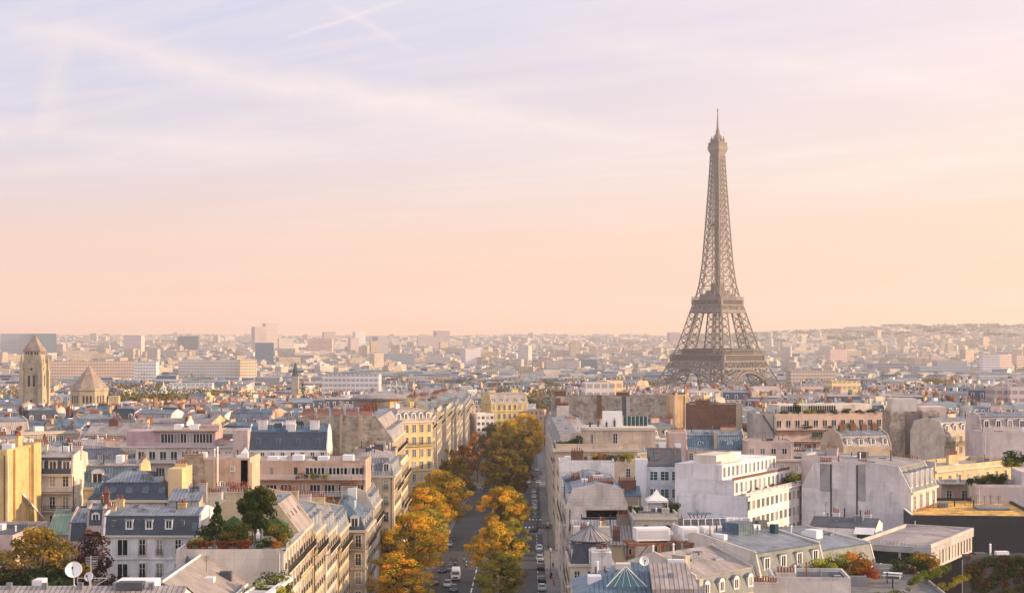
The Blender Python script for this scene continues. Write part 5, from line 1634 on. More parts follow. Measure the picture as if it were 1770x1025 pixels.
# zinc hip roof at the bottom with glass pyramid
b = SB('low building with big blue zinc hipped roof and a glass pyramid skylight', 1000, 1212, 1030, 206, 14.5, wall='plaster', tint=PALE)
W2 = b.W / 2
b.walls(); b.hip(3.3, 'zincb', 0.5)
def on_slope(b, u, y):  # height of the front slope of the hip
    return b.H + 3.3 * (y + 0.3) / (b.D / 2 + 0.3)
t = MB()
u0, y0 = -1.6, 3.4
z0 = on_slope(b, 0, y0)
ap = (u0, y0, z0 + 1.7)
base_ = [(u0 - 2.6, y0 - 2.2), (u0 + 2.6, y0 - 2.2), (u0 + 2.6, y0 + 2.2), (u0 - 2.6, y0 + 2.2)]
zb_ = z0 - 0.6
for k in range(4):
    a, c = base_[k], base_[(k + 1) % 4]
    t.poly([(a[0], a[1], zb_), (c[0], c[1], zb_), ap], 0)
for k in range(4):
    a, c = base_[k], base_[(k + 1) % 4]
    t.beam((a[0], a[1], zb_), ap, 0.09, 1)
    for j in range(1, 5):
        f = j / 5
        t.beam((a[0] + (c[0] - a[0]) * f, a[1] + (c[1] - a[1]) * f, zb_), ap, 0.045, 1)
t.prism([(u0 - 2.7, y0 - 2.3), (u0 + 2.7, y0 - 2.3), (u0 + 2.7, y0 + 2.3), (u0 - 2.7, y0 + 2.3)], z0 - 2.2, zb_, 2, top=False)
b.part('skylight', t, [M['tealglass'], M['rail'], M['zincb']])
t = MB(); t.faces([(1.6, 0.2, b.H - 0.2), (7.6, 0.2, b.H - 0.2), (6.4, 5.2, b.H + 3.0), (1.6, 5.2, b.H + 3.0), (1.6, 0.2, b.H + 0.9), (7.6, 0.2, b.H + 0.9), (6.4, 5.2, b.H + 3.55), (1.6, 5.2, b.H + 3.55)], [(0, 1, 5, 4), (1, 2, 6, 5), (2, 3, 7, 6), (3, 0, 4, 7), (4, 5, 6, 7)]); b.part('raised_roof', t, M['zincp'])
b.boxpart('roof_box', 3.9, 4.5, 2.2, 2.8, b.H + 1.8, b.H + 2.6, 'zinc'); b.boxpart('roof_box', 4.2, 6.4, 6.3, 7.2, b.H + 3.0, b.H + 3.75, 'white')
p = (b.root.location.x, b.root.location.y)
dish('white satellite dish standing on the blue hipped roof beside the glass pyramid', p[0] + 0.9, p[1] + 5.0, b.g + b.H + 2.4, 0.62, 8, 18, 1.0)
# long zinc roof with oval dormers, street front to the right
def corner_bld(label, P0, ang, W, D, ze, **k):
    """front line starts at P0 (left end) and runs W metres along ang degrees"""
    a = R(ang)
    return Bld('apartment_building', label, 'building', P0[0] + W / 2 * math.cos(a), P0[1] + W / 2 * math.sin(a), ang, W, D, ze, **k)
b = corner_bld('long pale pink seamed zinc roof with round headed dormers over a street front', (26.4, 226.5), 45, 13.5, 17, 15.2, wall='plaster', tint=PALE)
W2 = b.W / 2
b.walls(); b.mansard(3.2, 1.0, 2.6, 'lead', 'zincp', party=0.3); b.cornice(faces='F'); b.dormers('F', 4, 0.9, 1.35, 'arch', z=b.H + 0.8, inset=0.15); b.windows('F', 4, 3, 1.0)
b.chimney(-W2 + 0.8, 4.2, 3.6, 2.2, 2.4, 1.1, 0, 'plaster', (0.46, 0.40, 0.33), axis='y'); b.chimney(-W2 + 0.4, 1.2, 1.2, 1.6, 2.0, 0.9, 0, 'plaster', GREY, axis='y')
t = MB()
for (x, y) in ((-2.5, 5), (-1, 6.5), (2, 4.2)): t.box(x, x + 1.7, y, y + 0.8, b.H + 3.2 + 2.6 * (y - 1) / 7.5 + 0.0, b.H + 3.2 + 2.6 * (y - 1) / 7.5 + 0.3)
b.part('roof_hatch', t, M['zinc'])
b = corner_bld('large grey blue seamed zinc roof with four tall dark dormers above white sills', (36.2, 236.2), 45, 16.5, 24, 17.0, wall='plaster', tint=PALE)
W2 = b.W / 2
b.walls(); b.mansard(3.4, 0.9, 1.9, 'lead', 'zinc', party=0.3); b.cornice(faces='FR'); b.dormers('F', 4, 1.15, 1.9, 'flat', z=b.H + 0.75, inset=0.25); b.windows('F', 5, 3, 1.2)
b.boxpart('roof_box', -1.5, 2.2, 9.0, 12.2, b.H + 4.0, b.H + 6.6, 'zincb'); b.boxpart('roof_box', 3.8, 5.4, 10, 11, b.H + 4.6, b.H + 5.8, 'white'); b.boxpart('roof_box', -4.6, -2.2, 13, 14.4, b.H + 4.6, b.H + 5.6, 'white'); b.boxpart('roof_box', 5.6, 6.6, 7.4, 8.4, b.H + 4.4, b.H + 6.0, 'tealglass')
b = corner_bld('further slope of grey seamed zinc running behind the planted terrace', (48.0, 248.0), 45, 14, 26, 16.0, wall='plaster', tint=PALE)
b.walls(); b.mansard(3.2, 1.0, 1.6, 'lead', 'zinc', party=0.25)
b.boxpart('roof_box', -5, -2, 12, 15, b.H + 3.6, b.H + 5.6, 'zincb')
# rusty plant platform
t = thing('plant_platform', 'rusty steel platform with white ventilation units on the pink zinc roof', 'platform', (24.5, 246, 19.0), R(8))
bb = MB(); bb.box(-7, 7, -1.6, 3.5, 1.6, 2.0); bb.build('deck', M['rust'], t)
bb = MB()
for x in (-6.5, -2, 2.5, 6.5):
    for y in (-1.3, 3): bb.box(x - 0.14, x + 0.14, y - 0.14, y + 0.14, -4, 1.6)
    bb.beam((x, -1.3, -1), (x + 2.2, -1.3, 1.6), 0.14)
o = bb.build('steel_frame', M['rust'], t)
for k, (x, w_) in enumerate(((-3.2, 5.2), (2.6, 2.6), (5.4, 1.4))):
    bb = MB(); bb.box(x - w_ / 2, x + w_ / 2, -0.6, 2.4, 2.25, 4.1); bb.box(x - w_ / 2 + 0.3, x + w_ / 2 - 0.3, -0.64, -0.601, 2.6, 3.8, 1)
    for j in (-1, 1): bb.box(x + j * (w_ / 2 - 0.25) - 0.1, x + j * (w_ / 2 - 0.25) + 0.1, -0.4, 2.2, 2.001, 2.249, 1)
    bb.build('ventilation_unit', [M['white'], M['rail']], t)
p = at(1153, 922, 262); dish('large grey satellite dish against the curved stone wall with arched windows', p.x, p.y - 1, 18.6, 0.8, 10, 15, 1.2)
# low white building with arched windows
b = SB('low curved stone wing with tall arched windows under a terrace with canopy', 1098, 1172, 894, 292, 14, wall='stone', tint=(0.48, 0.432, 0.368))
b.walls(); b.flat('gravel', 0.7); b.windows('F', 2, 1, 2.0, 3, 1.3, 2.6, 'arch'); b.cornice(faces='FL')
TW = b
b = SB('low white rendered wing with roof railings beside the arched stone wing', 1172, 1296, 912, 288, 15, rot=10, wall='plaster', tint=WHITE)
b.walls(); b.flat('tar', 0.4); b.windows('F', 5, 2, 1.5, 3.2, 1.1, 1.5, 'strip'); W2 = b.W / 2
for k in range(9):
    t = MB(); u = -W2 + 1 + k * 1.35
    t.beam((u, 0.6, b.H + 0.3), (u + 0.7, 3.2, b.H + 1.3), 0.1); t.beam((u, 0.6, b.H + 0.3), (u + 1.35, 0.6, b.H + 0.3), 0.1); t.beam((u + 0.7, 3.2, b.H + 1.3), (u + 2.05, 3.2, b.H + 1.3), 0.1)
    b.part('safety_rail', t, M['frame'])
t = MB()
for k in range(5): t.beam((-2 + k * 0.5, 6.5, b.H + 0.3), (-2.4 + k * 0.9, 8, b.H + 1.9), 0.14)
t.box(-2.5, 1.5, 6.4, 8.2, b.H + 1.7, b.H + 1.9); b.part('antenna_frame', t, M['zincb'])
# white canopy tent on the terrace
t = thing('canopy_tent', 'small white pointed canopy tent on the terrace before the teal windows', 'tent', (TW.root.location.x + 0.6, 299, TW.g + TW.H), 0)
bb = MB(); 
for s in ((-1.9, -1.9), (1.9, -1.9), (1.9, 1.9), (-1.9, 1.9)): bb.box(s[0] - 0.06, s[0] + 0.06, s[1] - 0.06, s[1] + 0.06, 0, 2.5)
bb.build('frame', M['frame'], t)
bb = MB(); q = [(-2, -2), (2, -2), (2, 2), (-2, 2)]
for k in range(4):
    a, c = q[k], q[(k + 1) % 4]
    bb.poly([(a[0], a[1], 2.5), (c[0], c[1], 2.5), (c[0] * .4, c[1] * .4, 3.3), (a[0] * .4, a[1] * .4, 3.3)]); bb.poly([(a[0] * .4, a[1] * .4, 3.3), (c[0] * .4, c[1] * .4, 3.3), (0, 0, 4.5)]); bb.poly([(a[0], a[1], 2.15), (c[0], c[1], 2.15), (c[0], c[1], 2.5), (a[0], a[1], 2.5)])
bb.build('canopy', M['canvas'], t)
for k in range(4):
    tree(['dark shrub at the left of the white canopy tent', 'low dark shrub far left of the canopy tent', 'dark green shrub right of the canopy tent', 'tall dark shrub right behind the canopy tent'][k], 'bush', TW.root.location.x + (-2.6, -3.6, 3.2, 3.6)[k], (299, 301, 300, 302)[k], TW.g + TW.H, (1.8, 1.5, 2.1, 2.6)[k], (0.05, 0.085, 0.025), k % 2, 'shrub', 'shrub', 'shrubs round the canopy tent', wide=1.2)

# white modern block with terraces
ang = 60
b = corner_bld('white modern block with blank end wall and sunlit stepped terraces on its right side', (46.6, 322), ang, 36, 15.5, 20.4, wall='plaster', tint=(0.80, 0.74, 0.73))
W2 = b.W / 2
b.walls(); b.flat('gravel', 0.0)
b.windows('F', 14, 4, 1.0, 3.4, 1.5, 1.9, 'strip'); b.balcony('F', b.H + 0.02, dep=0.5, mat='frame', hgt=0.9)
for lv, (sy, dz) in enumerate(((2.6, 3.0), (5.2, 6.0))):
    t = MB(); t.box(-W2, W2 - 3 * (lv + 1), sy, 15.5, b.H + 3.0 * lv + 0.005, b.H + dz)
    tr = b.part('terrace_storey', t, M['plaster'])
    b.windows('F', 13, 1, -2.55, 3, 1.15, 2.1, 'strip', base=b.H + 3.0 * lv, u1=W2 - 3 * (lv + 1), off=-sy)
    t = MB(); t.box(-W2, W2 - 3 * lv - 1, sy - 2.4, sy - 2.2, b.H + 3.0 * lv, b.H + 3.0 * lv + 0.55); b.part('planter', t, M['brick' if lv else 'plaster'])
b.boxpart('roof_box', -W2 + 1.2, -W2 + 12, 7, 12, b.H + 6, b.H + 7.8, 'plaster', PALE); b.boxpart('roof_box', -W2 + 14, -W2 + 17, 8, 10, b.H + 6, b.H + 7.6, 'white')
for k in range(10): b.boxpart('railing', -W2 + k * 1.4, -W2 + 1.32 + k * 1.4, 5.3, 5.36, b.H + 6.3, b.H + 7.0, 'rail')
WM = b
for k in range(7):
    a = R(ang); u, v = -13 + 4.2 * k, 1.0
    tree(['first green shrub on the lower white terrace, nearest the blank wall', 'russet shrub second along the lower white terrace', 'olive shrub third along the lower white terrace', 'dark shrub in the middle of the lower white terrace', 'red shrub past the middle of the lower white terrace', 'green shrub near the far end of the lower white terrace', 'big yellow green shrub at the far end of the lower white terrace'][k], 'bush',
         b.root.location.x + u * math.cos(a) - v * math.sin(a), b.root.location.y + u * math.sin(a) + v * math.cos(a), b.g + b.H, (1.2, 1.3, 1.2, 1.4, 1.5, 2.2, 3.6)[k], [(0.09, 0.12, 0.03), (0.25, 0.09, 0.04), (0.16, 0.15, 0.04), (0.06, 0.09, 0.03), (0.28, 0.08, 0.04), (0.08, 0.12, 0.03), (0.36, 0.32, 0.05)][k], k % 2, 'shrub', 'shrub', 'shrubs on the white stepped terraces', wide=1.2)
b = SB('pale wing with three rows of teal glass windows and dark sloping top', 1120, 1178, 806, 334, 9, rot=-4, wall='plaster', tint=(0.544, 0.56, 0.592))
W2 = b.W / 2
b.walls(); b.windows('F', 3, 4, 1.0, 3.6, 1.75, 1.9, 'teal'); b.windows('L', 2, 2, 1.0, 3.6, 1.0, 1.6)
b.gable(3.2, axis='x', mat='tar', over=0.1, rx=3.0); b.boxpart('ladder_block', -W2 - 2.6, -W2 - 0.02, 0.8, 4, 0, b.H + 1.4, 'white'); b.boxpart('roof_box', -1, 0.4, 7.8, 8.8, b.H + 2.6, b.H + 4.4, 'white'); b.boxpart('roof_box', 2.4, 3.6, 7.8, 8.8, b.H + 2.6, b.H + 4.2, 'white')

# big grey party wall with mansard to its right
b = corner_bld('house with huge blank grey party wall, dark stains and mansard with five slit dormers', (73.2, 297), 60, 17, 21, 23.6, wall='plaster', tint=(0.60, 0.56, 0.54))
W2 = b.W / 2
b.walls(); b.mansard(4.4, 2.4, 0.7, 'lead', 'zincp', party=0.3); b.cornice(faces='FR'); b.dormers('F', 5, 0.9, 2.7, 'flat', z=b.H + 0.7, inset=0.35, dep=2.2); b.windows('F', 4, 2, 0.8, 4.2, 1.2, 2.6); b.balcony('F', b.H - 4.1, dep=1.0, mat='rust')
t = MB(); t.box(-W2 - 0.10, -W2 - 0.003, 8.6, 10.0, b.H - 2.0, b.H + 4.8); t.box(-W2 - 0.10, -W2 - 0.003, 15.4, 17.4, b.H - 0.5, b.H + 4.6); b.part('soot_flue', t, M['plaster'], color=(0.36, 0.34, 0.32))
t = MB(); t.tube([(-W2 - 0.14, 10.2, b.H + 4.6), (-W2 - 0.14, 10.2, b.H - 8), (-W2 - 0.14, 7.0, b.H - 11.5)], 0.13, 5); t.tube([(-W2 - 0.14, 15.2, b.H + 4.6), (-W2 - 0.14, 15.2, 4)], 0.13, 5); b.part('drainpipe', t, M['dark'])
b.chimney(-W2 + 0.5, 9.3, 4.4, 0.5, 2.0, 0.7, 6, 'plaster', GREY, axis='y'); b.chimney(-W2 + 0.5, 16.4, 4.3, 0.5, 2.4, 0.7, 7, 'plaster', GREY, axis='y')
b = SB('pale pink blank wall standing behind the huge grey party wall', 1384, 1474, 790, 345, 10, rot=-28, wall='plaster', tint=(0.544, 0.464, 0.432))
b.walls(); b.flat('gravel', 0.3); b.chimney(0, 4, 0.3, 1.2, 2.4, np_=5)
b = SB('small white rooftop house with pale awning before the grey party wall', 1400, 1512, 912, 280, 10, rot=-20, wall='plaster', tint=WHITE)
W2 = b.W / 2
b.walls(); b.gable(1.2, axis='x', mat='tar', over=0.1); b.boxpart('glazed_front', 2.5, W2 - 0.4, -0.12, -0.01, b.H - 2.6, b.H - 0.3, 'tealglass')
t = MB(); t.faces([(2.2, -2.2, b.H - 0.7), (W2, -2.2, b.H - 0.7), (W2, 0, b.H + 0.2), (2.2, 0, b.H + 0.2)], [(0, 1, 2, 3)]); t.faces([(2.2, -2.2, b.H - 0.75), (W2, -2.2, b.H - 0.75), (W2, 0, b.H + 0.15), (2.2, 0, b.H + 0.15)], [(3, 2, 1, 0)]); b.part('awning', t, M['canvas'])
b.chimney(-2, 6, 1.0, 0.8, 1.2, np_=3); b.chimney(3.4, 6.4, 1.0, 0.6, 1.2, np_=3)

# pavilion with slit windows, terrace, sedum roof block
b = Bld('pavilion', 'grey flat roofed rooftop pavilion with slit windows lit on the right side', 'pavilion', 61.6, 260.6, -30, 11.5, 26, 18.6, wall='plaster', tint=(0.496, 0.432, 0.4), base=14.9)
W2 = b.W / 2
t = MB()   # open front: side walls, back, roof slab and a dark glazed wall set back
t.box(-W2, -W2 + 0.5, 0, 26, 0, b.H - 1.0); t.box(W2 - 0.5, W2, 0, 26, 0, b.H - 1.0); t.box(-W2 + 0.5, W2 - 0.5, 25.5, 26, 0, b.H - 1.0); b.part('wall', t, M['plaster'])
t = MB(); t.box(-W2 - 0.25, W2 + 0.25, -0.6, 26.2, b.H - 0.998, b.H); b.part('roof_slab', t, M['plaster'], color=(0.40, 0.38, 0.38))
t = MB(); t.poly([(-W2 + 0.2, 0, b.H + 0.01), (0, 0.9, b.H + 0.45), (0, 25.5, b.H + 0.45), (-W2 + 0.2, 25.5, b.H + 0.01)]); t.poly([(0, 0.9, b.H + 0.45), (W2 - 0.2, 0, b.H + 0.01), (W2 - 0.2, 25.5, b.H + 0.01), (0, 25.5, b.H + 0.45)]); t.poly([(-W2 + 0.2, 0, b.H + 0.01), (W2 - 0.2, 0, b.H + 0.01), (0, 0.9, b.H + 0.45)]); b.part('roof', t, M['zincp'])
for (x0, x1, y0, y1) in ((-W2 - 0.25, -W2 + 0.15, -0.6, 26.2), (W2 - 0.15, W2 + 0.25, -0.6, 26.2), (-W2 + 0.15, W2 - 0.15, 25.8, 26.2)): b.boxpart('parapet', x0, x1, y0, y1, b.H + 0.003, b.H + 0.5, 'plaster')
b.boxpart('glazed_wall', -W2 + 0.5, W2 - 0.5, 4.5, 4.6, 0, b.H - 1.0, 'tealglass')
b.boxpart('column', 0.0, 0.35, 2.0, 2.35, 0, b.H - 1.0, 'frame')
b.windows('R', 11, 1, 0.75, 3, 0.62, 2.5, 'slit', u0=-8.5, u1=12.5)
b = SB('low building whose flat roof carries the planted terrace at the lower right', 1386, 1650, 1043, 222, 36, rot=-4, wall='plaster', tint=(0.368, 0.336, 0.32))
b.walls(); b.flat('paving', 0.5); TZ = b.g + b.H
TERR2 = b
def hedge(label, X, Y, z, L, d, h, rot, col=(0.12, 0.15, 0.03)):
    rr = random.Random(int(X * 10))
    cl = [((rr.uniform(-L / 2, L / 2), rr.uniform(-d / 2, d / 2), rr.uniform(0.2, h)), 0.42) for _ in range(int(L * d * h * 2.2))]
    bb = leaf_cloud(int(L * 7), cl, 60, 0.2, [(1, 1, 1), (0.8, 0.8, 0.7), (1.2, 1.1, 0.8), (0.6, 0.7, 0.7)])
    return tag(bb.build('hedge', M['leaf'], None, col, loc=(X, Y, z), rotz=R(rot)), label, 'hedge')
p = at(1610, 985, 243); hedge('clipped bright green hedge running beside the pavilion terrace', p.x, p.y, TZ + 0.3, 17, 1.5, 1.3, 58, (0.16, 0.19, 0.03))
p = at(1652, 985, 240); hedge('lower ragged yellow green hedge on the outer edge of the pavilion terrace', p.x, p.y, TZ - 0.2, 17, 1.2, 1.0, 58, (0.26, 0.22, 0.04))
p = at(1540, 1000, 226); hedge('small dark green hedge at the near corner of the pavilion terrace', p.x, p.y, TZ, 6, 1.6, 1.2, 30, (0.10, 0.12, 0.03))
t = MB(); t.box(-4.6, 4.6, -0.5, 0.5, 0, 1.5); tag(t.build('planter_box', M['plaster'], None, (0.30, 0.29, 0.30), loc=(at(1443, 1003, 238).x, 238, TZ), rotz=R(-6)), 'long grey planter box under the yellow and orange shrubs', 'planter')
pz = TZ + 1.6
for k, (px, dy, hh, c, lab, wd) in enumerate(((1418, 0, 4.2, (0.34, 0.33, 0.05), 'large yellow green shrub at the left of the grey planter', 1.25), (1446, 1.5, 4.4, (0.44, 0.38, 0.06), 'bright yellow shrub in the middle of the grey planter', 1.2), (1474, 2.5, 5.0, (0.52, 0.20, 0.04), 'tall orange shrub behind the right of the grey planter', 1.15), (1497, 0.5, 3.2, (0.55, 0.12, 0.05), 'low red maple shrub at the right end of the grey planter', 1.3), (1460, -0.8, 1.6, (0.12, 0.15, 0.03), 'low green shrub spilling over the grey planter', 2.0))):
    q_ = at(px, 1000, 239.5 + dy); tree(lab, 'bush', q_.x, q_.y, pz - 0.9, hh, c, k % 2, 'shrub', 'shrub', 'autumn shrubs on the grey planter', wide=wd)
for k, (px, py, Y, hh, c, lab) in enumerate(((1573, 985, 250, 3.6, (0.10, 0.12, 0.03), 'green shrub in front of the dark pavilion opening'), (1596, 984, 252, 4.0, (0.38, 0.22, 0.04), 'orange brown shrub at the right corner of the pavilion opening'))):
    q_ = at(px, py, Y); tree(lab, 'bush', q_.x, q_.y, TZ, hh, c, k % 2, 'shrub', 'shrub', 'shrubs beside the pavilion', wide=1.3)
t = thing('garden_table', 'white garden table with benches on the pavilion terrace', 'table', (at(1543, 989, 246).x, 246, TZ + 0.02), R(-20))
bb = MB(); bb.box(-1.4, 1.4, -0.6, 0.6, 0.68, 0.76); bb.build('table_top', M['white'], t)
for s in (-1, 1):
    bb = MB(); bb.box(s * 1.1 - 0.06, s * 1.1 + 0.06, -0.4, 0.4, 0, 0.68); bb.build('leg', M['frame'], t)
    bb = MB(); bb.box(-1.4, 1.4, s * 1.0 - 0.2, s * 1.0 + 0.2, 0.40, 0.46); bb.box(-1.2, -1.1, s * 1.0 - 0.15, s * 1.0 + 0.15, 0, 0.40); bb.box(1.1, 1.2, s * 1.0 - 0.15, s * 1.0 + 0.15, 0, 0.40); bb.build('bench', M['white'], t)
b = SB('dark clad block with orange dry grass growing over its flat roof', 1578, 1800, 896, 286, 32, rot=-6, wall='dark', tint=(0.04, 0.04, 0.048))
W2 = b.W / 2
b.walls(); b.flat('sedum', 0.5, 0.4); b.boxpart('skylight', 2.5, 8.5, 14, 19, b.H + 0.1, b.H + 0.45, 'zinc')
t = MB(); t.box(-W2 - 0.06, -W2 + 0.34, -0.05, 32, b.H + 0.502, b.H + 0.62); b.part('coping', t, M['frame'])
for k in range(5): b.aerial(3 + k * 1.3, 24 + k % 2, b.H + 0.2, 1.6)
# ivy wall in the lower right corner
b = SB('windowless courtyard wall in the lower right corner, hung with dark ivy', 1668, 1900, 962, 246, 2, rot=4, wall='plaster', tint=(0.112, 0.104, 0.096))
b.walls(); b.flat('tar', 0.3); W2 = b.W / 2
rr = random.Random(5)
cl = [((rr.uniform(-W2, W2), -0.25 + rr.uniform(-0.2, 0.1), b.H - abs(rr.gauss(0, 3.2))), rr.uniform(0.35, 0.7)) for _ in range(360)]
bb = leaf_cloud(44, cl, 60, 0.28, [(0.10, 0.10, 0.03), (0.05, 0.08, 0.025), (0.12, 0.08, 0.03), (0.16, 0.06, 0.04), (0.04, 0.09, 0.04)])
iv = bb.build('ivy', M['leaf'], None, (1, 1, 1), loc=tuple(b.root.location), rotz=b.root.rotation_euler.z)
tag(iv, 'curtain of green and reddish ivy hanging down the courtyard wall at the lower right', 'ivy')
b = SB('low white walls with two rows of red chimney pots at the bottom edge', 1338, 1470, 1004, 218, 9, rot=-4, wall='plaster', tint=(0.592, 0.528, 0.48))
b.walls(); b.flat('tar', 0.5); b.chimney(-3.4, 1.2, 0.4, 0.4, 2.6, 0.7, 6, 'plaster', PALE); b.chimney(-6.3, -1, -0.8, 0.6, 3.2, 0.7, 9, 'plaster', PALE)

# right middle distance
b = SB('long peach terraced block with glazed balconies and roof planting', 1338, 1545, 716, 545, 16, rot=14, wall='plaster', tint=(0.56, 0.4, 0.32), W=43)
W2 = b.W / 2
b.walls(); b.flat('gravel', 0.4)
b.boxpart('penthouse', -W2 + 3, W2 - 6, 3, 13, b.H + 0.005, b.H + 3.2, 'plaster', PALE); b.windows('F', 8, 1, -2.9, 3, 2.6, 2.2, 'strip', base=b.H, u0=-W2 + 3.5, u1=2, off=-3)
b.windows('F', 13, 1, 1.8, 3, 1.7, 2.6, 'strip'); b.balcony('F', b.H - 4.8, dep=2.0, mat='rail', hgt=1.1)
b.windows('F', 10, 1, 5.8, 3, 3.0, 2.2, 'strip', u0=-8, u1=W2); b.balcony('F', b.H - 8.6, dep=2.4, mat='rail', hgt=1.1)
b.windows('F', 8, 2, 9.6, 4, 3.0, 2.8, 'strip'); b.balcony('F', b.H - 12.9, u0=-W2, u1=6, dep=1.6, mat='rail')
for k in range(8):
    a = R(14); u = -W2 + 4 + 4.6 * k
    tree(['%s shrub %s on the roof of the long peach terraced block' % (c_, w_) for c_, w_ in (('dark green', 'at the left end'), ('columnar dark', 'standing alone'), ('yellow green', 'left of the middle'), ('russet', 'in the middle'), ('olive', 'right of the middle'), ('green', 'near the white chimney'), ('reddish', 'near the right end'), ('dark', 'at the right end'))][k], 'bush',
         b.root.location.x + u * math.cos(a) - 1.4 * math.sin(a), b.root.location.y + u * math.sin(a) + 1.4 * math.cos(a), b.g + b.H, (1.8, 5, 2.4, 2.2, 2.2, 2.4, 2.0, 2.2)[k], [(0.05, 0.08, 0.02), (0.035, 0.06, 0.02), (0.3, 0.26, 0.05), (0.22, 0.12, 0.04), (0.13, 0.13, 0.03), (0.07, 0.1, 0.03), (0.24, 0.09, 0.04), (0.06, 0.07, 0.03)][k], k % 2, 'shrub', 'shrub', 'roof shrubs on the long peach block', wide=1.5 if k != 1 else 0.5)
for k in (1, 2, 3, 5, 7):
    a = R(14); u = -W2 + 7 + 4.1 * k; lv = 4.8 if k % 2 else 8.6
    tree(['dark balcony shrub on the peach block, lower tier far left', 'green balcony shrub on the peach block, upper tier far left', 'lime balcony shrub on the peach block, lower tier left', 'bushy green balcony shrub on the peach block, upper tier left of centre', 'russet balcony shrub on the peach block, lower tier centre', 'tall yellow balcony shrub on the peach block, upper tier centre', 'olive balcony shrub on the peach block, lower tier right', 'red brown balcony shrub on the peach block, upper tier right', 'dark balcony shrub on the peach block, lower tier far right'][k], 'bush',
         b.root.location.x + u * math.cos(a) + 1.2 * math.sin(a), b.root.location.y + u * math.sin(a) - 1.2 * math.cos(a), b.g + b.H - lv, 1.5 + 0.5 * (k % 3), [(0.05, 0.07, 0.02), (0.07, 0.1, 0.03), (0.2, 0.22, 0.04), (0.06, 0.1, 0.03), (0.2, 0.1, 0.04), (0.34, 0.3, 0.05), (0.12, 0.12, 0.03), (0.2, 0.07, 0.04), (0.05, 0.06, 0.02)][k], k % 2, 'shrub', 'shrub', 'balcony shrubs on the long peach block', wide=1.6)
b = SB('grey blank wall left of the long peach terraced block', 1302, 1340, 716, 538, 14, wall='plaster', tint=(0.4, 0.352, 0.32))
b.walls(); b.flat('gravel', 0.3); t = MB(); t.beam((-0.5, -0.15, b.H - 0.2), (4.0, -0.15, b.H - 7), 0.3); b.part('drainpipe', t, M['dark'])
b = SB('brown brick party wall beside the huge stone gable, flat roofed', 1192, 1282, 700, 565, 12, wall='brick', tint=BEIGE)
b.walls(); b.flat('gravel', 0.3); b.boxpart('party_wall', b.W / 2 - 2, b.W / 2 + 0.2, -0.3, 6, 0, b.H + 0.8, 'plaster', BEIGE); b.chimney(-4, 5, 0.3, 1.0, 5, np_=9)
b = SB('twin zinc mansards with white dormers between tall pink party walls', 1186, 1288, 778, 432, 11, wall='plaster', tint=PEACH)
W2 = b.W / 2
b.walls(); b.mansard(3.8, 1.8, 1.4, 'zincb', 'zinc', party=0.35); b.dormers('F', 2, 1.2, 1.6, 'flat', inset=0.7); b.skylights(2, u0=-6, u1=5, mat='tealglass'); b.boxpart('party_wall', -0.4, 0.4, 0.2, 10, b.H - 1, b.H + 4.8, 'plaster', BEIGE); b.boxpart('party_wall', -W2 - 4.4, -W2 - 0.05, 0.2, 9, 0, b.H + 4.6, 'plaster', PINK)
b.chimney(-W2 - 2, 4, 4.6, 0.4, 3.6, np_=8, tint=PINK); b.chimney(4, 5, 5, 0.6, 4, np_=9); b.windows('F', 6, 3, 0.7)
b = SB('peach apartment house with plain grid windows and a stepped lower front', 1290, 1372, 764, 425, 12, wall='plaster', tint=(0.56, 0.432, 0.368))
W2 = b.W / 2
b.walls(); b.flat('gravel', 0.3); b.windows('F', 4, 1, 1.6, 3.4, 1.3, 1.6, 'strip', u0=-W2, u1=W2 - 1); b.windows('F', 4, 3, 6.4, 3.6, 1.1, 2.0, 'plain')
b.boxpart('lower_front', -W2 - 1, W2 + 3.5, -2.5, -0.01, 0, b.H - 4.4, 'plaster'); b.windows('F', 4, 2, 5.6, 3.6, 1.1, 2.1, 'plain', off=2.5, u0=-W2, u1=W2 + 2); b.band('F', b.H - 4.9, 0.4, 2.9, u0=-W2 - 1.2, u1=W2 + 3.7)
b = SB('tall taupe block with two broad bare piers and a dark recess between', 1538, 1622, 712, 498, 10, wall='rubble', tint=(0.32, 0.256, 0.208))
W2 = b.W / 2
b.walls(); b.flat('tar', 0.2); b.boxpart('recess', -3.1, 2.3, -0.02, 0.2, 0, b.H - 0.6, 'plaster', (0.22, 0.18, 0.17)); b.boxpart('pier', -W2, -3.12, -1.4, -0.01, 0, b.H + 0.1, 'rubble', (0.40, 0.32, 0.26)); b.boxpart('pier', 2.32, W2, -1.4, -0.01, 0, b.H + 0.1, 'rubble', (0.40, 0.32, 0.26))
b.boxpart('penthouse', -W2 + 1, W2 - 6, 2, 8, b.H, b.H + 4.0, 'plaster', PALE); b.boxpart('penthouse', W2 - 4.4, W2 + 3, 2.5, 9, 0, b.H + 1.5, 'plaster', (0.72, 0.56, 0.50)); b.windows('R', 3, 3, 2.5, 4, 1.4, 2.0)
b = corner_bld('cream house turned to the sun with five pale dormers, beside the taupe piers', (128, 480), 40, 24, 12, 23.4, wall='stone', tint=(0.592, 0.496, 0.4))
b.walls(); b.mansard(3.4, 1.4, 1.0, 'zincp', 'zinc'); b.dormers('F', 6, 1.2, 1.9, 'zinc'); b.windows('F', 7, 3, 0.9); b.balcony('F', b.H - 3.4); b.chimney(0, 6, 4, 1.2, 4, np_=9)
b = SB('pale house with grey zinc roof and row of rounded dormers at the right edge', 1694, 1800, 742, 470, 12, rot=6, wall='plaster', tint=(0.576, 0.48, 0.448))
b.walls(); b.mansard(3.6, 1.6, 1.2, 'zincp', 'zinc'); b.dormers('F', 5, 1.3, 1.9, 'arch'); b.chimney(-2, 6, 4.4, 2, 3, np_=7)
b = SB('plain pale pink wall below the rounded dormers at the right edge', 1698, 1790, 748, 455, 9, wall='plaster', tint=(0.576, 0.48, 0.456))
b.walls(); b.flat('gravel', 0.3)
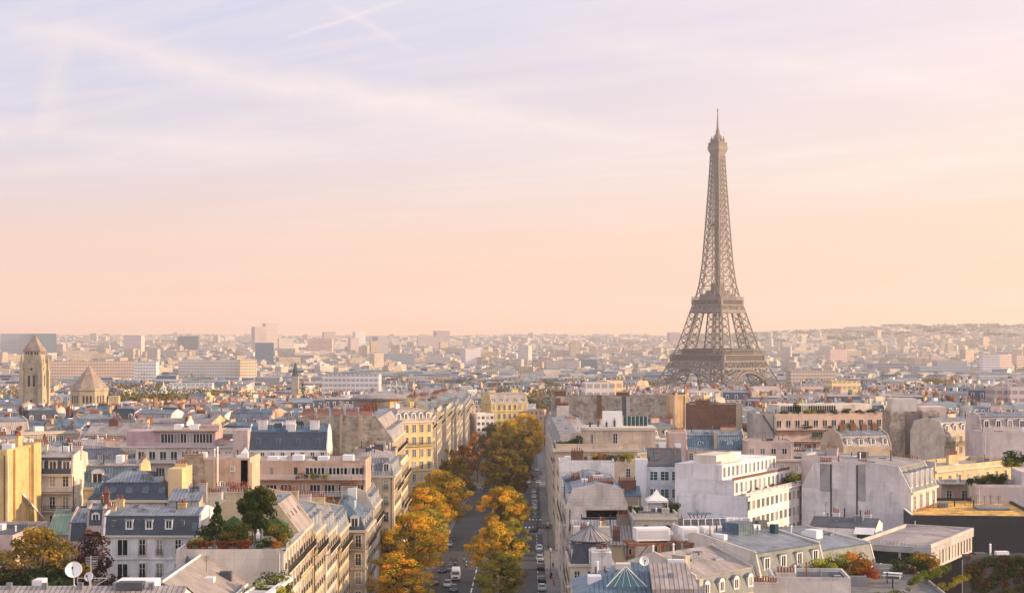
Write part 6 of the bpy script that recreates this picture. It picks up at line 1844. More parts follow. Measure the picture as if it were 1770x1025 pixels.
b = corner_bld('yellow sunlit house with long balustrade roof and terrace, right of the grey mansard', (92.0, 352), 42, 34, 13, 23.0, wall='stone', tint=(0.576, 0.44, 0.256))
W2 = b.W / 2
b.walls(); b.flat('gravel', 0.9); b.cornice(faces='F'); b.windows('F', 9, 3, 1.2, 3.6, 1.1, 2.2, 'strip'); b.balcony('F', b.H - 4.4, u0=0, u1=W2, dep=2.6, mat='frame', hgt=0.9); b.boxpart('parapet_end', -W2 - 0.2, -W2 + 0.4, 0, 13, b.H, b.H + 2.0, 'plaster', GREY); b.chimney(-W2 + 0.8, 8, 0.8, 1.2, 6.5, 0.8, 14, 'plaster', BEIGE, axis='y'); b.chimney(2, 8, 0.8, 1.2, 4, np_=9)
b = SB('grey blank walled house with slit dormer roof and big brick stacks, middle right', 1452, 1548, 772, 432, 12, rot=20, wall='plaster', tint=BEIGE)
b.walls(); b.mansard(3.0, 1.8, 1.6, 'zincp', 'zinc'); b.dormers('F', 4, 1.1, 1.6, 'flat'); 
for k in range(4): b.chimney(-5 + 3.4 * k, 5, 3.6, 1.8, 1.6, 1.0, 4, 'brick')
b = SB('small white roof terrace house with pale green canopy, right of the grey mansard', 1628, 1680, 838, 322, 9, rot=-8, wall='plaster', tint=PINK)
b.walls(); b.flat('zinc', 0.3); b.windows('F', 2, 2, 1.0); t = MB(); t.box(-3.4, 1.5, -2.2, 1, b.H + 0.3, b.H + 0.42); [t.box(x - .06, x + .06, -2.1, -1.98, b.H - 2.6, b.H + 0.3) for x in (-3.2, 1.3)]; b.part('canopy', t, M['zincg'])
b = SB('white parapet wall and terrace with dark bushes at the right edge', 1688, 1800, 842, 312, 12, rot=-5, wall='plaster', tint=(0.592, 0.512, 0.488))
b.walls(); b.flat('gravel', 0.5); b.boxpart('side_block', 2.5, 7, 0.2, 10, b.H, b.H + 3.0, 'plaster')
RW = b
for k in range(6):
    tree(['dark bush on the white right hand terrace, leftmost', 'rust tinted bush on the white right hand terrace', 'dark green bush behind the white parapet', 'round dark bush above the white right hand wall', 'yellow green bush on the roof at the right edge', 'tall dark bush at the very right edge'][k], 'bush', RW.root.location.x + (-5.2, -3.4, -1.6, 0.4, 3.6, 5.5)[k], (316, 317, 318, 320, 322, 324)[k], RW.g + RW.H + (0, 0, 0, 0, 3, 3)[k], (2.4, 2.2, 2.8, 2.6, 2.4, 4)[k], [(0.05, 0.08, 0.02), (0.17, 0.1, 0.04), (0.05, 0.09, 0.03), (0.045, 0.07, 0.02), (0.22, 0.22, 0.04), (0.05, 0.08, 0.02)][k], k % 2, 'shrub', 'shrub', 'bushes on the right hand roof terraces', wide=1.4)
# ---------------------------------------------------------------- landmarks of the middle distance
def church():
    Y = 745.0
    X, W, zt = screen(33, 75, 600, Y)
    g = ground(Y)
    t = thing('church_tower', 'square stone church tower with pyramid roof and tall twin belfry openings at the left', 'church tower', (X, Y, g), R(-3), None)
    FOOT.append((X, Y, R(14), W, W, 46))
    hw = W * 0.40
    Z = lambda py: CAMZ - (py - HYP) / FPX * Y - g
    b = MB()
    b.box(-hw, hw, 0, 2 * hw, 0, Z(672)); b.box(-hw + 0.25, hw - 0.25, 0.25, 2 * hw - 0.25, Z(672), Z(628)); b.box(-hw + 0.7, hw - 0.7, 0.7, 2 * hw - 0.7, Z(628), Z(606))
    b.build('wall', M['stone'], t, (0.43, 0.36, 0.26))
    for sx in (-1, 1):
        for y in (0.0, 2 * hw):
            b = MB(); b.box(sx * hw - 1.0, sx * hw + 1.0, y - 0.9, y + 0.9, 0, Z(640)); b.box(sx * hw - 0.7, sx * hw + 0.7, y - 0.6, y + 0.6, Z(640), Z(624)); b.lathe([(0.9, Z(624)), (0.05, Z(612))], 4, 0, (sx * hw, y, 0), math.pi / 4)
            b.build('corner_turret', M['stone'], t, (0.43, 0.36, 0.26))
    b = MB()
    r = (hw - 0.4)
    b.faces([(-r, 0.6, Z(606)), (r, 0.6, Z(606)), (r, 2 * hw - 0.6, Z(606)), (-r, 2 * hw - 0.6, Z(606)), (0, hw, Z(577))], [(0, 1, 4), (1, 2, 4), (2, 3, 4), (3, 0, 4)])
    b.box(-r - 0.1, r + 0.1, 0.45, 2 * hw - 0.45, Z(607.5), Z(606))
    b.build('roof', M['stone'], t, (0.33, 0.25, 0.20))
    for f in range(4):
        rot = Matrix.Translation((0, hw, 0)) @ Matrix.Rotation(f * math.pi / 2, 4, 'Z') @ Matrix.Translation((0, -hw, 0))
        for (x, w_, za, zb, o) in ((-1.15, 1.0, 668, 649, 0.23), (1.15, 1.0, 668, 649, 0.23), (0, 0.8, 640, 634, 0.23), (-2.6, 0.6, 613, 608, 0.68), (-1.6, 0.6, 613, 608, 0.68), (0, 0.8, 613, 608, 0.68), (1.6, 0.6, 613, 608, 0.68), (2.6, 0.6, 613, 608, 0.68), (0, 1.1, 695, 691, -0.02)):
            b = MB(); b.xf = rot; b.box(x - w_ / 2, x + w_ / 2, o - 0.02, o + 0.3, Z(za), Z(zb)); b.build('belfry_opening', M['dark'], t)
        b = MB(); b.xf = rot; b.poly([(-2.0, 0.0, Z(636)), (2.0, 0.0, Z(636)), (0, 0.0, Z(622))]); b.poly([(-2.0, 0.0, Z(636)), (0, 0.0, Z(622)), (0, 1.0, Z(622)), (-2.0, 1, Z(636))]); b.poly([(2.0, 0.0, Z(636)), (0, 0.0, Z(622)), (0, 1.0, Z(622)), (2.0, 1, Z(636))]); b.build('gablet', M['stone'], t, (0.43, 0.36, 0.26))
    Y = 790.0
    X, W, zt = screen(114, 180, 672, Y)
    g = ground(Y)
    Z = lambda py: CAMZ - (py - HYP) / FPX * Y - g
    t = thing('church_drum', 'octagonal stone church drum with steep faceted brown roof right of the square tower', 'church', (X, Y + 8, g), R(8))
    FOOT.append((X, Y, 0, W, W, 27))
    r = W / 2
    b = MB(); b.lathe([(r, 0), (r, Z(676)), (r + 0.5, Z(675)), (r + 0.5, Z(672))], 8, 0, (0, 0, 0), R(22.5)); b.build('wall', M['stone'], t, (0.46, 0.38, 0.27))
    b = MB(); b.lathe([(r + 0.4, Z(672)), (r * 0.42, Z(648)), (0.15, Z(632))], 8, 0, (0, 0, 0), R(22.5)); b.build('roof', M['stone'], t, (0.33, 0.25, 0.20))
    for k in range(8):
        for j in (-1, 0, 1):
            b = MB(); b.xf = Matrix.Rotation(k * math.pi / 4, 4, 'Z'); ap = r * math.cos(R(22.5)); b.box(j * 1.7 - 0.4, j * 1.7 + 0.4, -ap - 0.06, -ap + 0.2, Z(697), Z(684)); b.build('window', M['dark'], t)
    b = MB(); b.box(-r - 1, r + 4, -r - 1, r + 3, 0, Z(702)); b.build('aisle', M['stone'], t, (0.50, 0.41, 0.27))
    b = MB(); b.box(r + 0.2, r + 5, -3, 6, 0, Z(686)); b.box(r + 1, r + 2, -3.06, -2.9, Z(693), Z(690), 0); b.build('side_turret', M['stone'], t, (0.50, 0.41, 0.27))
church()

def onion(b, x, y, z, r, m=0):
    b.lathe([(r * 0.8, 0), (r * 0.98, r * 0.35), (r, r * 0.7), (r * 0.88, r * 1.05), (r * 0.6, r * 1.45), (r * 0.3, r * 1.75), (r * 0.12, r * 2.1), (0.05, r * 2.7)], 16, m, (x, y, z))
Y = 1120.0
X, W, zt = screen(268, 291, 688, Y)
g = ground(Y)
t = thing('domed_church', 'white church with one large and four small gilded onion domes', 'church', (X, Y, g))
FOOT.append((X, Y - 6, 0, 26, 26, 12))
zz = zt - g
b = MB(); b.box(-8, 8, -2, 14, 0, zz - 3.2); b.build('wall', M['plaster'], t, WHITE)
for (x, y, r, dz) in ((0, 6, 4.4, 0), (-7.2, 0, 2.1, -2.2), (7.0, 0, 2.1, -2.2), (-7.2, 12, 2.1, -2.2), (8.6, 12, 2.1, -2.2)):
    b = MB(); b.lathe([(r * 0.8, -4), (r * 0.8, 0)], 14, 0, (x, y, zz + dz)); d_ = b.build('drum', M['plaster'], t, PALE)
    b = MB(); onion(b, x, y, zz + dz, r); b.build('dome', M['gold'], d_, smooth=True)
# thin spire
Y = 1250.0
X, W, zt = screen(503, 518, 672, Y); g = ground(Y); zz = CAMZ - (650 - HYP) / FPX * Y - g
t = thing('church_spire', 'slender grey church spire rising from the rooftops left of the curved museum roof', 'church spire', (X, Y, g)); FOOT.append((X, Y - 3, 0, 8, 8, 10))
b = MB(); b.box(-2.6, 2.6, -2.6, 2.6, 0, zz); b.build('wall', M['stone'], t, STONE)
b = MB(); b.lathe([(2.9, zz), (2.3, zz + 2), (2.2, zz + 4), (0.08, zz + 11)], 8); b.build('spire', M['slate'], t)
# museum with curved roof
Y = 800.0
X, W, zt = screen(606, 702, 692, Y); g = ground(Y)
t = thing('museum', 'round museum hall with wide pale shallow roof and dark shaded rim', 'building', (X, Y + 16, g)); FOOT.append((X, Y, 0, W + 6, 34, zt))
b = MB(); b.lathe([(11.5, 0), (11.5, zt - g)], 32); o = b.build('wall', M['plaster'], t, TAUPE); o.scale = (1.2, 1, 1)
b = MB(); b.lathe([(12.6, zt - g), (12.9, zt - g + 0.9), (10.0, zt - g + 2.2), (5, zt - g + 3.0), (0.1, zt - g + 3.3)], 32); o = b.build('roof', M['zincp'], t); o.scale = (1.2, 1, 1)
Y = 760.0
X, W, zt = screen(716, 788, 690, Y); 
b = Bld('exhibition_hall', 'grey hall with low pale gabled roof above the avenue facades', 'building', X, Y + 30, 12, W, 16, zt - 1.5, wall='plaster', tint=GREY); b.walls(); b.gable(4.6, axis='x', mat='zincp', over=0.4)

# blocks in the nearer city that can be told apart
def slab(label, px0, px1, pyt, Y, tint, D=16, rot=0, roof='tar', name='office_block', cat='office block', rows=4, cols=8, style='strip', w=None, h=1.8, sh=3.4, top=1.2):
    X, W, ze = screen(px0, px1, pyt, Y)
    b = Bld(name, label, cat, X, Y, rot, W, D, ze, wall='farblock', tint=tint)
    b.walls(); b.flat(roof, 0.6)
    return b
M['farblock'] = pbr('far_block', None, 0.8, var=0.08, vscale=0.05)
def winblock(m):
    t = m.node_tree; q = NT(t)
    bs = [n for n in t.nodes if n.type == 'BSDF_PRINCIPLED'][0]
    src = bs.inputs['Base Color'].links[0].from_socket
    uv = q.n('ShaderNodeUVMap'); su = q.n('ShaderNodeSeparateXYZ'); q.l(uv.outputs[0], su.inputs[0])
    fu = q.math('FRACT', q.math('DIVIDE', su.outputs[0], 3.2)); fv = q.math('FRACT', q.math('DIVIDE', su.outputs[1], 3.6))
    f = q.math('MULTIPLY', q.math('MULTIPLY', q.math('GREATER_THAN', fu, 0.22), q.math('GREATER_THAN', fv, 0.35)), q.math('LESS_THAN', fv, 0.85))
    geo = q.n('ShaderNodeNewGeometry'); sn = q.n('ShaderNodeSeparateXYZ'); q.l(geo.outputs['Normal'], sn.inputs[0])
    f = q.math('MULTIPLY', f, q.math('LESS_THAN', q.math('ABSOLUTE', sn.outputs[2]), 0.3))
    q.l(q.mix(q.math('MULTIPLY', f, 0.5), src, (0.06, 0.07, 0.085)), bs.inputs['Base Color'])
winblock(M['farblock'])
GLS = (0.16, 0.22, 0.28)
for a in ((('long pale stone ministry block with rows of small windows right of the church tower'), 78, 232, 625, 1900, (0.76, 0.56, 0.42), 20, 4), ('white square block at the end of the long ministry block', 232, 270, 626, 1850, (0.78, 0.74, 0.70), 16, 0), ('second long cream block with window rows, left of the twin towers', 307, 416, 624, 2000, (0.70, 0.62, 0.54), 18, -4), ('small cream cube lit at the foot of the blue glass tower', 415, 444, 622, 1980, (0.76, 0.62, 0.42), 16, 20),
        ('white terraced apartment slab behind the gilded domes', 292, 366, 664, 1180, (0.72, 0.70, 0.68), 14, 4), ('white slab with black windows, middle distance left of the avenue', 556, 655, 648, 1150, (0.74, 0.68, 0.64), 14, -3),
        ('wide grey glass office slab at the left edge of the skyline', 2, 58, 577, 4200, (0.45, 0.45, 0.46), 40, 3), ('dark blue end block of the office slab at the left skyline', 57, 97, 577, 4180, (0.15, 0.21, 0.26), 40, 20), ('pale striped rounded apartment block on the left skyline', 214, 244, 580, 4300, (0.62, 0.52, 0.50), 40, 0), ('dark green wide block on the left skyline', 307, 343, 581, 5200, (0.16, 0.18, 0.18), 30, 0),
        ('left one of the tall pale twin towers on the skyline', 440, 461, 565, 4600, (0.56, 0.46, 0.44), 34, 25), ('taller right one of the pale twin towers on the skyline', 459, 480, 559, 4650, (0.62, 0.52, 0.48), 34, 25), ('blue glass tower block in front of the pale twin towers', 441, 473, 593, 3000, GLS, 34, 8), ('pale slab tower right of the twin towers', 482, 508, 585, 4700, (0.66, 0.58, 0.54), 30, 20), ('wide peach apartment slab with vertical stripes on the skyline', 532, 574, 586, 4500, (0.66, 0.48, 0.40), 30, 0), ('pink cube tower above the peach slab', 560, 580, 574, 5400, (0.60, 0.46, 0.44), 40, 15),
        ('slim white tower left of centre on the skyline', 614, 632, 574, 5200, (0.76, 0.70, 0.66), 36, 20), ('shorter pale tower leaning beside the slim white tower', 606, 620, 584, 4900, (0.66, 0.52, 0.46), 36, 20), ('blue grey tower with lit side, left of centre skyline', 652, 672, 582, 4600, (0.40, 0.38, 0.40), 36, 28), ('grey rounded tower on the skyline above the avenue', 754, 778, 572, 6000, (0.40, 0.34, 0.36), 40, 20), ('low wide block with dark top near the grey rounded tower', 722, 768, 582, 5600, (0.58, 0.48, 0.44), 40, 8),
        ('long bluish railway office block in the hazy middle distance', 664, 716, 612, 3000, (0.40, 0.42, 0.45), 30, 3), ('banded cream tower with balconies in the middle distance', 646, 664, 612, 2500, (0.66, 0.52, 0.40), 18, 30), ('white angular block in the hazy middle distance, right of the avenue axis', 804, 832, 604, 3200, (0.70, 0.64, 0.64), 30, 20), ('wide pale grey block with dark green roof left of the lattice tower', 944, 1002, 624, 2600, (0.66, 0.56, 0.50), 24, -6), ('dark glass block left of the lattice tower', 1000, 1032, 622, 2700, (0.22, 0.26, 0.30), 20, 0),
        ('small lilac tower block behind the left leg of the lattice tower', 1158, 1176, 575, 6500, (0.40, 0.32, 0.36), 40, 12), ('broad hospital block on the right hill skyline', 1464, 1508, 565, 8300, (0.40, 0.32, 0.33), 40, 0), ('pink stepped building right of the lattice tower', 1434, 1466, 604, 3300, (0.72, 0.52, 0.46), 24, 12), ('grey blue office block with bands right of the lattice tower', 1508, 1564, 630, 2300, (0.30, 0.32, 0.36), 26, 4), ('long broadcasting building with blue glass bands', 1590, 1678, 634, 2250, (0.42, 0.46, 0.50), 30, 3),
        ('upper storey block behind the long blue glass building', 1620, 1672, 624, 2450, (0.46, 0.46, 0.48), 26, 3), ('white hotel tower with striped front at the right', 1698, 1728, 613, 2300, (0.76, 0.70, 0.68), 18, 0), ('pinkish hotel wing lit on its right side', 1722, 1752, 613, 2330, (0.60, 0.46, 0.44), 20, 24), ('pale glass block low at the right, below the hotel tower', 1692, 1742, 648, 2000, (0.56, 0.58, 0.60), 16, 2), ('cream tower cut by the right edge of the photo', 1756, 1790, 614, 2500, (0.74, 0.60, 0.48), 20, 10),
        ('long pale palace wing with arcade of dark openings right of the tower', 1384, 1462, 667, 1150, (0.70, 0.54, 0.46), 14, 4), ('long low stone museum wing with pilasters right of the tower legs', 1366, 1446, 642, 1650, (0.60, 0.50, 0.42), 18, 6), ('pink high rise corner with small windows at the right edge, middle distance', 1746, 1796, 672, 760, (0.72, 0.58, 0.55), 14, 0), ('taupe blank wall left of the pink high rise at the right edge', 1718, 1747, 671, 765, (0.50, 0.40, 0.38), 14, 0),
        ('white stepped penthouse cluster above the huge stone gable', 1012, 1062, 664, 690, (0.74, 0.66, 0.62), 12, 6), ('peach penthouse block lit beside the white stepped cluster', 1048, 1078, 660, 705, (0.72, 0.52, 0.34), 12, 20), ('cream yellow house with dark roof ornament, right of the tower legs', 1436, 1490, 660, 980, (0.72, 0.56, 0.34), 12, 14)):
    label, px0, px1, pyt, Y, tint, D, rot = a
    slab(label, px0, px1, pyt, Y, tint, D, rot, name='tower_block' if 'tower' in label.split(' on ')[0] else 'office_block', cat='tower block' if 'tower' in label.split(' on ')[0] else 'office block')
# ---------------------------------------------------------------- avenue trees
def xleft(Y): return -21.4 + 0.012 * (Y - 349)
def xmid(Y): return -2.4 + 0.012 * (Y - 349)
AV = 'plane trees along the avenue'
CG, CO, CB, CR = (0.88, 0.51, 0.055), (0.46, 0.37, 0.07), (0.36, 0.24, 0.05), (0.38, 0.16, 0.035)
for k, (px, Y, hh, c, kind, wd, lab) in enumerate((
        (684, 318, 13.2, CG, 'plane', 1.5, 'bright orange plane tree cut by the bottom edge, left of the traffic'),
        (672, 350, 14.2, CG, 'plane', 1.2, 'golden brown plane tree close against the left facades'),
        (714, 358, 17.5, CG, 'plane', 1.28, 'large golden plane tree second in the left row'),
        (744, 402, 14.5, CO, 'plane', 1.0, 'green gold plane tree low between two golden trees in the left row'),
        (736, 424, 17.4, CG, 'plane', 1.25, 'golden plane tree third in the left row, lit on its crown'),
        (762, 462, 19.8, CG, 'plane', 1.2, 'tall golden plane tree with pointed top in the middle of the left row'),
        (720, 500, 14.5, (0.07, 0.085, 0.03), 'green', 1.1, 'dark green tree against the facades behind the golden left row'),
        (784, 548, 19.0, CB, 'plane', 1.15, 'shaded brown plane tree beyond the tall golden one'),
        (800, 640, 19.0, (0.44, 0.18, 0.035), 'bare', 1.0, 'half bare orange plane tree near the far end of the left row'),
        (826, 690, 22.0, (0.50, 0.20, 0.035), 'bare', 1.1, 'half bare rusty plane tree furthest along the left row'),
        (775, 610, 19.0, (0.48, 0.23, 0.04), 'bare', 1.0, 'sparse golden plane tree in front of the pale striped facade'),
        (866, 332, 11.8, CO, 'plane', 1.4, 'olive gold plane tree cut by the bottom edge in the middle row'),
        (856, 366, 14.0, CG, 'plane', 1.3, 'golden plane tree nearest the white van in the middle row'),
        (884, 384, 12.6, CO, 'plane', 1.0, 'dull green plane tree leaning over the side lane'),
        (868, 430, 17.5, CG, 'plane', 1.15, 'bright golden plane tree in the centre of the middle row'),
        (884, 446, 15.0, CO, 'plane', 1.0, 'olive plane tree just behind the centre golden tree'),
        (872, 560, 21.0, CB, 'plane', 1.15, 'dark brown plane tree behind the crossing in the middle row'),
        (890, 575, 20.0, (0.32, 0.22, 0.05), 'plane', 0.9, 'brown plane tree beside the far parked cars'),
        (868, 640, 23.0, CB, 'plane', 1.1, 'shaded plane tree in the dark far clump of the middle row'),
        (895, 660, 23.5, (0.30, 0.22, 0.05), 'plane', 0.85, 'dark olive plane tree at the right of the far clump'),
        (878, 740, 26.0, (0.8, 0.48, 0.05), 'plane', 1.0, 'tall yellow topped plane tree at the far end of the avenue'),
        (910, 780, 28.0, (0.85, 0.48, 0.05), 'plane', 1.0, 'tallest golden plane tree before the golden palace'),
        (850, 800, 22.0, (0.16, 0.14, 0.04), 'plane', 1.0, 'dark green plane tree left of the golden palace'))):
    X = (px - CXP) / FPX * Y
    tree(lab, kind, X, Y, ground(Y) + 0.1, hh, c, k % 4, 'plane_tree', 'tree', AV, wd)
# trees of the roof garden and left foreground
tree('big tree with yellow brown crown in the lower left corner', 'plane', *at(66, 1000, 250)[:2], 4, 19.5, (0.44, 0.26, 0.05), 1, 'tree', 'tree', None, 1.05)
tree('dark green tree below the yellow brown one in the lower left corner', 'green', *at(70, 1000, 236)[:2], 3, 16.2, (0.06, 0.08, 0.03), 0, 'tree', 'tree', None, 1.25)
tree('small dark tree at the left edge of the photo, bottom corner', 'green', *at(20, 1000, 238)[:2], 4, 14.5, (0.075, 0.085, 0.03), 1, 'tree', 'tree', None, 0.9)
tree('dark red brown tree left of the white rendered building', 'bare', *at(150, 1000, 258)[:2], 3, 19.5, (0.18, 0.085, 0.06), 2, 'tree', 'tree', None, 1.0)
z = TERR_Z
tree('round dark green clipped tree standing in the roof garden', 'round', *at(443, 900, 238)[:2], z, 7.6, (0.075, 0.10, 0.025), 0, 'tree', 'tree', None, 0.92)
tree('upright dark conifer at the left of the roof garden', 'conifer', *at(375, 900, 233)[:2], z, 6.0, (0.06, 0.09, 0.025), 1, 'conifer', 'tree', None, 1.0)
for k, (px, Y, hh, c, wd, lab) in enumerate(((342, 229, 1.9, (0.28, 0.26, 0.04), 1.4, 'yellow green bush at the left end of the roof garden hedge'), (415, 234, 3.4, (0.12, 0.13, 0.035), 1.3, 'wide olive shrub in the middle of the roof garden'), (425, 229, 1.6, (0.45, 0.14, 0.04), 1.3, 'red shrub in the roof garden hedge line'),
        (398, 231, 2.6, (0.16, 0.14, 0.04), 1.3, 'brownish shrub between conifer and statue in the roof garden'), (455, 229, 1.8, (0.08, 0.12, 0.05), 1.3, 'blue green bush right of the white statue'), (483, 231, 4.0, (0.24, 0.22, 0.05), 0.9, 'tall yellowish shrub at the right end of the roof garden'), (476, 229, 1.7, (0.5, 0.2, 0.04), 1.2, 'orange shrub at the right corner of the roof garden'), (362, 238, 2.6, (0.07, 0.1, 0.03), 1.3, 'dark bush behind the conifer in the roof garden'))):
    p = at(px, 940, Y)
    tree(lab, 'bush', p.x, p.y, z, hh, c, k % 2, 'shrub', 'shrub', 'roof garden shrubs', wide=wd)
p = at(378, 940, 227.8)
rr = random.Random(3)
hb = leaf_cloud(9, [((rr.uniform(-4.4, 4.4), rr.uniform(-0.4, 0.4), rr.uniform(0.15, 1.0)), 0.36) for _ in range(70)], 70, 0.18, [(1, 1, 1), (1.3, 1, 0.8), (0.7, 0.7, 0.7)])
tag(hb.build('hedge', M['leaf'], None, (0.20, 0.07, 0.035), loc=(p.x, 227.9, z)), 'red brown hedge along the front edge of the roof garden', 'hedge')
t = MB(); t.lathe([(0.32, 0), (0.3, 0.5), (0.16, 0.55), (0.24, 0.9), (0.30, 1.3), (0.33, 1.6), (0.24, 1.85), (0.10, 1.95), (0.14, 2.1), (0.15, 2.25), (0.08, 2.4)], 10)
tag(t.build('statue', M['white'], None, loc=(at(446, 920, 231).x, 231, z), smooth=True), 'small white garden statue in the roof garden', 'statue')
for k, (px, lab) in enumerate(((404, 'dark green pointed garden pavilion left of the round tree'), (474, 'dark green pointed garden pavilion right of the round tree'))):
    t = thing('garden_pavilion', lab, 'pavilion', (at(px, 920, 241).x, 241, z), 0, 'garden pavilions')
    bb = MB(); q = [(-2, -1.6), (2, -1.6), (2, 1.6), (-2, 1.6)]
    for i in range(4):
        a, c = q[i], q[(i + 1) % 4]; bb.poly([(a[0], a[1], 1.8), (c[0], c[1], 1.8), (0, 0, 3.2)])
    bb.build('roof', M['hedge'], t)
    bb = MB()
    for s in q: bb.box(s[0] * .92 - .06, s[0] * .92 + .06, s[1] * .92 - .06, s[1] * .92 + .06, 0, 1.85)
    bb.build('frame', M['dark'], t)
    bb = MB(); bb.box(-1.8, 1.8, 1.3, 1.4, 0, 1.8); bb.build('back_panel', M['hedge'], t)

# ---------------------------------------------------------------- vehicles
def loft(b, secs, m):
    """secs: list of (y, [(x, z) ring]) - a closed skin through cross sections"""
    n = len(secs[0][1])
    P = [(x, y, z) for y, ring in secs for x, z in ring]
    F = [(k * n + j, k * n + (j + 1) % n, (k + 1) * n + (j + 1) % n, (k + 1) * n + j) for k in range(len(secs) - 1) for j in range(n)]
    F += [tuple(reversed(range(n))), tuple((len(secs) - 1) * n + j for j in range(n))]
    b.faces(P, F, m)
def car_ring(w, z0, z1, ch=0.12):
    return [(-w, z0), (w, z0), (w + 0.02, (z0 + z1) / 2), (w - ch, z1), (-w + ch, z1), (-w - 0.02, (z0 + z1) / 2)]
_veh = {}
def veh_parts(kind):
    if kind in _veh: return _veh[kind]
    L = []
    if kind == 'car':
        b = MB(); loft(b, [(-2.1, car_ring(0.70, 0.35, 0.62)), (-1.95, car_ring(0.84, 0.22, 0.76)), (-1.0, car_ring(0.88, 0.2, 0.92)), (0.9, car_ring(0.89, 0.2, 0.96)), (1.9, car_ring(0.86, 0.22, 0.94)), (2.1, car_ring(0.78, 0.34, 0.80))], 0)
        L.append(('body', b.mesh('body', [M['car']], False), None))
        b = MB(); loft(b, [(-1.15, car_ring(0.80, 0.90, 0.93)), (-0.45, car_ring(0.72, 0.9, 1.40)), (0.9, car_ring(0.72, 0.9, 1.42)), (1.75, car_ring(0.78, 0.9, 0.97))], 0)
        L.append(('window', b.mesh('window', [M['carglass']], False), None))
        b = MB(); b.box(-0.60, 0.60, -0.45, 1.0, 1.405, 1.46); [b.beam((s * 0.72, -0.45, 1.38), (s * 0.8, -1.1, 0.95), 0.07) or b.beam((s * 0.70, 0.9, 1.38), (s * 0.78, 1.7, 0.98), 0.09) for s in (-1, 1)]
        L.append(('roof', b.mesh('roof', [M['car']]), None))
        wy, wx, wr, hl, hz = (-1.28, 1.28), 0.80, 0.31, 0.62, 0.64
        fy = -2.02
    else:
        b = MB(); loft(b, [(-2.75, car_ring(0.86, 0.4, 0.75)), (-2.6, car_ring(0.98, 0.28, 1.05)), (-1.9, car_ring(1.0, 0.25, 1.25)), (-1.2, car_ring(1.0, 0.25, 2.45)), (2.7, car_ring(1.0, 0.25, 2.55)), (2.75, car_ring(0.98, 0.3, 2.5))], 0)
        L.append(('body', b.mesh('body', [M['car']]), None))
        b = MB(); b.poly([(-0.84, -1.93, 1.30), (0.84, -1.93, 1.30), (0.80, -1.26, 2.30), (-0.80, -1.26, 2.30)]); 
        for s in (-1, 1): b.poly([(s * 1.025, -1.5, 1.35), (s * 1.025, -0.5, 1.35), (s * 1.0, -0.5, 2.1), (s * 1.0, -1.15, 2.1)])
        L.append(('window', b.mesh('window', [M['carglass']]), None))
        b = MB(); b.box(-0.55, 0.55, -2.80, -2.70, 0.6, 0.95); L.append(('grille', b.mesh('grille', [M['dark']]), None))
        wy, wx, wr, hl, hz = (-1.8, 1.8), 0.92, 0.36, 0.78, 0.92
        fy = -2.66
    w = MB(); w.xf = Matrix.Rotation(R(90), 4, 'Y'); w.lathe([(0.01, -0.11), (wr * 0.9, -0.11), (wr, -0.06), (wr, 0.06), (wr * 0.9, 0.11)], 14, 0); w.lathe([(wr * 0.6, 0.112), (wr * 0.1, 0.13)], 10, 1); w.lathe([(wr * 0.6, -0.112), (wr * 0.1, -0.13)], 10, 1)
    wm = w.mesh('wheel', [M['tyre'], M['chrome']])
    for y in wy:
        for s in (-1, 1): L.append(('wheel', wm, (s * wx, y, wr)))
    h = MB(); h.box(-0.17, 0.17, -0.06, 0.04, -0.09, 0.09); hm = h.mesh('headlight', [M['white']])
    for s in (-1, 1): L.append(('headlight', hm, (s * hl, fy, hz)))
    m_ = MB(); m_.box(-0.1, 0.1, -0.05, 0.05, -0.07, 0.07); mm = m_.mesh('mirror', [M['car']])
    for s in (-1, 1): L.append(('mirror', mm, (s * (1.12 if kind == 'van' else 0.98), -1.4 if kind == 'van' else -0.75, 1.5 if kind == 'van' else 1.0)))
    pl = MB(); pl.box(-0.26, 0.26, -0.02, 0.02, -0.06, 0.06); L.append(('number_plate', pl.mesh('number_plate', [M['frame']]), (0, fy - 0.10, 0.45)))
    _veh[kind] = L
    return L
def vehicle(kind, label, X, Y, col, rot=0, group=None, name=None):
    t = thing(name or ('parked_car' if group and 'parked' in group else ('delivery_van' if kind == 'van' else 'car')), label, 'van' if kind == 'van' else 'car', (X, Y, ground(Y) + 0.075), R(rot), group)
    sl = math.atan2(ground(Y + 3) - ground(Y - 3), 6.0)
    t.rotation_euler = (sl, 0, R(rot))
    for nm, me, loc in veh_parts(kind):
        link(nm, me, t, col, loc)
    return t
def gx(px, py):
    """point of the road seen at a pixel"""
    Y = 300.0
    for _ in range(40):
        Y = (CAMZ - ground(Y)) * FPX / (py - HYP)
        Y = max(150.0, min(1500.0, Y))
    return (px - CXP) / FPX * Y, Y
BLK, SIL, WHT, GRN, GRY, BLU, RED = (0.012, 0.012, 0.014), (0.5, 0.5, 0.52), (0.75, 0.75, 0.74), (0.02, 0.06, 0.055), (0.12, 0.12, 0.13), (0.03, 0.05, 0.10), (0.3, 0.02, 0.02)
x, y = gx(787, 1004); vehicle('van', 'white high roofed delivery van driving towards the viewer', x, y + 2.5, WHT)
for (px, py, c, lab) in ((773, 1016, SIL, 'silver car beside the white van, headed towards the viewer'), (784, 1024, GRN, 'dark green car just ahead of the white van, at the bottom edge'), (783, 977, BLK, 'black car with lit grille following behind the white van'), (776, 988, GRY, 'grey car half hidden left of the white van'), (828, 846, SIL, 'silver car waiting at the far crossing of the main road'), (842, 850, GRY, 'grey car crossing at the far junction')):
    x, y = gx(px, py); vehicle('car', lab, x, y + 2, c, 0 if px != 842 else 70)
PK = 'cars parked along the side lane'
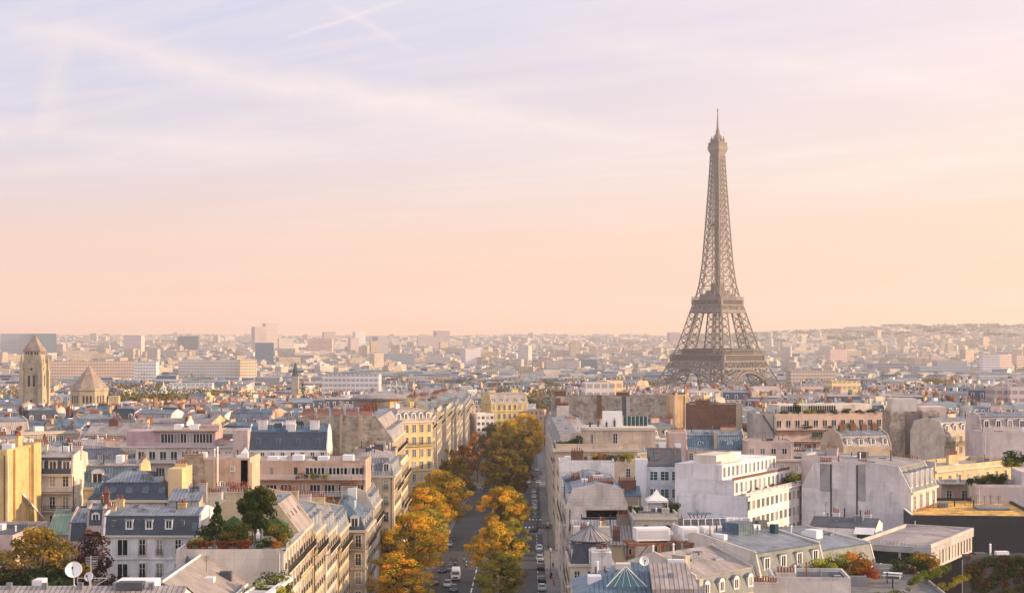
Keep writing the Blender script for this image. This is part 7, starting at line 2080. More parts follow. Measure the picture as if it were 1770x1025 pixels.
park = [(937, 1022, SIL, 'silver parked car lowest in the right side lane'), (937, 1008, BLK, 'black parked car second from the bottom in the right side lane'), (935, 986, BLK, 'black parked car alone in the middle of the right side lane'), (933, 970, SIL, 'silver parked car in the group of three below the traffic island'), (933, 961, BLK, 'black parked car squeezed in the group of three below the traffic island'), (932, 952, WHT, 'white parked car topmost of the three below the traffic island'),
        (926, 897, BLU, 'dark blue parked car just above the scooters'), (925, 889, GRY, 'grey parked car above the dark blue one'), (925, 880, WHT, 'white parked car in the middle of the upper side lane row'), (924, 872, SIL, 'silver parked car above the white one in the upper row'), (923, 862, WHT, 'pale parked car just below the side crossing'), (923, 853, SIL, 'silver parked car nearest the side crossing')]
for px, py, c, lab in park:
    x, y = gx(px, py); vehicle('car', lab, x, y + 1.5, c, 0 if py % 2 else 180, PK)
k = 0
labs = ['white', 'black', 'silver', 'grey', 'blue', 'dark red', 'pale grey', 'green', 'charcoal', 'cream']
cols = [WHT, BLK, SIL, GRY, BLU, RED, (0.35, 0.35, 0.36), GRN, (0.05, 0.05, 0.055), (0.6, 0.55, 0.45)]
for (px, py, r_) in ((912, 836, 0), (921, 838, 0), (930, 836, 0), (914, 828, 0), (923, 830, 0), (932, 828, 0), (916, 820, 0), (925, 822, 0), (934, 820, 0), (928, 814, 0)):
    x, y = gx(px, py); vehicle('car', '%s car parked in the crowded far block behind the side crossing' % labs[k], x, y + 1, cols[k], 0, 'cars parked beyond the crossing', 'parked_car'); k += 1
for (px, py, c, lab) in ((764, 990, BLK, 'black car parked under the left trees, level with the white van'), (776, 945, SIL, 'silver car parked under the left trees beyond the van'), (780, 935, BLK, 'black car parked under the left trees, furthest visible'), (752, 1010, GRY, 'grey car parked under the left trees at the bottom')):
    x, y = gx(px, py); vehicle('car', lab, x, y + 1, c, 0, 'cars parked under the trees', 'parked_car')

# ---------------------------------------------------------------- people and two wheelers
def person_mesh(pose, col_top, col_legs):
    """one skinned body (mesh) posed standing, walking or riding"""
    key = pose
    V = {'pel': (0, 0, 0.95), 'che': (0, 0.02, 1.30), 'nek': (0, 0.0, 1.50), 'hed': (0, -0.03, 1.66), 'top': (0, -0.02, 1.76)}
    if pose == 'walk':
        V.update(hl=(0.10, 0, 0.9), kl=(0.11, -0.18, 0.5), fl=(0.11, -0.22, 0.07), tl=(0.11, -0.36, 0.04), hr=(-0.10, 0, 0.9), kr=(-0.11, 0.05, 0.5), fr=(-0.11, 0.30, 0.12), tr=(-0.11, 0.22, 0.03),
                 sl=(0.19, 0.01, 1.40), el=(0.24, 0.12, 1.13), wl=(0.23, 0.08, 0.88), sr=(-0.19, 0.01, 1.40), er=(-0.24, -0.06, 1.12), wr=(-0.22, -0.22, 0.95))
    else:
        V = {'pel': (0, 0.25, 0.86), 'che': (0, 0.12, 1.18), 'nek': (0, 0.04, 1.38), 'hed': (0, -0.0, 1.54), 'top': (0, 0.0, 1.65)}
        V.update(hl=(0.14, 0.2, 0.82), kl=(0.20, -0.2, 0.72), fl=(0.19, -0.05, 0.28), tl=(0.19, -0.22, 0.25), hr=(-0.14, 0.2, 0.82), kr=(-0.20, -0.2, 0.72), fr=(-0.19, -0.05, 0.28), tr=(-0.19, -0.22, 0.25),
                 sl=(0.21, 0.1, 1.30), el=(0.33, -0.12, 1.10), wl=(0.30, -0.38, 1.06), sr=(-0.21, 0.1, 1.30), er=(-0.33, -0.12, 1.10), wr=(-0.30, -0.38, 1.06))
    Rr = dict(pel=0.15, che=0.165, nek=0.065, hed=0.11, top=0.085, hl=0.10, kl=0.068, fl=0.045, tl=0.04, hr=0.10, kr=0.068, fr=0.045, tr=0.04, sl=0.07, el=0.05, wl=0.036, sr=0.07, er=0.05, wr=0.036)
    E = [('pel', 'che'), ('che', 'nek'), ('nek', 'hed'), ('hed', 'top'), ('pel', 'hl'), ('hl', 'kl'), ('kl', 'fl'), ('fl', 'tl'), ('pel', 'hr'), ('hr', 'kr'), ('kr', 'fr'), ('fr', 'tr'), ('che', 'sl'), ('sl', 'el'), ('el', 'wl'), ('che', 'sr'), ('sr', 'er'), ('er', 'wr')]
    for s in 'lr':     # hands: palm and five short fingers
        w = V['w' + s]; e = V['e' + s]
        d = Vector(w) - Vector(e); d.normalize()
        side = Vector((1, 0, 0)) if s == 'l' else Vector((-1, 0, 0))
        pv = Vector(w) + d * 0.08
        V['p' + s] = tuple(pv); Rr['p' + s] = 0.036; E.append(('w' + s, 'p' + s))
        for i in range(5):
            nm = 'g%d%s' % (i, s)
            o = Vector((0, (i - 1.5) * 0.022, 0)) if i < 4 else side * -0.03 + Vector((0, -0.04, 0))
            V[nm] = tuple(pv + d * (0.09 - 0.008 * abs(i - 1) if i < 4 else 0.03) + o); Rr[nm] = 0.010; E.append(('p' + s, nm))
    names = list(V)
    me = bpy.data.meshes.new('person_skeleton')
    me.from_pydata([V[n] for n in names], [(names.index(a), names.index(b)) for a, b in E], [])
    o = bpy.data.objects.new('person_skeleton', me)
    COL.objects.link(o)
    md = o.modifiers.new('skin', 'SKIN')
    md.use_smooth_shade = True
    for i, n in enumerate(names):
        sv = me.skin_vertices[0].data[i]
        sv.radius = (Rr[n], Rr[n] * (0.72 if n in ('che', 'pel') else 1.0))
        sv.use_root = (n == 'pel')
    o.modifiers.new('sub', 'SUBSURF').levels = 1
    bpy.context.view_layer.update()
    dg = bpy.context.evaluated_depsgraph_get()
    out = bpy.data.meshes.new_from_object(o.evaluated_get(dg))
    bpy.data.objects.remove(o)
    out.materials.clear()
    for m_ in (pbr('jacket_' + pose, col_top, 0.9, var=0.1), pbr('trousers_' + pose, col_legs, 0.9, var=0.1), M['skin']):
        out.materials.append(m_)
    hz, wz = V['nek'][2] + 0.02, V['pel'][2] + 0.02
    for p in out.polygons:
        c = p.center
        arm = abs(c.x) > 0.2 and pose == 'walk' and c.z < 0.92 and c.z > 0.7 and abs(c.x) > 0.17
        p.material_index = 2 if c.z > hz or arm else (0 if c.z > wz or (pose == 'ride' and c.z > 0.95) else 1)
    return out
pw = person_mesh('walk', (0.03, 0.03, 0.035), (0.03, 0.035, 0.06))
pr_ = person_mesh('ride', (0.025, 0.025, 0.03), (0.03, 0.03, 0.035))
def hair(par, z, r=0.105):
    b = MB(); b.lathe([(r, -0.02), (r * 1.02, 0.05), (r * 0.8, 0.10), (r * 0.3, 0.125)], 10, 0, (0, -0.0, z)); return b.build('hair', M['dark'], par)
def coat(par, col):
    b = MB(); b.lathe([(0.23, 0.78), (0.20, 1.0), (0.22, 1.28), (0.20, 1.42), (0.08, 1.5)], 12); o = b.build('coat', M['cloth'], par, col); return o
for (px, py, c, lab, rz) in ((953, 1002, (0.02, 0.02, 0.025), 'person in a dark coat walking on the right pavement', 10), (957, 1014, (0.55, 0.16, 0.03), 'person in an orange jacket walking on the right pavement', 190), (956, 984, (0.025, 0.03, 0.05), 'person in navy on the right pavement, furthest from the viewer', 80)):
    x, y = gx(px, py)
    p = link('person', pw, None, None, (x, y, ground(y) + 0.2), R(rz)); tag(p, lab, 'person'); coat(p, c); hair(p, 1.69)
def motorbike(label, x, y, rz, rider=None, group=None, small=False):
    t = thing('scooter' if small else 'motorcycle', label, 'scooter' if small else 'motorcycle', (x, y, ground(y) + 0.075), R(rz), group)
    L = bike_parts()
    for nm, me, loc in L: link(nm, me, t, None, loc)
    return t
_bk = []
def bike_parts():
    if _bk: return _bk
    w = MB(); w.xf = Matrix.Rotation(R(90), 4, 'Y')
    n = 16
    ring = [(0.27 * math.cos(2 * math.pi * k / n), 0.27 * math.sin(2 * math.pi * k / n), 0) for k in range(n + 1)]
    w.tube(ring, 0.06, 6, cap=False); w.lathe([(0.2, -0.02), (0.2, 0.02)], 12)
    wm = w.mesh('wheel', [M['tyre']])
    _bk.append(('wheel', wm, (0, -0.68, 0.33))); _bk.append(('wheel', wm, (0, 0.68, 0.33)))
    b = MB(); loft(b, [(-0.45, car_ring(0.12, 0.55, 0.85, 0.04)), (-0.1, car_ring(0.17, 0.35, 0.92, 0.05)), (0.35, car_ring(0.16, 0.35, 0.8, 0.05)), (0.9, car_ring(0.10, 0.6, 0.85, 0.04))], 0); _bk.append(('body', b.mesh('body', [M['dark']]), None))
    b = MB(); loft(b, [(0.0, car_ring(0.13, 0.8, 0.88, 0.03)), (0.8, car_ring(0.12, 0.84, 0.94, 0.03))], 0); _bk.append(('seat', b.mesh('seat', [M['tyre']]), None))
    b = MB(); b.tube([(0, -0.68, 0.33), (0, -0.42, 1.0)], 0.05, 6); _bk.append(('fork', b.mesh('fork', [M['chrome']]), None))
    b = MB(); b.tube([(-0.36, -0.34, 1.04), (0, -0.46, 1.02), (0.36, -0.34, 1.04)], 0.025, 6); _bk.append(('handlebar', b.mesh('handlebar', [M['chrome']]), None))
    b = MB(); b.lathe([(0.12, 0), (0.1, 0.08), (0.03, 0.12)], 10); me = b.mesh('headlight', [M['white']]); _bk.append(('headlight', me, (0, -0.52, 0.92)))
    b = MB(); b.poly([(-0.2, -0.52, 1.0), (0.2, -0.52, 1.0), (0.16, -0.40, 1.38), (-0.16, -0.40, 1.38)]); b.poly([(-0.2, -0.50, 1.0), (0.2, -0.50, 1.0), (0.16, -0.38, 1.38), (-0.16, -0.38, 1.38)][::-1]); _bk.append(('windshield', b.mesh('windshield', [M['carglass']]), None))
    return _bk
for (px, py, lab, lab2) in ((802, 971, 'dark motorcycle riding ahead on the main road, further of two', 'rider in black on the further motorcycle'), (806, 982, 'dark motorcycle with bright headlamp, nearer of two beside the lane line', 'rider in black on the nearer motorcycle')):
    x, y = gx(px, py); motorbike(lab, x, y, 0, group='motorcycles on the main road')
    p = link('person', pr_, None, None, (x, y, ground(y) + 0.075)); tag(p, lab2 + ', helmet on', 'person')
    b = MB(); b.lathe([(0.10, -0.10), (0.15, -0.02), (0.155, 0.06), (0.11, 0.14), (0.03, 0.165)], 10, 0, (0, 0, 1.56)); b.build('helmet', M['white' if py > 975 else 'dark'], p)
for k in range(12):
    px, py = 925 + k * 2.6, 915 - (k % 2) * 2
    x, y = gx(px, py)
    motorbike('dark scooter parked in the row of two wheelers across the side lane', x, y, 20 + 7 * (k % 3), group='scooters parked in a row', small=True)
# street lamp on the traffic island, bollards
t = thing('street_lamp', 'dark street lamp on the traffic island in the side lane', 'street lamp', (7.4, 478, ground(478) + 0.28))
b = MB(); b.lathe([(0.35, 0), (0.3, 0.5), (0.12, 0.9), (0.09, 5.5), (0.07, 8)], 8); b.build('pole', M['dark'], t)
b = MB(); b.beam((0, 0, 7.8), (-1.2, 0, 8.1), 0.1); a_ = b.build('arm', M['dark'], t)
b = MB(); b.lathe([(0.1, 0.1), (0.3, 0), (0.28, -0.15), (0.05, -0.3)], 8, 0, (-1.2, 0, 8.05)); b.build('lamp_head', M['rail'], a_)
for k, (x, y, lab) in enumerate(((8.8, 372, 'slim dark street lamp on the right pavement, nearer the viewer'), (9.6, 432, 'slim dark street lamp on the right pavement, further away'))):
    t = thing('street_lamp', lab, 'street lamp', (x, y, ground(y) + 0.2), 0, 'street lamps on the pavements')
    b = MB(); b.lathe([(0.25, 0), (0.2, 0.4), (0.08, 0.7), (0.06, 6)], 8); b.build('pole', M['dark'], t)
    b = MB(); b.lathe([(0.05, 6.0), (0.22, 6.1), (0.28, 6.6), (0.1, 6.85)], 8); b.build('lantern', M['rail'], t)
t = thing('tree_planter', 'low dark planted bed on the traffic island', 'planter', (6.2, 474, ground(478) + 0.28))
b = MB(); b.lathe([(1.3, 0), (1.4, 0.5), (1.2, 0.5)], 12); b.build('tub', M['dark'], t)
b = leaf_cloud(77, [((math.cos(a) * 0.7, math.sin(a) * 0.7, 0.7), 0.5) for a in range(6)], 50, 0.2, [(1, 1, 1)]); b.build('foliage', M['leaf'], t, (0.04, 0.06, 0.02))
# ---------------------------------------------------------------- the mass of Paris roofs
rc = random.Random(2024)
WALLS = [((0.56, 0.45, 0.32), 'cream'), ((0.58, 0.51, 0.43), 'pale'), ((0.56, 0.43, 0.37), 'pink'), ((0.54, 0.42, 0.26), 'yellowish'), ((0.66, 0.62, 0.58), 'white'), ((0.40, 0.33, 0.26), 'beige'), ((0.43, 0.39, 0.35), 'grey'), ((0.56, 0.39, 0.28), 'peach')]
ROOFN = {'zinc': 'grey zinc', 'zincb': 'blue zinc', 'zincp': 'pinkish zinc', 'slate': 'dark slate'}
def corners(X, Y, r, W, D, m=0.0):
    c, s = math.cos(r), math.sin(r)
    return [(X + u * c - v * s, Y + u * s + v * c) for u, v in ((-W / 2 - m, -m), (W / 2 + m, -m), (W / 2 + m, D + m), (-W / 2 - m, D + m))]
def overlap(A, B):
    for P in (A, B):
        for i in range(4):
            (x0, y0), (x1, y1) = P[i], P[(i + 1) % 4]
            nx, ny = y1 - y0, x0 - x1
            a = [nx * x + ny * y for x, y in A]; b_ = [nx * x + ny * y for x, y in B]
            if max(a) < min(b_) or max(b_) < min(a):
                return False
    return True
HAND = []
for (X, Y, r, W, D, ze) in FOOT:
    cs = corners(X, Y, r, W, D)
    px = [CXP + FPX * x / y for x, y in cs]
    yn = min(y for x, y in cs)
    HAND.append((min(px), max(px), HYP + FPX * (CAMZ - ze) / max(yn, 1), yn, cs))
HAND.append((1128, 1352, 661, 1712, corners(217, 1650, 0, 1, 1)))   # keeps the feet of the tower in view
def clear_of(cs, px0, px1, yn, ztop):
    """largest top height that leaves the upper part of every finished building behind in view"""
    for (a, b_, pe, yh, c2) in HAND:
        if yh > yn and a < px1 - 1 and b_ > px0 + 1:
            keep = (11.0 if yh < 600 else 7.5 if yh < 900 else 5.0) * FPX / yh
            zmax = CAMZ - (pe + keep - HYP) / FPX * yn
            ztop = min(ztop, zmax)
    return ztop
SKIP = {0,9,18,65,77,79,80,81,91,93,95,100,102,105,107,114,116,117,120,121,122,123,129,130,131,132,133,135,145,147,148,150,151,164,165,176,179,181,182,184,193,194,196,197,204,205,211,222,223,231,236,242,244,251,252,256,257,261,262,263,274,276,281,282,284,291,295,297,298,300,302,303,310,315,316,319,322,325,331,335,336,337,339,346,353,356,357,358,359,360,363,366,369,370,377,379,380,381,382,384,392,393,400,403,405,406,407,411,413,414,415,416,417,425,428,432,435,449,450,454,455,460,461,462,463,465,466,467,474,475,476,477,478,480,481,486,488,489,491,492,495,502,503,506,512,513,515,516,517,519,520,528,529,530,534,536,537,540,541,542,546,547,548,554,555,557,559,560,561,563,564,565,573,574,575,581,584,586,587,589,591,592}   # wholly hidden behind other houses
def eave_z(Y):
    return lerp_pts(Y, [(200, 13), (330, 16), (420, 18.5), (560, 17.5), (720, 14.0), (1000, 9.0), (1400, 2.5), (2000, -2.0), (9000, -2.0)])
placed = []
cand = []
Y = 236.0
row = 0
while Y < 735:
    step = 15.5 + rc.uniform(-1, 2)
    half = 0.335 * Y
    x = -half + rc.uniform(0, 10)
    while x < half:
        w = rc.uniform(11, 21)
        cell = (int((x + 1000) / 85), int(Y / 80))
        ang = (hash((cell[0] * 7 + 3, cell[1] * 13 + 5)) % 7 - 3) * 11
        cand.append((x + w / 2, Y + rc.uniform(-4, 4), ang + rc.uniform(-3, 3), w, rc.uniform(10.5, 13.5), rc.random(), rc.random(), rc.random(), rc.random()))
        x += w + rc.uniform(0.0, 3.5)
    Y += step
fills = []
NF = 0
for ci, (X, Y, ang, W, D, r1, r2, r3, r4) in enumerate(cand):
    if r1 < 0.07:
        continue
    if xl(Y) - 17 < X < xr(Y) + 16 and Y < 1000:
        continue
    cs = corners(X, Y, R(ang), W, D, -0.4)
    if any(xl(y) - 2 < x < xr(y) + 2 for x, y in cs):
        continue
    if any(overlap(cs, h[4]) for h in HAND) or any(abs(p[0] - X) < 40 and abs(p[1] - Y) < 40 and overlap(cs, p[2]) for p in placed):
        continue
    px = [CXP + FPX * x / y for x, y in cs]
    if max(px) < -10 or min(px) > 1780:
        continue
    yn = min(y for x, y in cs)
    roof_h = 5.6 if r2 < 0.62 else (1.5 if r2 < 0.86 else 3.6)
    top = eave_z(Y) + roof_h + (r3 - 0.4) * 7
    top = clear_of(cs, min(px), max(px), yn, top)
    ze = top - roof_h - (0.8 if r2 < 0.62 else 0)
    g = ground(Y)
    if ze < g + 6:
        continue
    placed.append((X, Y, cs))
    fills.append((ci, X, Y, ang, W, D, ze, r2, r3, r4))
AUTO = []
for (ci, X, Y, ang, W, D, ze, r2, r3, r4) in fills:
    if ci in SKIP:
        continue
    tint, tname = WALLS[int(r4 * 7.99)]
    k = 0.88 + 0.24 * ((r3 * 7.3) % 1)
    tint = tuple(min(0.8, c * k) for c in tint)
    near = Y < 520
    b = Bld('apartment_house', 'x', 'building', X, Y, ang, W, D, ze, wall='plaster' if (r3 * 5.1) % 1 < 0.6 else 'stone', tint=tint, group='houses between the landmarks')
    b.root['_ci'] = ci
    b.walls()
    if r2 < 0.62:
        low = ['zinc', 'slate', 'zincb', 'slate', 'zincp'][int(((r2 * 11.7) % 1) * 4.99)]
        up = ['zinc', 'zincp', 'zincb', 'zinc'][int(((r2 * 23.9) % 1) * 3.99)]
        b.mansard(3.4 + r3, 1.2 + 0.9 * r3, 0.9 + r3 * 0.6, low, up, hip=(r4 * 9.1) % 1 < 0.3)
        b.dormers('F', max(2, int(W / 4.2)), 1.1, 1.7, ['zinc', 'flat', 'arch'][int(((r4 * 31) % 1) * 2.99)])
        desc = '%s mansard' % ROOFN[low]
        zc = 4.2
    elif r2 < 0.86:
        b.flat(['gravel', 'tar', 'zinc'][int(((r2 * 17.3) % 1) * 2.99)], 0.6)
        for j in range(rc.randint(1, 3)):
            bx = rc.uniform(-W / 2 + 2, W / 2 - 3)
            b.boxpart('roof_box', bx, bx + rc.uniform(1.2, 3), 3, rc.uniform(5, 8), b.H + 0.01, b.H + rc.uniform(0.9, 2.4), ['white', 'zinc', 'plaster'][rc.randint(0, 2)])
        desc = 'flat roof'
        zc = 0.4
    else:
        mt = ['zinc', 'zincb', 'zincp'][int(((r2 * 19.1) % 1) * 2.99)]
        b.gable(3.2, axis='x', mat=mt)
        desc = '%s gable roof' % ROOFN[mt]
        zc = 2.2
    b.cornice(faces='F')
    nch = rc.randint(1, 3)
    for j in range(nch):
        side = rc.choice((-1, 1, 0))
        b.chimney(side * (W / 2 - 0.45) + (rc.uniform(-3, 3) if side == 0 else 0), D * rc.uniform(0.3, 0.7), zc, rc.uniform(0.9, 2.0), rc.uniform(2.4, 4.6), 0.8, rc.randint(5, 10), rc.choice(['plaster', 'plaster', 'brick']), tuple(c * rc.uniform(0.75, 1.0) for c in tint), axis='y' if side else 'x')
    cols = max(2, int(W / 3.1))
    b.windows('F', cols, 3 if near else 2, 0.9, 3.4, 1.1, 2.1, 'plain', skip=0.05)
    if near:
        b.windows('L' if X > 0 else 'R', 3, 2, 0.9, 3.4, 1.0, 1.9, 'plain', skip=0.3)
        if r4 > 0.5: b.balcony('F', b.H - 3.5, dep=0.7)
    W2 = W / 2
    for f in ('L', 'R'):
        (_, _), _a, L_ = b.face(f)
        if rc.random() < 0.6: b.pipe(f, rc.uniform(-L_ / 3, L_ / 3), 2, b.H, 0.08, rc.choice(['dark', 'rail', 'rust']))
    b.clutter(zc, rc)
    if rc.random() < 0.3: b.aerial(rc.uniform(-W / 3, W / 3), D / 2, b.H + zc, rc.uniform(1.5, 3.0))
    AUTO.append((b.root, X, Y + D / 2, ze, tname, desc, nch))

# the rest of the city: past what anyone could count, one mesh
def stuff_city():
    b = MB()
    rr = random.Random(77)
    zincs = [(0.20, 0.22, 0.25), (0.13, 0.18, 0.22), (0.36, 0.31, 0.29), (0.26, 0.25, 0.26), (0.075, 0.09, 0.12), (0.055, 0.07, 0.095)]
    potc = (0.34, 0.12, 0.07)
    def house(X, Y, ang, W, D, ze, kind, det):
        g = ground(Y, X) - 1
        b.xf = Matrix.Translation((X, Y, 0)) @ Matrix.Rotation(R(ang), 4, 'Z')
        w = list(rr.choice(WALLS)[0]); k = rr.uniform(0.8, 1.12); w = tuple(min(0.82, c * k) for c in w)
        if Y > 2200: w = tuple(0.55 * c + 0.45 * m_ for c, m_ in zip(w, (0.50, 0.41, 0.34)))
        b.col = w
        hw = W / 2
        P = [(-hw, 0), (hw, 0), (hw, D), (-hw, D)]
        for i in range(4):
            a, c = P[i], P[(i + 1) % 4]
            b.poly([(a[0], a[1], g), (c[0], c[1], g), (c[0], c[1], ze), (a[0], a[1], ze)], 0)
        z = rr.choice(zincs); kk = rr.uniform(0.85, 1.15); b.col = tuple(c * kk for c in z)
        if kind == 0:
            i1, h1, h2 = 1.6, rr.uniform(2.8, 4.4), rr.uniform(0.7, 1.5)
            low = rr.choice(zincs); up = rr.choice(zincs[:4])
            pr = [(0, ze), (i1, ze + h1), (D / 2, ze + h1 + h2), (D - i1, ze + h1), (D, ze)]
            for q in range(4):
                b.col = low if q in (0, 3) else up
                b.poly([(-hw, pr[q][0], pr[q][1]), (hw, pr[q][0], pr[q][1]), (hw, pr[q + 1][0], pr[q + 1][1]), (-hw, pr[q + 1][0], pr[q + 1][1])], 1)
            b.col = w
            for s in (-1, 1): b.poly([(s * hw, y, zz) for y, zz in pr], 1)
            if det:
                nd = int(W / 3.6)
                for q in range(nd):
                    x = -hw + W * (q + 0.5) / nd
                    b.col = (0.68, 0.64, 0.58); b.box(x - 0.75, x + 0.75, 0.25, 1.6, ze + 0.5, ze + 2.5, 1, bottom=False)
                    b.col = (0.05, 0.055, 0.065); b.poly([(x - 0.45, 0.22, ze + 0.65), (x + 0.45, 0.22, ze + 0.65), (x + 0.45, 0.22, ze + 2.2), (x - 0.45, 0.22, ze + 2.2)], 1)
            zt = ze + h1 + h2
        elif kind == 1:
            b.col = rr.choice(((0.3, 0.28, 0.27), (0.45, 0.42, 0.39), (0.12, 0.12, 0.13)))
            b.poly([(x, y, ze) for x, y in P], 1)
            zt = ze
            if det or rr.random() < 0.4:
                b.col = rr.choice(((0.72, 0.69, 0.66), w)); x = rr.uniform(-hw * 0.6, hw * 0.2)
                b.box(x, x + W * 0.35, D * 0.3, D * 0.75, ze, ze + rr.uniform(1.5, 3.4), 1, bottom=False)
        else:
            h = rr.uniform(2, 3.6)
            for (ya, za, yb, zb) in ((0, ze, D / 2, ze + h), (D / 2, ze + h, D, ze)):
                b.poly([(-hw, ya, za), (hw, ya, za), (hw, yb, zb), (-hw, yb, zb)], 1)
            b.col = w
            for s in (-1, 1): b.poly([(s * hw, 0, ze), (s * hw, D, ze), (s * hw, D / 2, ze + h)], 1)
            zt = ze + h
        if det:
            for q in range(rr.randint(1, 3)):
                s = rr.choice((-1, 1)); y = rr.uniform(2, D - 4); x = s * (hw - 0.5); L = rr.uniform(2.0, 4.2); hh = rr.uniform(0.8, 2.0)
                b.col = tuple(c * rr.uniform(0.6, 1.0) for c in w) if rr.random() < 0.7 else (0.26, 0.14, 0.10)
                b.box(x - 0.45, x + 0.45, y, y + L, zt - 3, zt + hh, 1, bottom=False)
                b.col = potc
                np__ = int(L / 0.6)
                for j in range(np__):
                    yy = y + L * (j + 0.5) / np__
                    b.box(x - 0.14, x + 0.14, yy - 0.14, yy + 0.14, zt + hh, zt + hh + rr.uniform(0.5, 0.9), 1, bottom=False)
            for q in range(rr.randint(2, 5)):   # hatches, vents and little roof huts
                x, y = rr.uniform(-hw + 1, hw - 1), rr.uniform(D * 0.3, D * 0.7)
                a_, hh = rr.uniform(0.25, 1.2), rr.uniform(0.5, 2.0)
                b.col = rr.choice(((0.72, 0.69, 0.66), (0.08, 0.08, 0.09), (0.30, 0.28, 0.27), w, (0.50, 0.36, 0.26)))
                b.box(x - a_, x + a_, y - a_ * 0.8, y + a_ * 0.8, zt - 1.5, zt + hh, 1, bottom=False)
        b.xf = None
    keepers = [h for h in HAND if h[3] > 640]
    def limit(cs, yn, top):
        px = [CXP + FPX * x / y for x, y in cs]
        return clear_of(cs, min(px), max(px), yn, top)
    # ring one: streets and courts still readable
    Y = 728.0
    while Y < 2300:
        half = 0.33 * Y
        x = -half + rr.uniform(0, 12)
        pit = 16.5 if Y < 1300 else 20
        while x < half:
            w = rr.uniform(11, 24) * (1 if Y < 1300 else 1.25)
            ang = (hash((int((x + 2000) / 110) * 5 + 1, int(Y / 95) * 11)) % 9 - 4) * 10 + rr.uniform(-3, 3)
            X, YY, D = x + w / 2, Y + rr.uniform(-5, 5), rr.uniform(10, 14)
            x += w + rr.uniform(0, 4)
            if rr.random() < 0.09: continue
            if xl(YY) - 17 < X < xr(YY) + 16 and YY < 1010: continue
            cs = corners(X, YY, R(ang), w, D, -0.3)
            if any(overlap(cs, h[4]) for h in keepers): continue
            # the gardens round the foot of the tower and the river stay open
            if math.hypot(X - 217, YY - 1713) < 105: continue
            kind = 0 if rr.random() < 0.6 else (1 if rr.random() < 0.6 else 2)
            top = eave_z(YY) + rr.gauss(0, 2.6) + (4.5 if kind == 0 else 1.5) + (4 if (X > 40 and YY < 1400) else 0)
            top = limit(cs, min(c[1] for c in cs), top)
            ze = top - (4.9 if kind == 0 else 1.2 if kind == 1 else 3)
            if ze < ground(YY) + 5: continue
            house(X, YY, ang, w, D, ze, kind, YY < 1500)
        Y += pit
    # ring two: blocks
    n = 0
    for _ in range(26000):
        u = rr.random()
        Y = 2250 + (9600 - 2250) * u ** 1.5
        X = rr.uniform(-0.34, 0.34) * Y
        s = rr.random()
        if mnoise.noise(Vector((X * 0.004, Y * 0.0025, 1.0))) > 0.42: continue
        big = 1 + (Y - 2250) / 7000
        W = rr.uniform(10, 26) * big; D = rr.uniform(11, 16)
        h = rr.uniform(15, 23) + (rr.uniform(5, 16) if s > 0.95 else 0)
        if Y > 7000: h *= 0.7
        ang = (hash((int((X + 9000) / 240) * 5 + 1, int(Y / 210) * 11)) % 9 - 4) * 10 + rr.uniform(-4, 4) + (90 if rr.random() < 0.3 else 0)
        house(X, Y, ang, W, D, ground(Y, X) + h, 0 if s < 0.35 and Y < 4500 else 1 if s > 0.6 else 2, False)
    for _ in range(260):     # slabs and towers of the outer districts
        Y = rr.uniform(3200, 7500); a = rr.uniform(-0.33, 0.33); X = a * Y
        tall = rr.random() < 0.3
        W = rr.uniform(18, 30) if tall else rr.uniform(40, 95)
        h = rr.uniform(34, 58) if tall else rr.uniform(26, 40)
        if math.hypot(X - 217, 0) < 190 * Y / 1713 and a > 0.05: h = min(h, 36)
        house(X, Y, rr.uniform(-35, 35), W, 16, ground(Y, X) + h, 1, False)
    o = b.build('distant_city', [M['farwall'], M['farplain']])
    tag(o, 'dense mass of pale houses and zinc roofs stretching to the hazy horizon', 'distant city', None, 'stuff')
stuff_city()
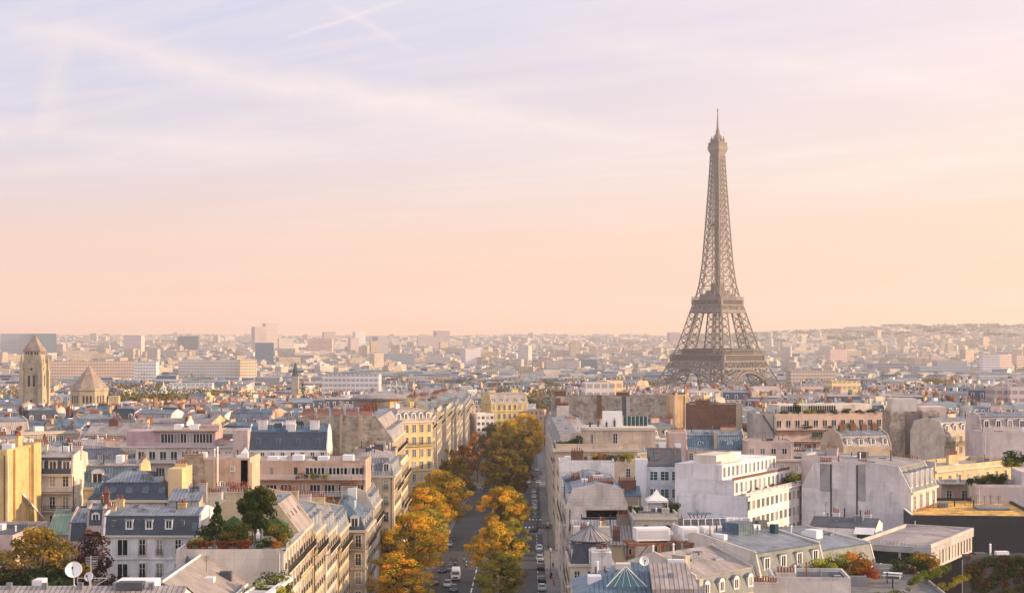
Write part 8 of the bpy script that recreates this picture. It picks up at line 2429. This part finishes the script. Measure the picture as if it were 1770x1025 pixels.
def stuff_trees():
    rr = random.Random(31)
    cl = []
    def grove(px0, px1, py0, py1, Y0, Y1, n, r=(4, 7)):
        for _ in range(n):
            Y = rr.uniform(Y0, Y1); px = rr.uniform(px0, px1)
            X = (px - CXP) / FPX * Y
            if any(h[3] - 12 < Y < h[3] + 30 and h[0] - 4 < px < h[1] + 4 for h in HAND): continue
            g = ground(Y, X)
            zt = max(rr.uniform(12, 20), eave_z(Y) - g + rr.uniform(3, 8.5) - (6 if px > 1128 and px < 1352 else 0))
            for k in range(3):
                cl.append(((X + rr.uniform(-4, 4), Y + rr.uniform(-4, 4), g + zt - 2.5 * k + rr.uniform(-1, 1)), rr.uniform(*r)))
    grove(1040, 1260, 0, 0, 1450, 1690, 150)
    grove(1240, 1345, 0, 0, 1500, 1690, 60)
    grove(940, 1050, 0, 0, 1500, 1700, 50)
    grove(1590, 1660, 0, 0, 1480, 1700, 50)
    grove(170, 300, 0, 0, 960, 1060, 50); grove(180, 320, 0, 0, 1200, 1500, 60); grove(300, 420, 0, 0, 1050, 1150, 40)
    grove(640, 900, 0, 0, 1500, 1800, 40); grove(-20, 60, 0, 0, 1000, 1100, 20)
    grove(1300, 1780, 0, 0, 900, 1400, 45); grove(0, 1770, 0, 0, 1100, 1700, 120); grove(0, 1770, 0, 0, 1700, 3800, 260, (6, 10)); grove(860, 960, 0, 0, 1010, 1100, 30)
    b = leaf_cloud(5, cl, 36, 1.5, [(0.13, 0.12, 0.035), (0.20, 0.15, 0.035), (0.085, 0.095, 0.03), (0.28, 0.18, 0.04), (0.06, 0.075, 0.03)])
    # wooded slopes of the far hills
    o = b.build('distant_trees', M['leaf'], None, (1, 1, 1))
    tag(o, 'scattered autumn tree tops between the far roofs and round the foot of the tower', 'distant trees', None, 'stuff')
    cl = []
    for _ in range(900):
        Y = rr.uniform(6500, 10500); a = rr.uniform(-0.33, 0.33)
        if a < 0.1 or rr.random() < 0.4: continue
        X = a * Y
        cl.append(((X, Y, ground(Y, X) + 24), rr.uniform(20, 60)))
    b = leaf_cloud(6, cl, 26, 16, [(0.08, 0.085, 0.04), (0.12, 0.10, 0.05), (0.06, 0.07, 0.035)], flat=0.16)
    o = b.build('hill_woods', M['leaf'], None, (1, 1, 1))
    tag(o, 'woods on the far hills fading into the haze', 'woods', None, 'stuff')
stuff_trees()
# ---------------------------------------------------------------- each filler house gets a label of its own
ANCH = [('the square church tower', 54, 650), ('the octagonal church drum', 147, 672), ('the gilded domes', 280, 680), ('the pink terraced house', 310, 765), ('the yellow wall at the left edge', 28, 830), ('the blue slate roofed white house', 497, 765), ('the bare rubble gable', 595, 745), ('the round museum roof', 655, 684),
        ('the slender church spire', 510, 655), ('the golden rounded corner', 715, 745), ('the huge stone gable', 1060, 715), ('the lattice tower', 1240, 640), ('the brick party wall', 1236, 718), ('the long peach block', 1440, 735), ('the taupe piers', 1580, 735), ('the twin zinc mansards', 1238, 762), ('the yellow balustrade house', 1660, 800),
        ('the right edge of the photo', 1770, 745), ('the left edge of the photo', 0, 735), ('the long banded block', 532, 815), ('the huge grey party wall', 1490, 860), ('the white stepped block', 1290, 840), ('the round cream house', 1050, 765), ('the peach apartment house', 1330, 785)]
def auto_labels():
    groups = {}
    for (root, X, Y, ze, tname, desc, nch) in AUTO:
        px, py = pix((X, Y, ze))
        nm, ax, ay = min(ANCH, key=lambda a: math.hypot(a[1] - px, 1.6 * (a[2] - py)))
        if 'edge of the photo' in nm:
            rel = 'near'
        else:
            dx, dy = px - ax, py - ay
            rel = ('right of' if dx > 0 else 'left of') if abs(dx) > 1.3 * abs(dy) else ('below' if dy > 0 else 'above')
        groups.setdefault((tname, desc, rel, nm), []).append((px, py, root, nch))
    for (tname, desc, rel, nm), L in groups.items():
        L.sort(key=lambda q: q[0])
        base = '%s house with %s %s %s' % (tname, desc, rel, nm)
        if len(L) == 1:
            L[0][2]['label'] = base
            continue
        n = len(L)
        for i, q in enumerate(L):
            o = 'leftmost' if i == 0 else 'rightmost' if i == n - 1 else ['second', 'third', 'fourth', 'fifth', 'sixth', 'seventh', 'eighth', 'ninth'][min(i - 1, 7)] + ' from left'
            q[2]['label'] = '%s %s' % (o, base)
auto_labels()
# ---------------------------------------------------------------- roof clutter and pipes on the hand placed buildings
def dress():
    rr = random.Random(404)
    for b in BUILT:
        if b.root.name.startswith('apartment_house') or b.root.location.y > 640 or not hasattr(b, 'rtop') or b.root.name.startswith('pavilion'):
            continue
        zc = (b.rtop - b.H) * 0.8
        b.clutter(zc, rr, rr.randint(4, 8))
        for f in ('L', 'R', 'F'):
            (_, _), _a, L_ = b.face(f)
            if rr.random() < 0.7: b.pipe(f, (L_ / 2 - rr.uniform(0.3, 0.8)) * rr.choice((-1, 1)), 2, b.H - 0.5, 0.09, rr.choice(['dark', 'rail', 'frame']))
        if rr.random() < 0.5: b.aerial(rr.uniform(-b.W / 3, b.W / 3), b.D / 2, b.H + zc, rr.uniform(1.5, 3.2))
dress()
# ---------------------------------------------------------------- the evening haze over the whole city
def make_haze():
    b = MB()
    b.box(-7500, 7500, -260, 10800, -40, 300)
    m = bpy.data.materials.new('haze')
    m.use_nodes = True
    t = m.node_tree
    t.nodes.clear()
    out = t.nodes.new('ShaderNodeOutputMaterial')
    v = t.nodes.new('ShaderNodeVolumePrincipled')
    v.inputs['Density'].default_value = 0.00007
    v.inputs['Color'].default_value = (0.985, 0.93, 0.90, 1)
    v.inputs['Anisotropy'].default_value = 0.3
    t.links.new(v.outputs[0], out.inputs['Volume'])
    o = b.build('haze', [m])
    tag(o, kind='stuff')
make_haze()
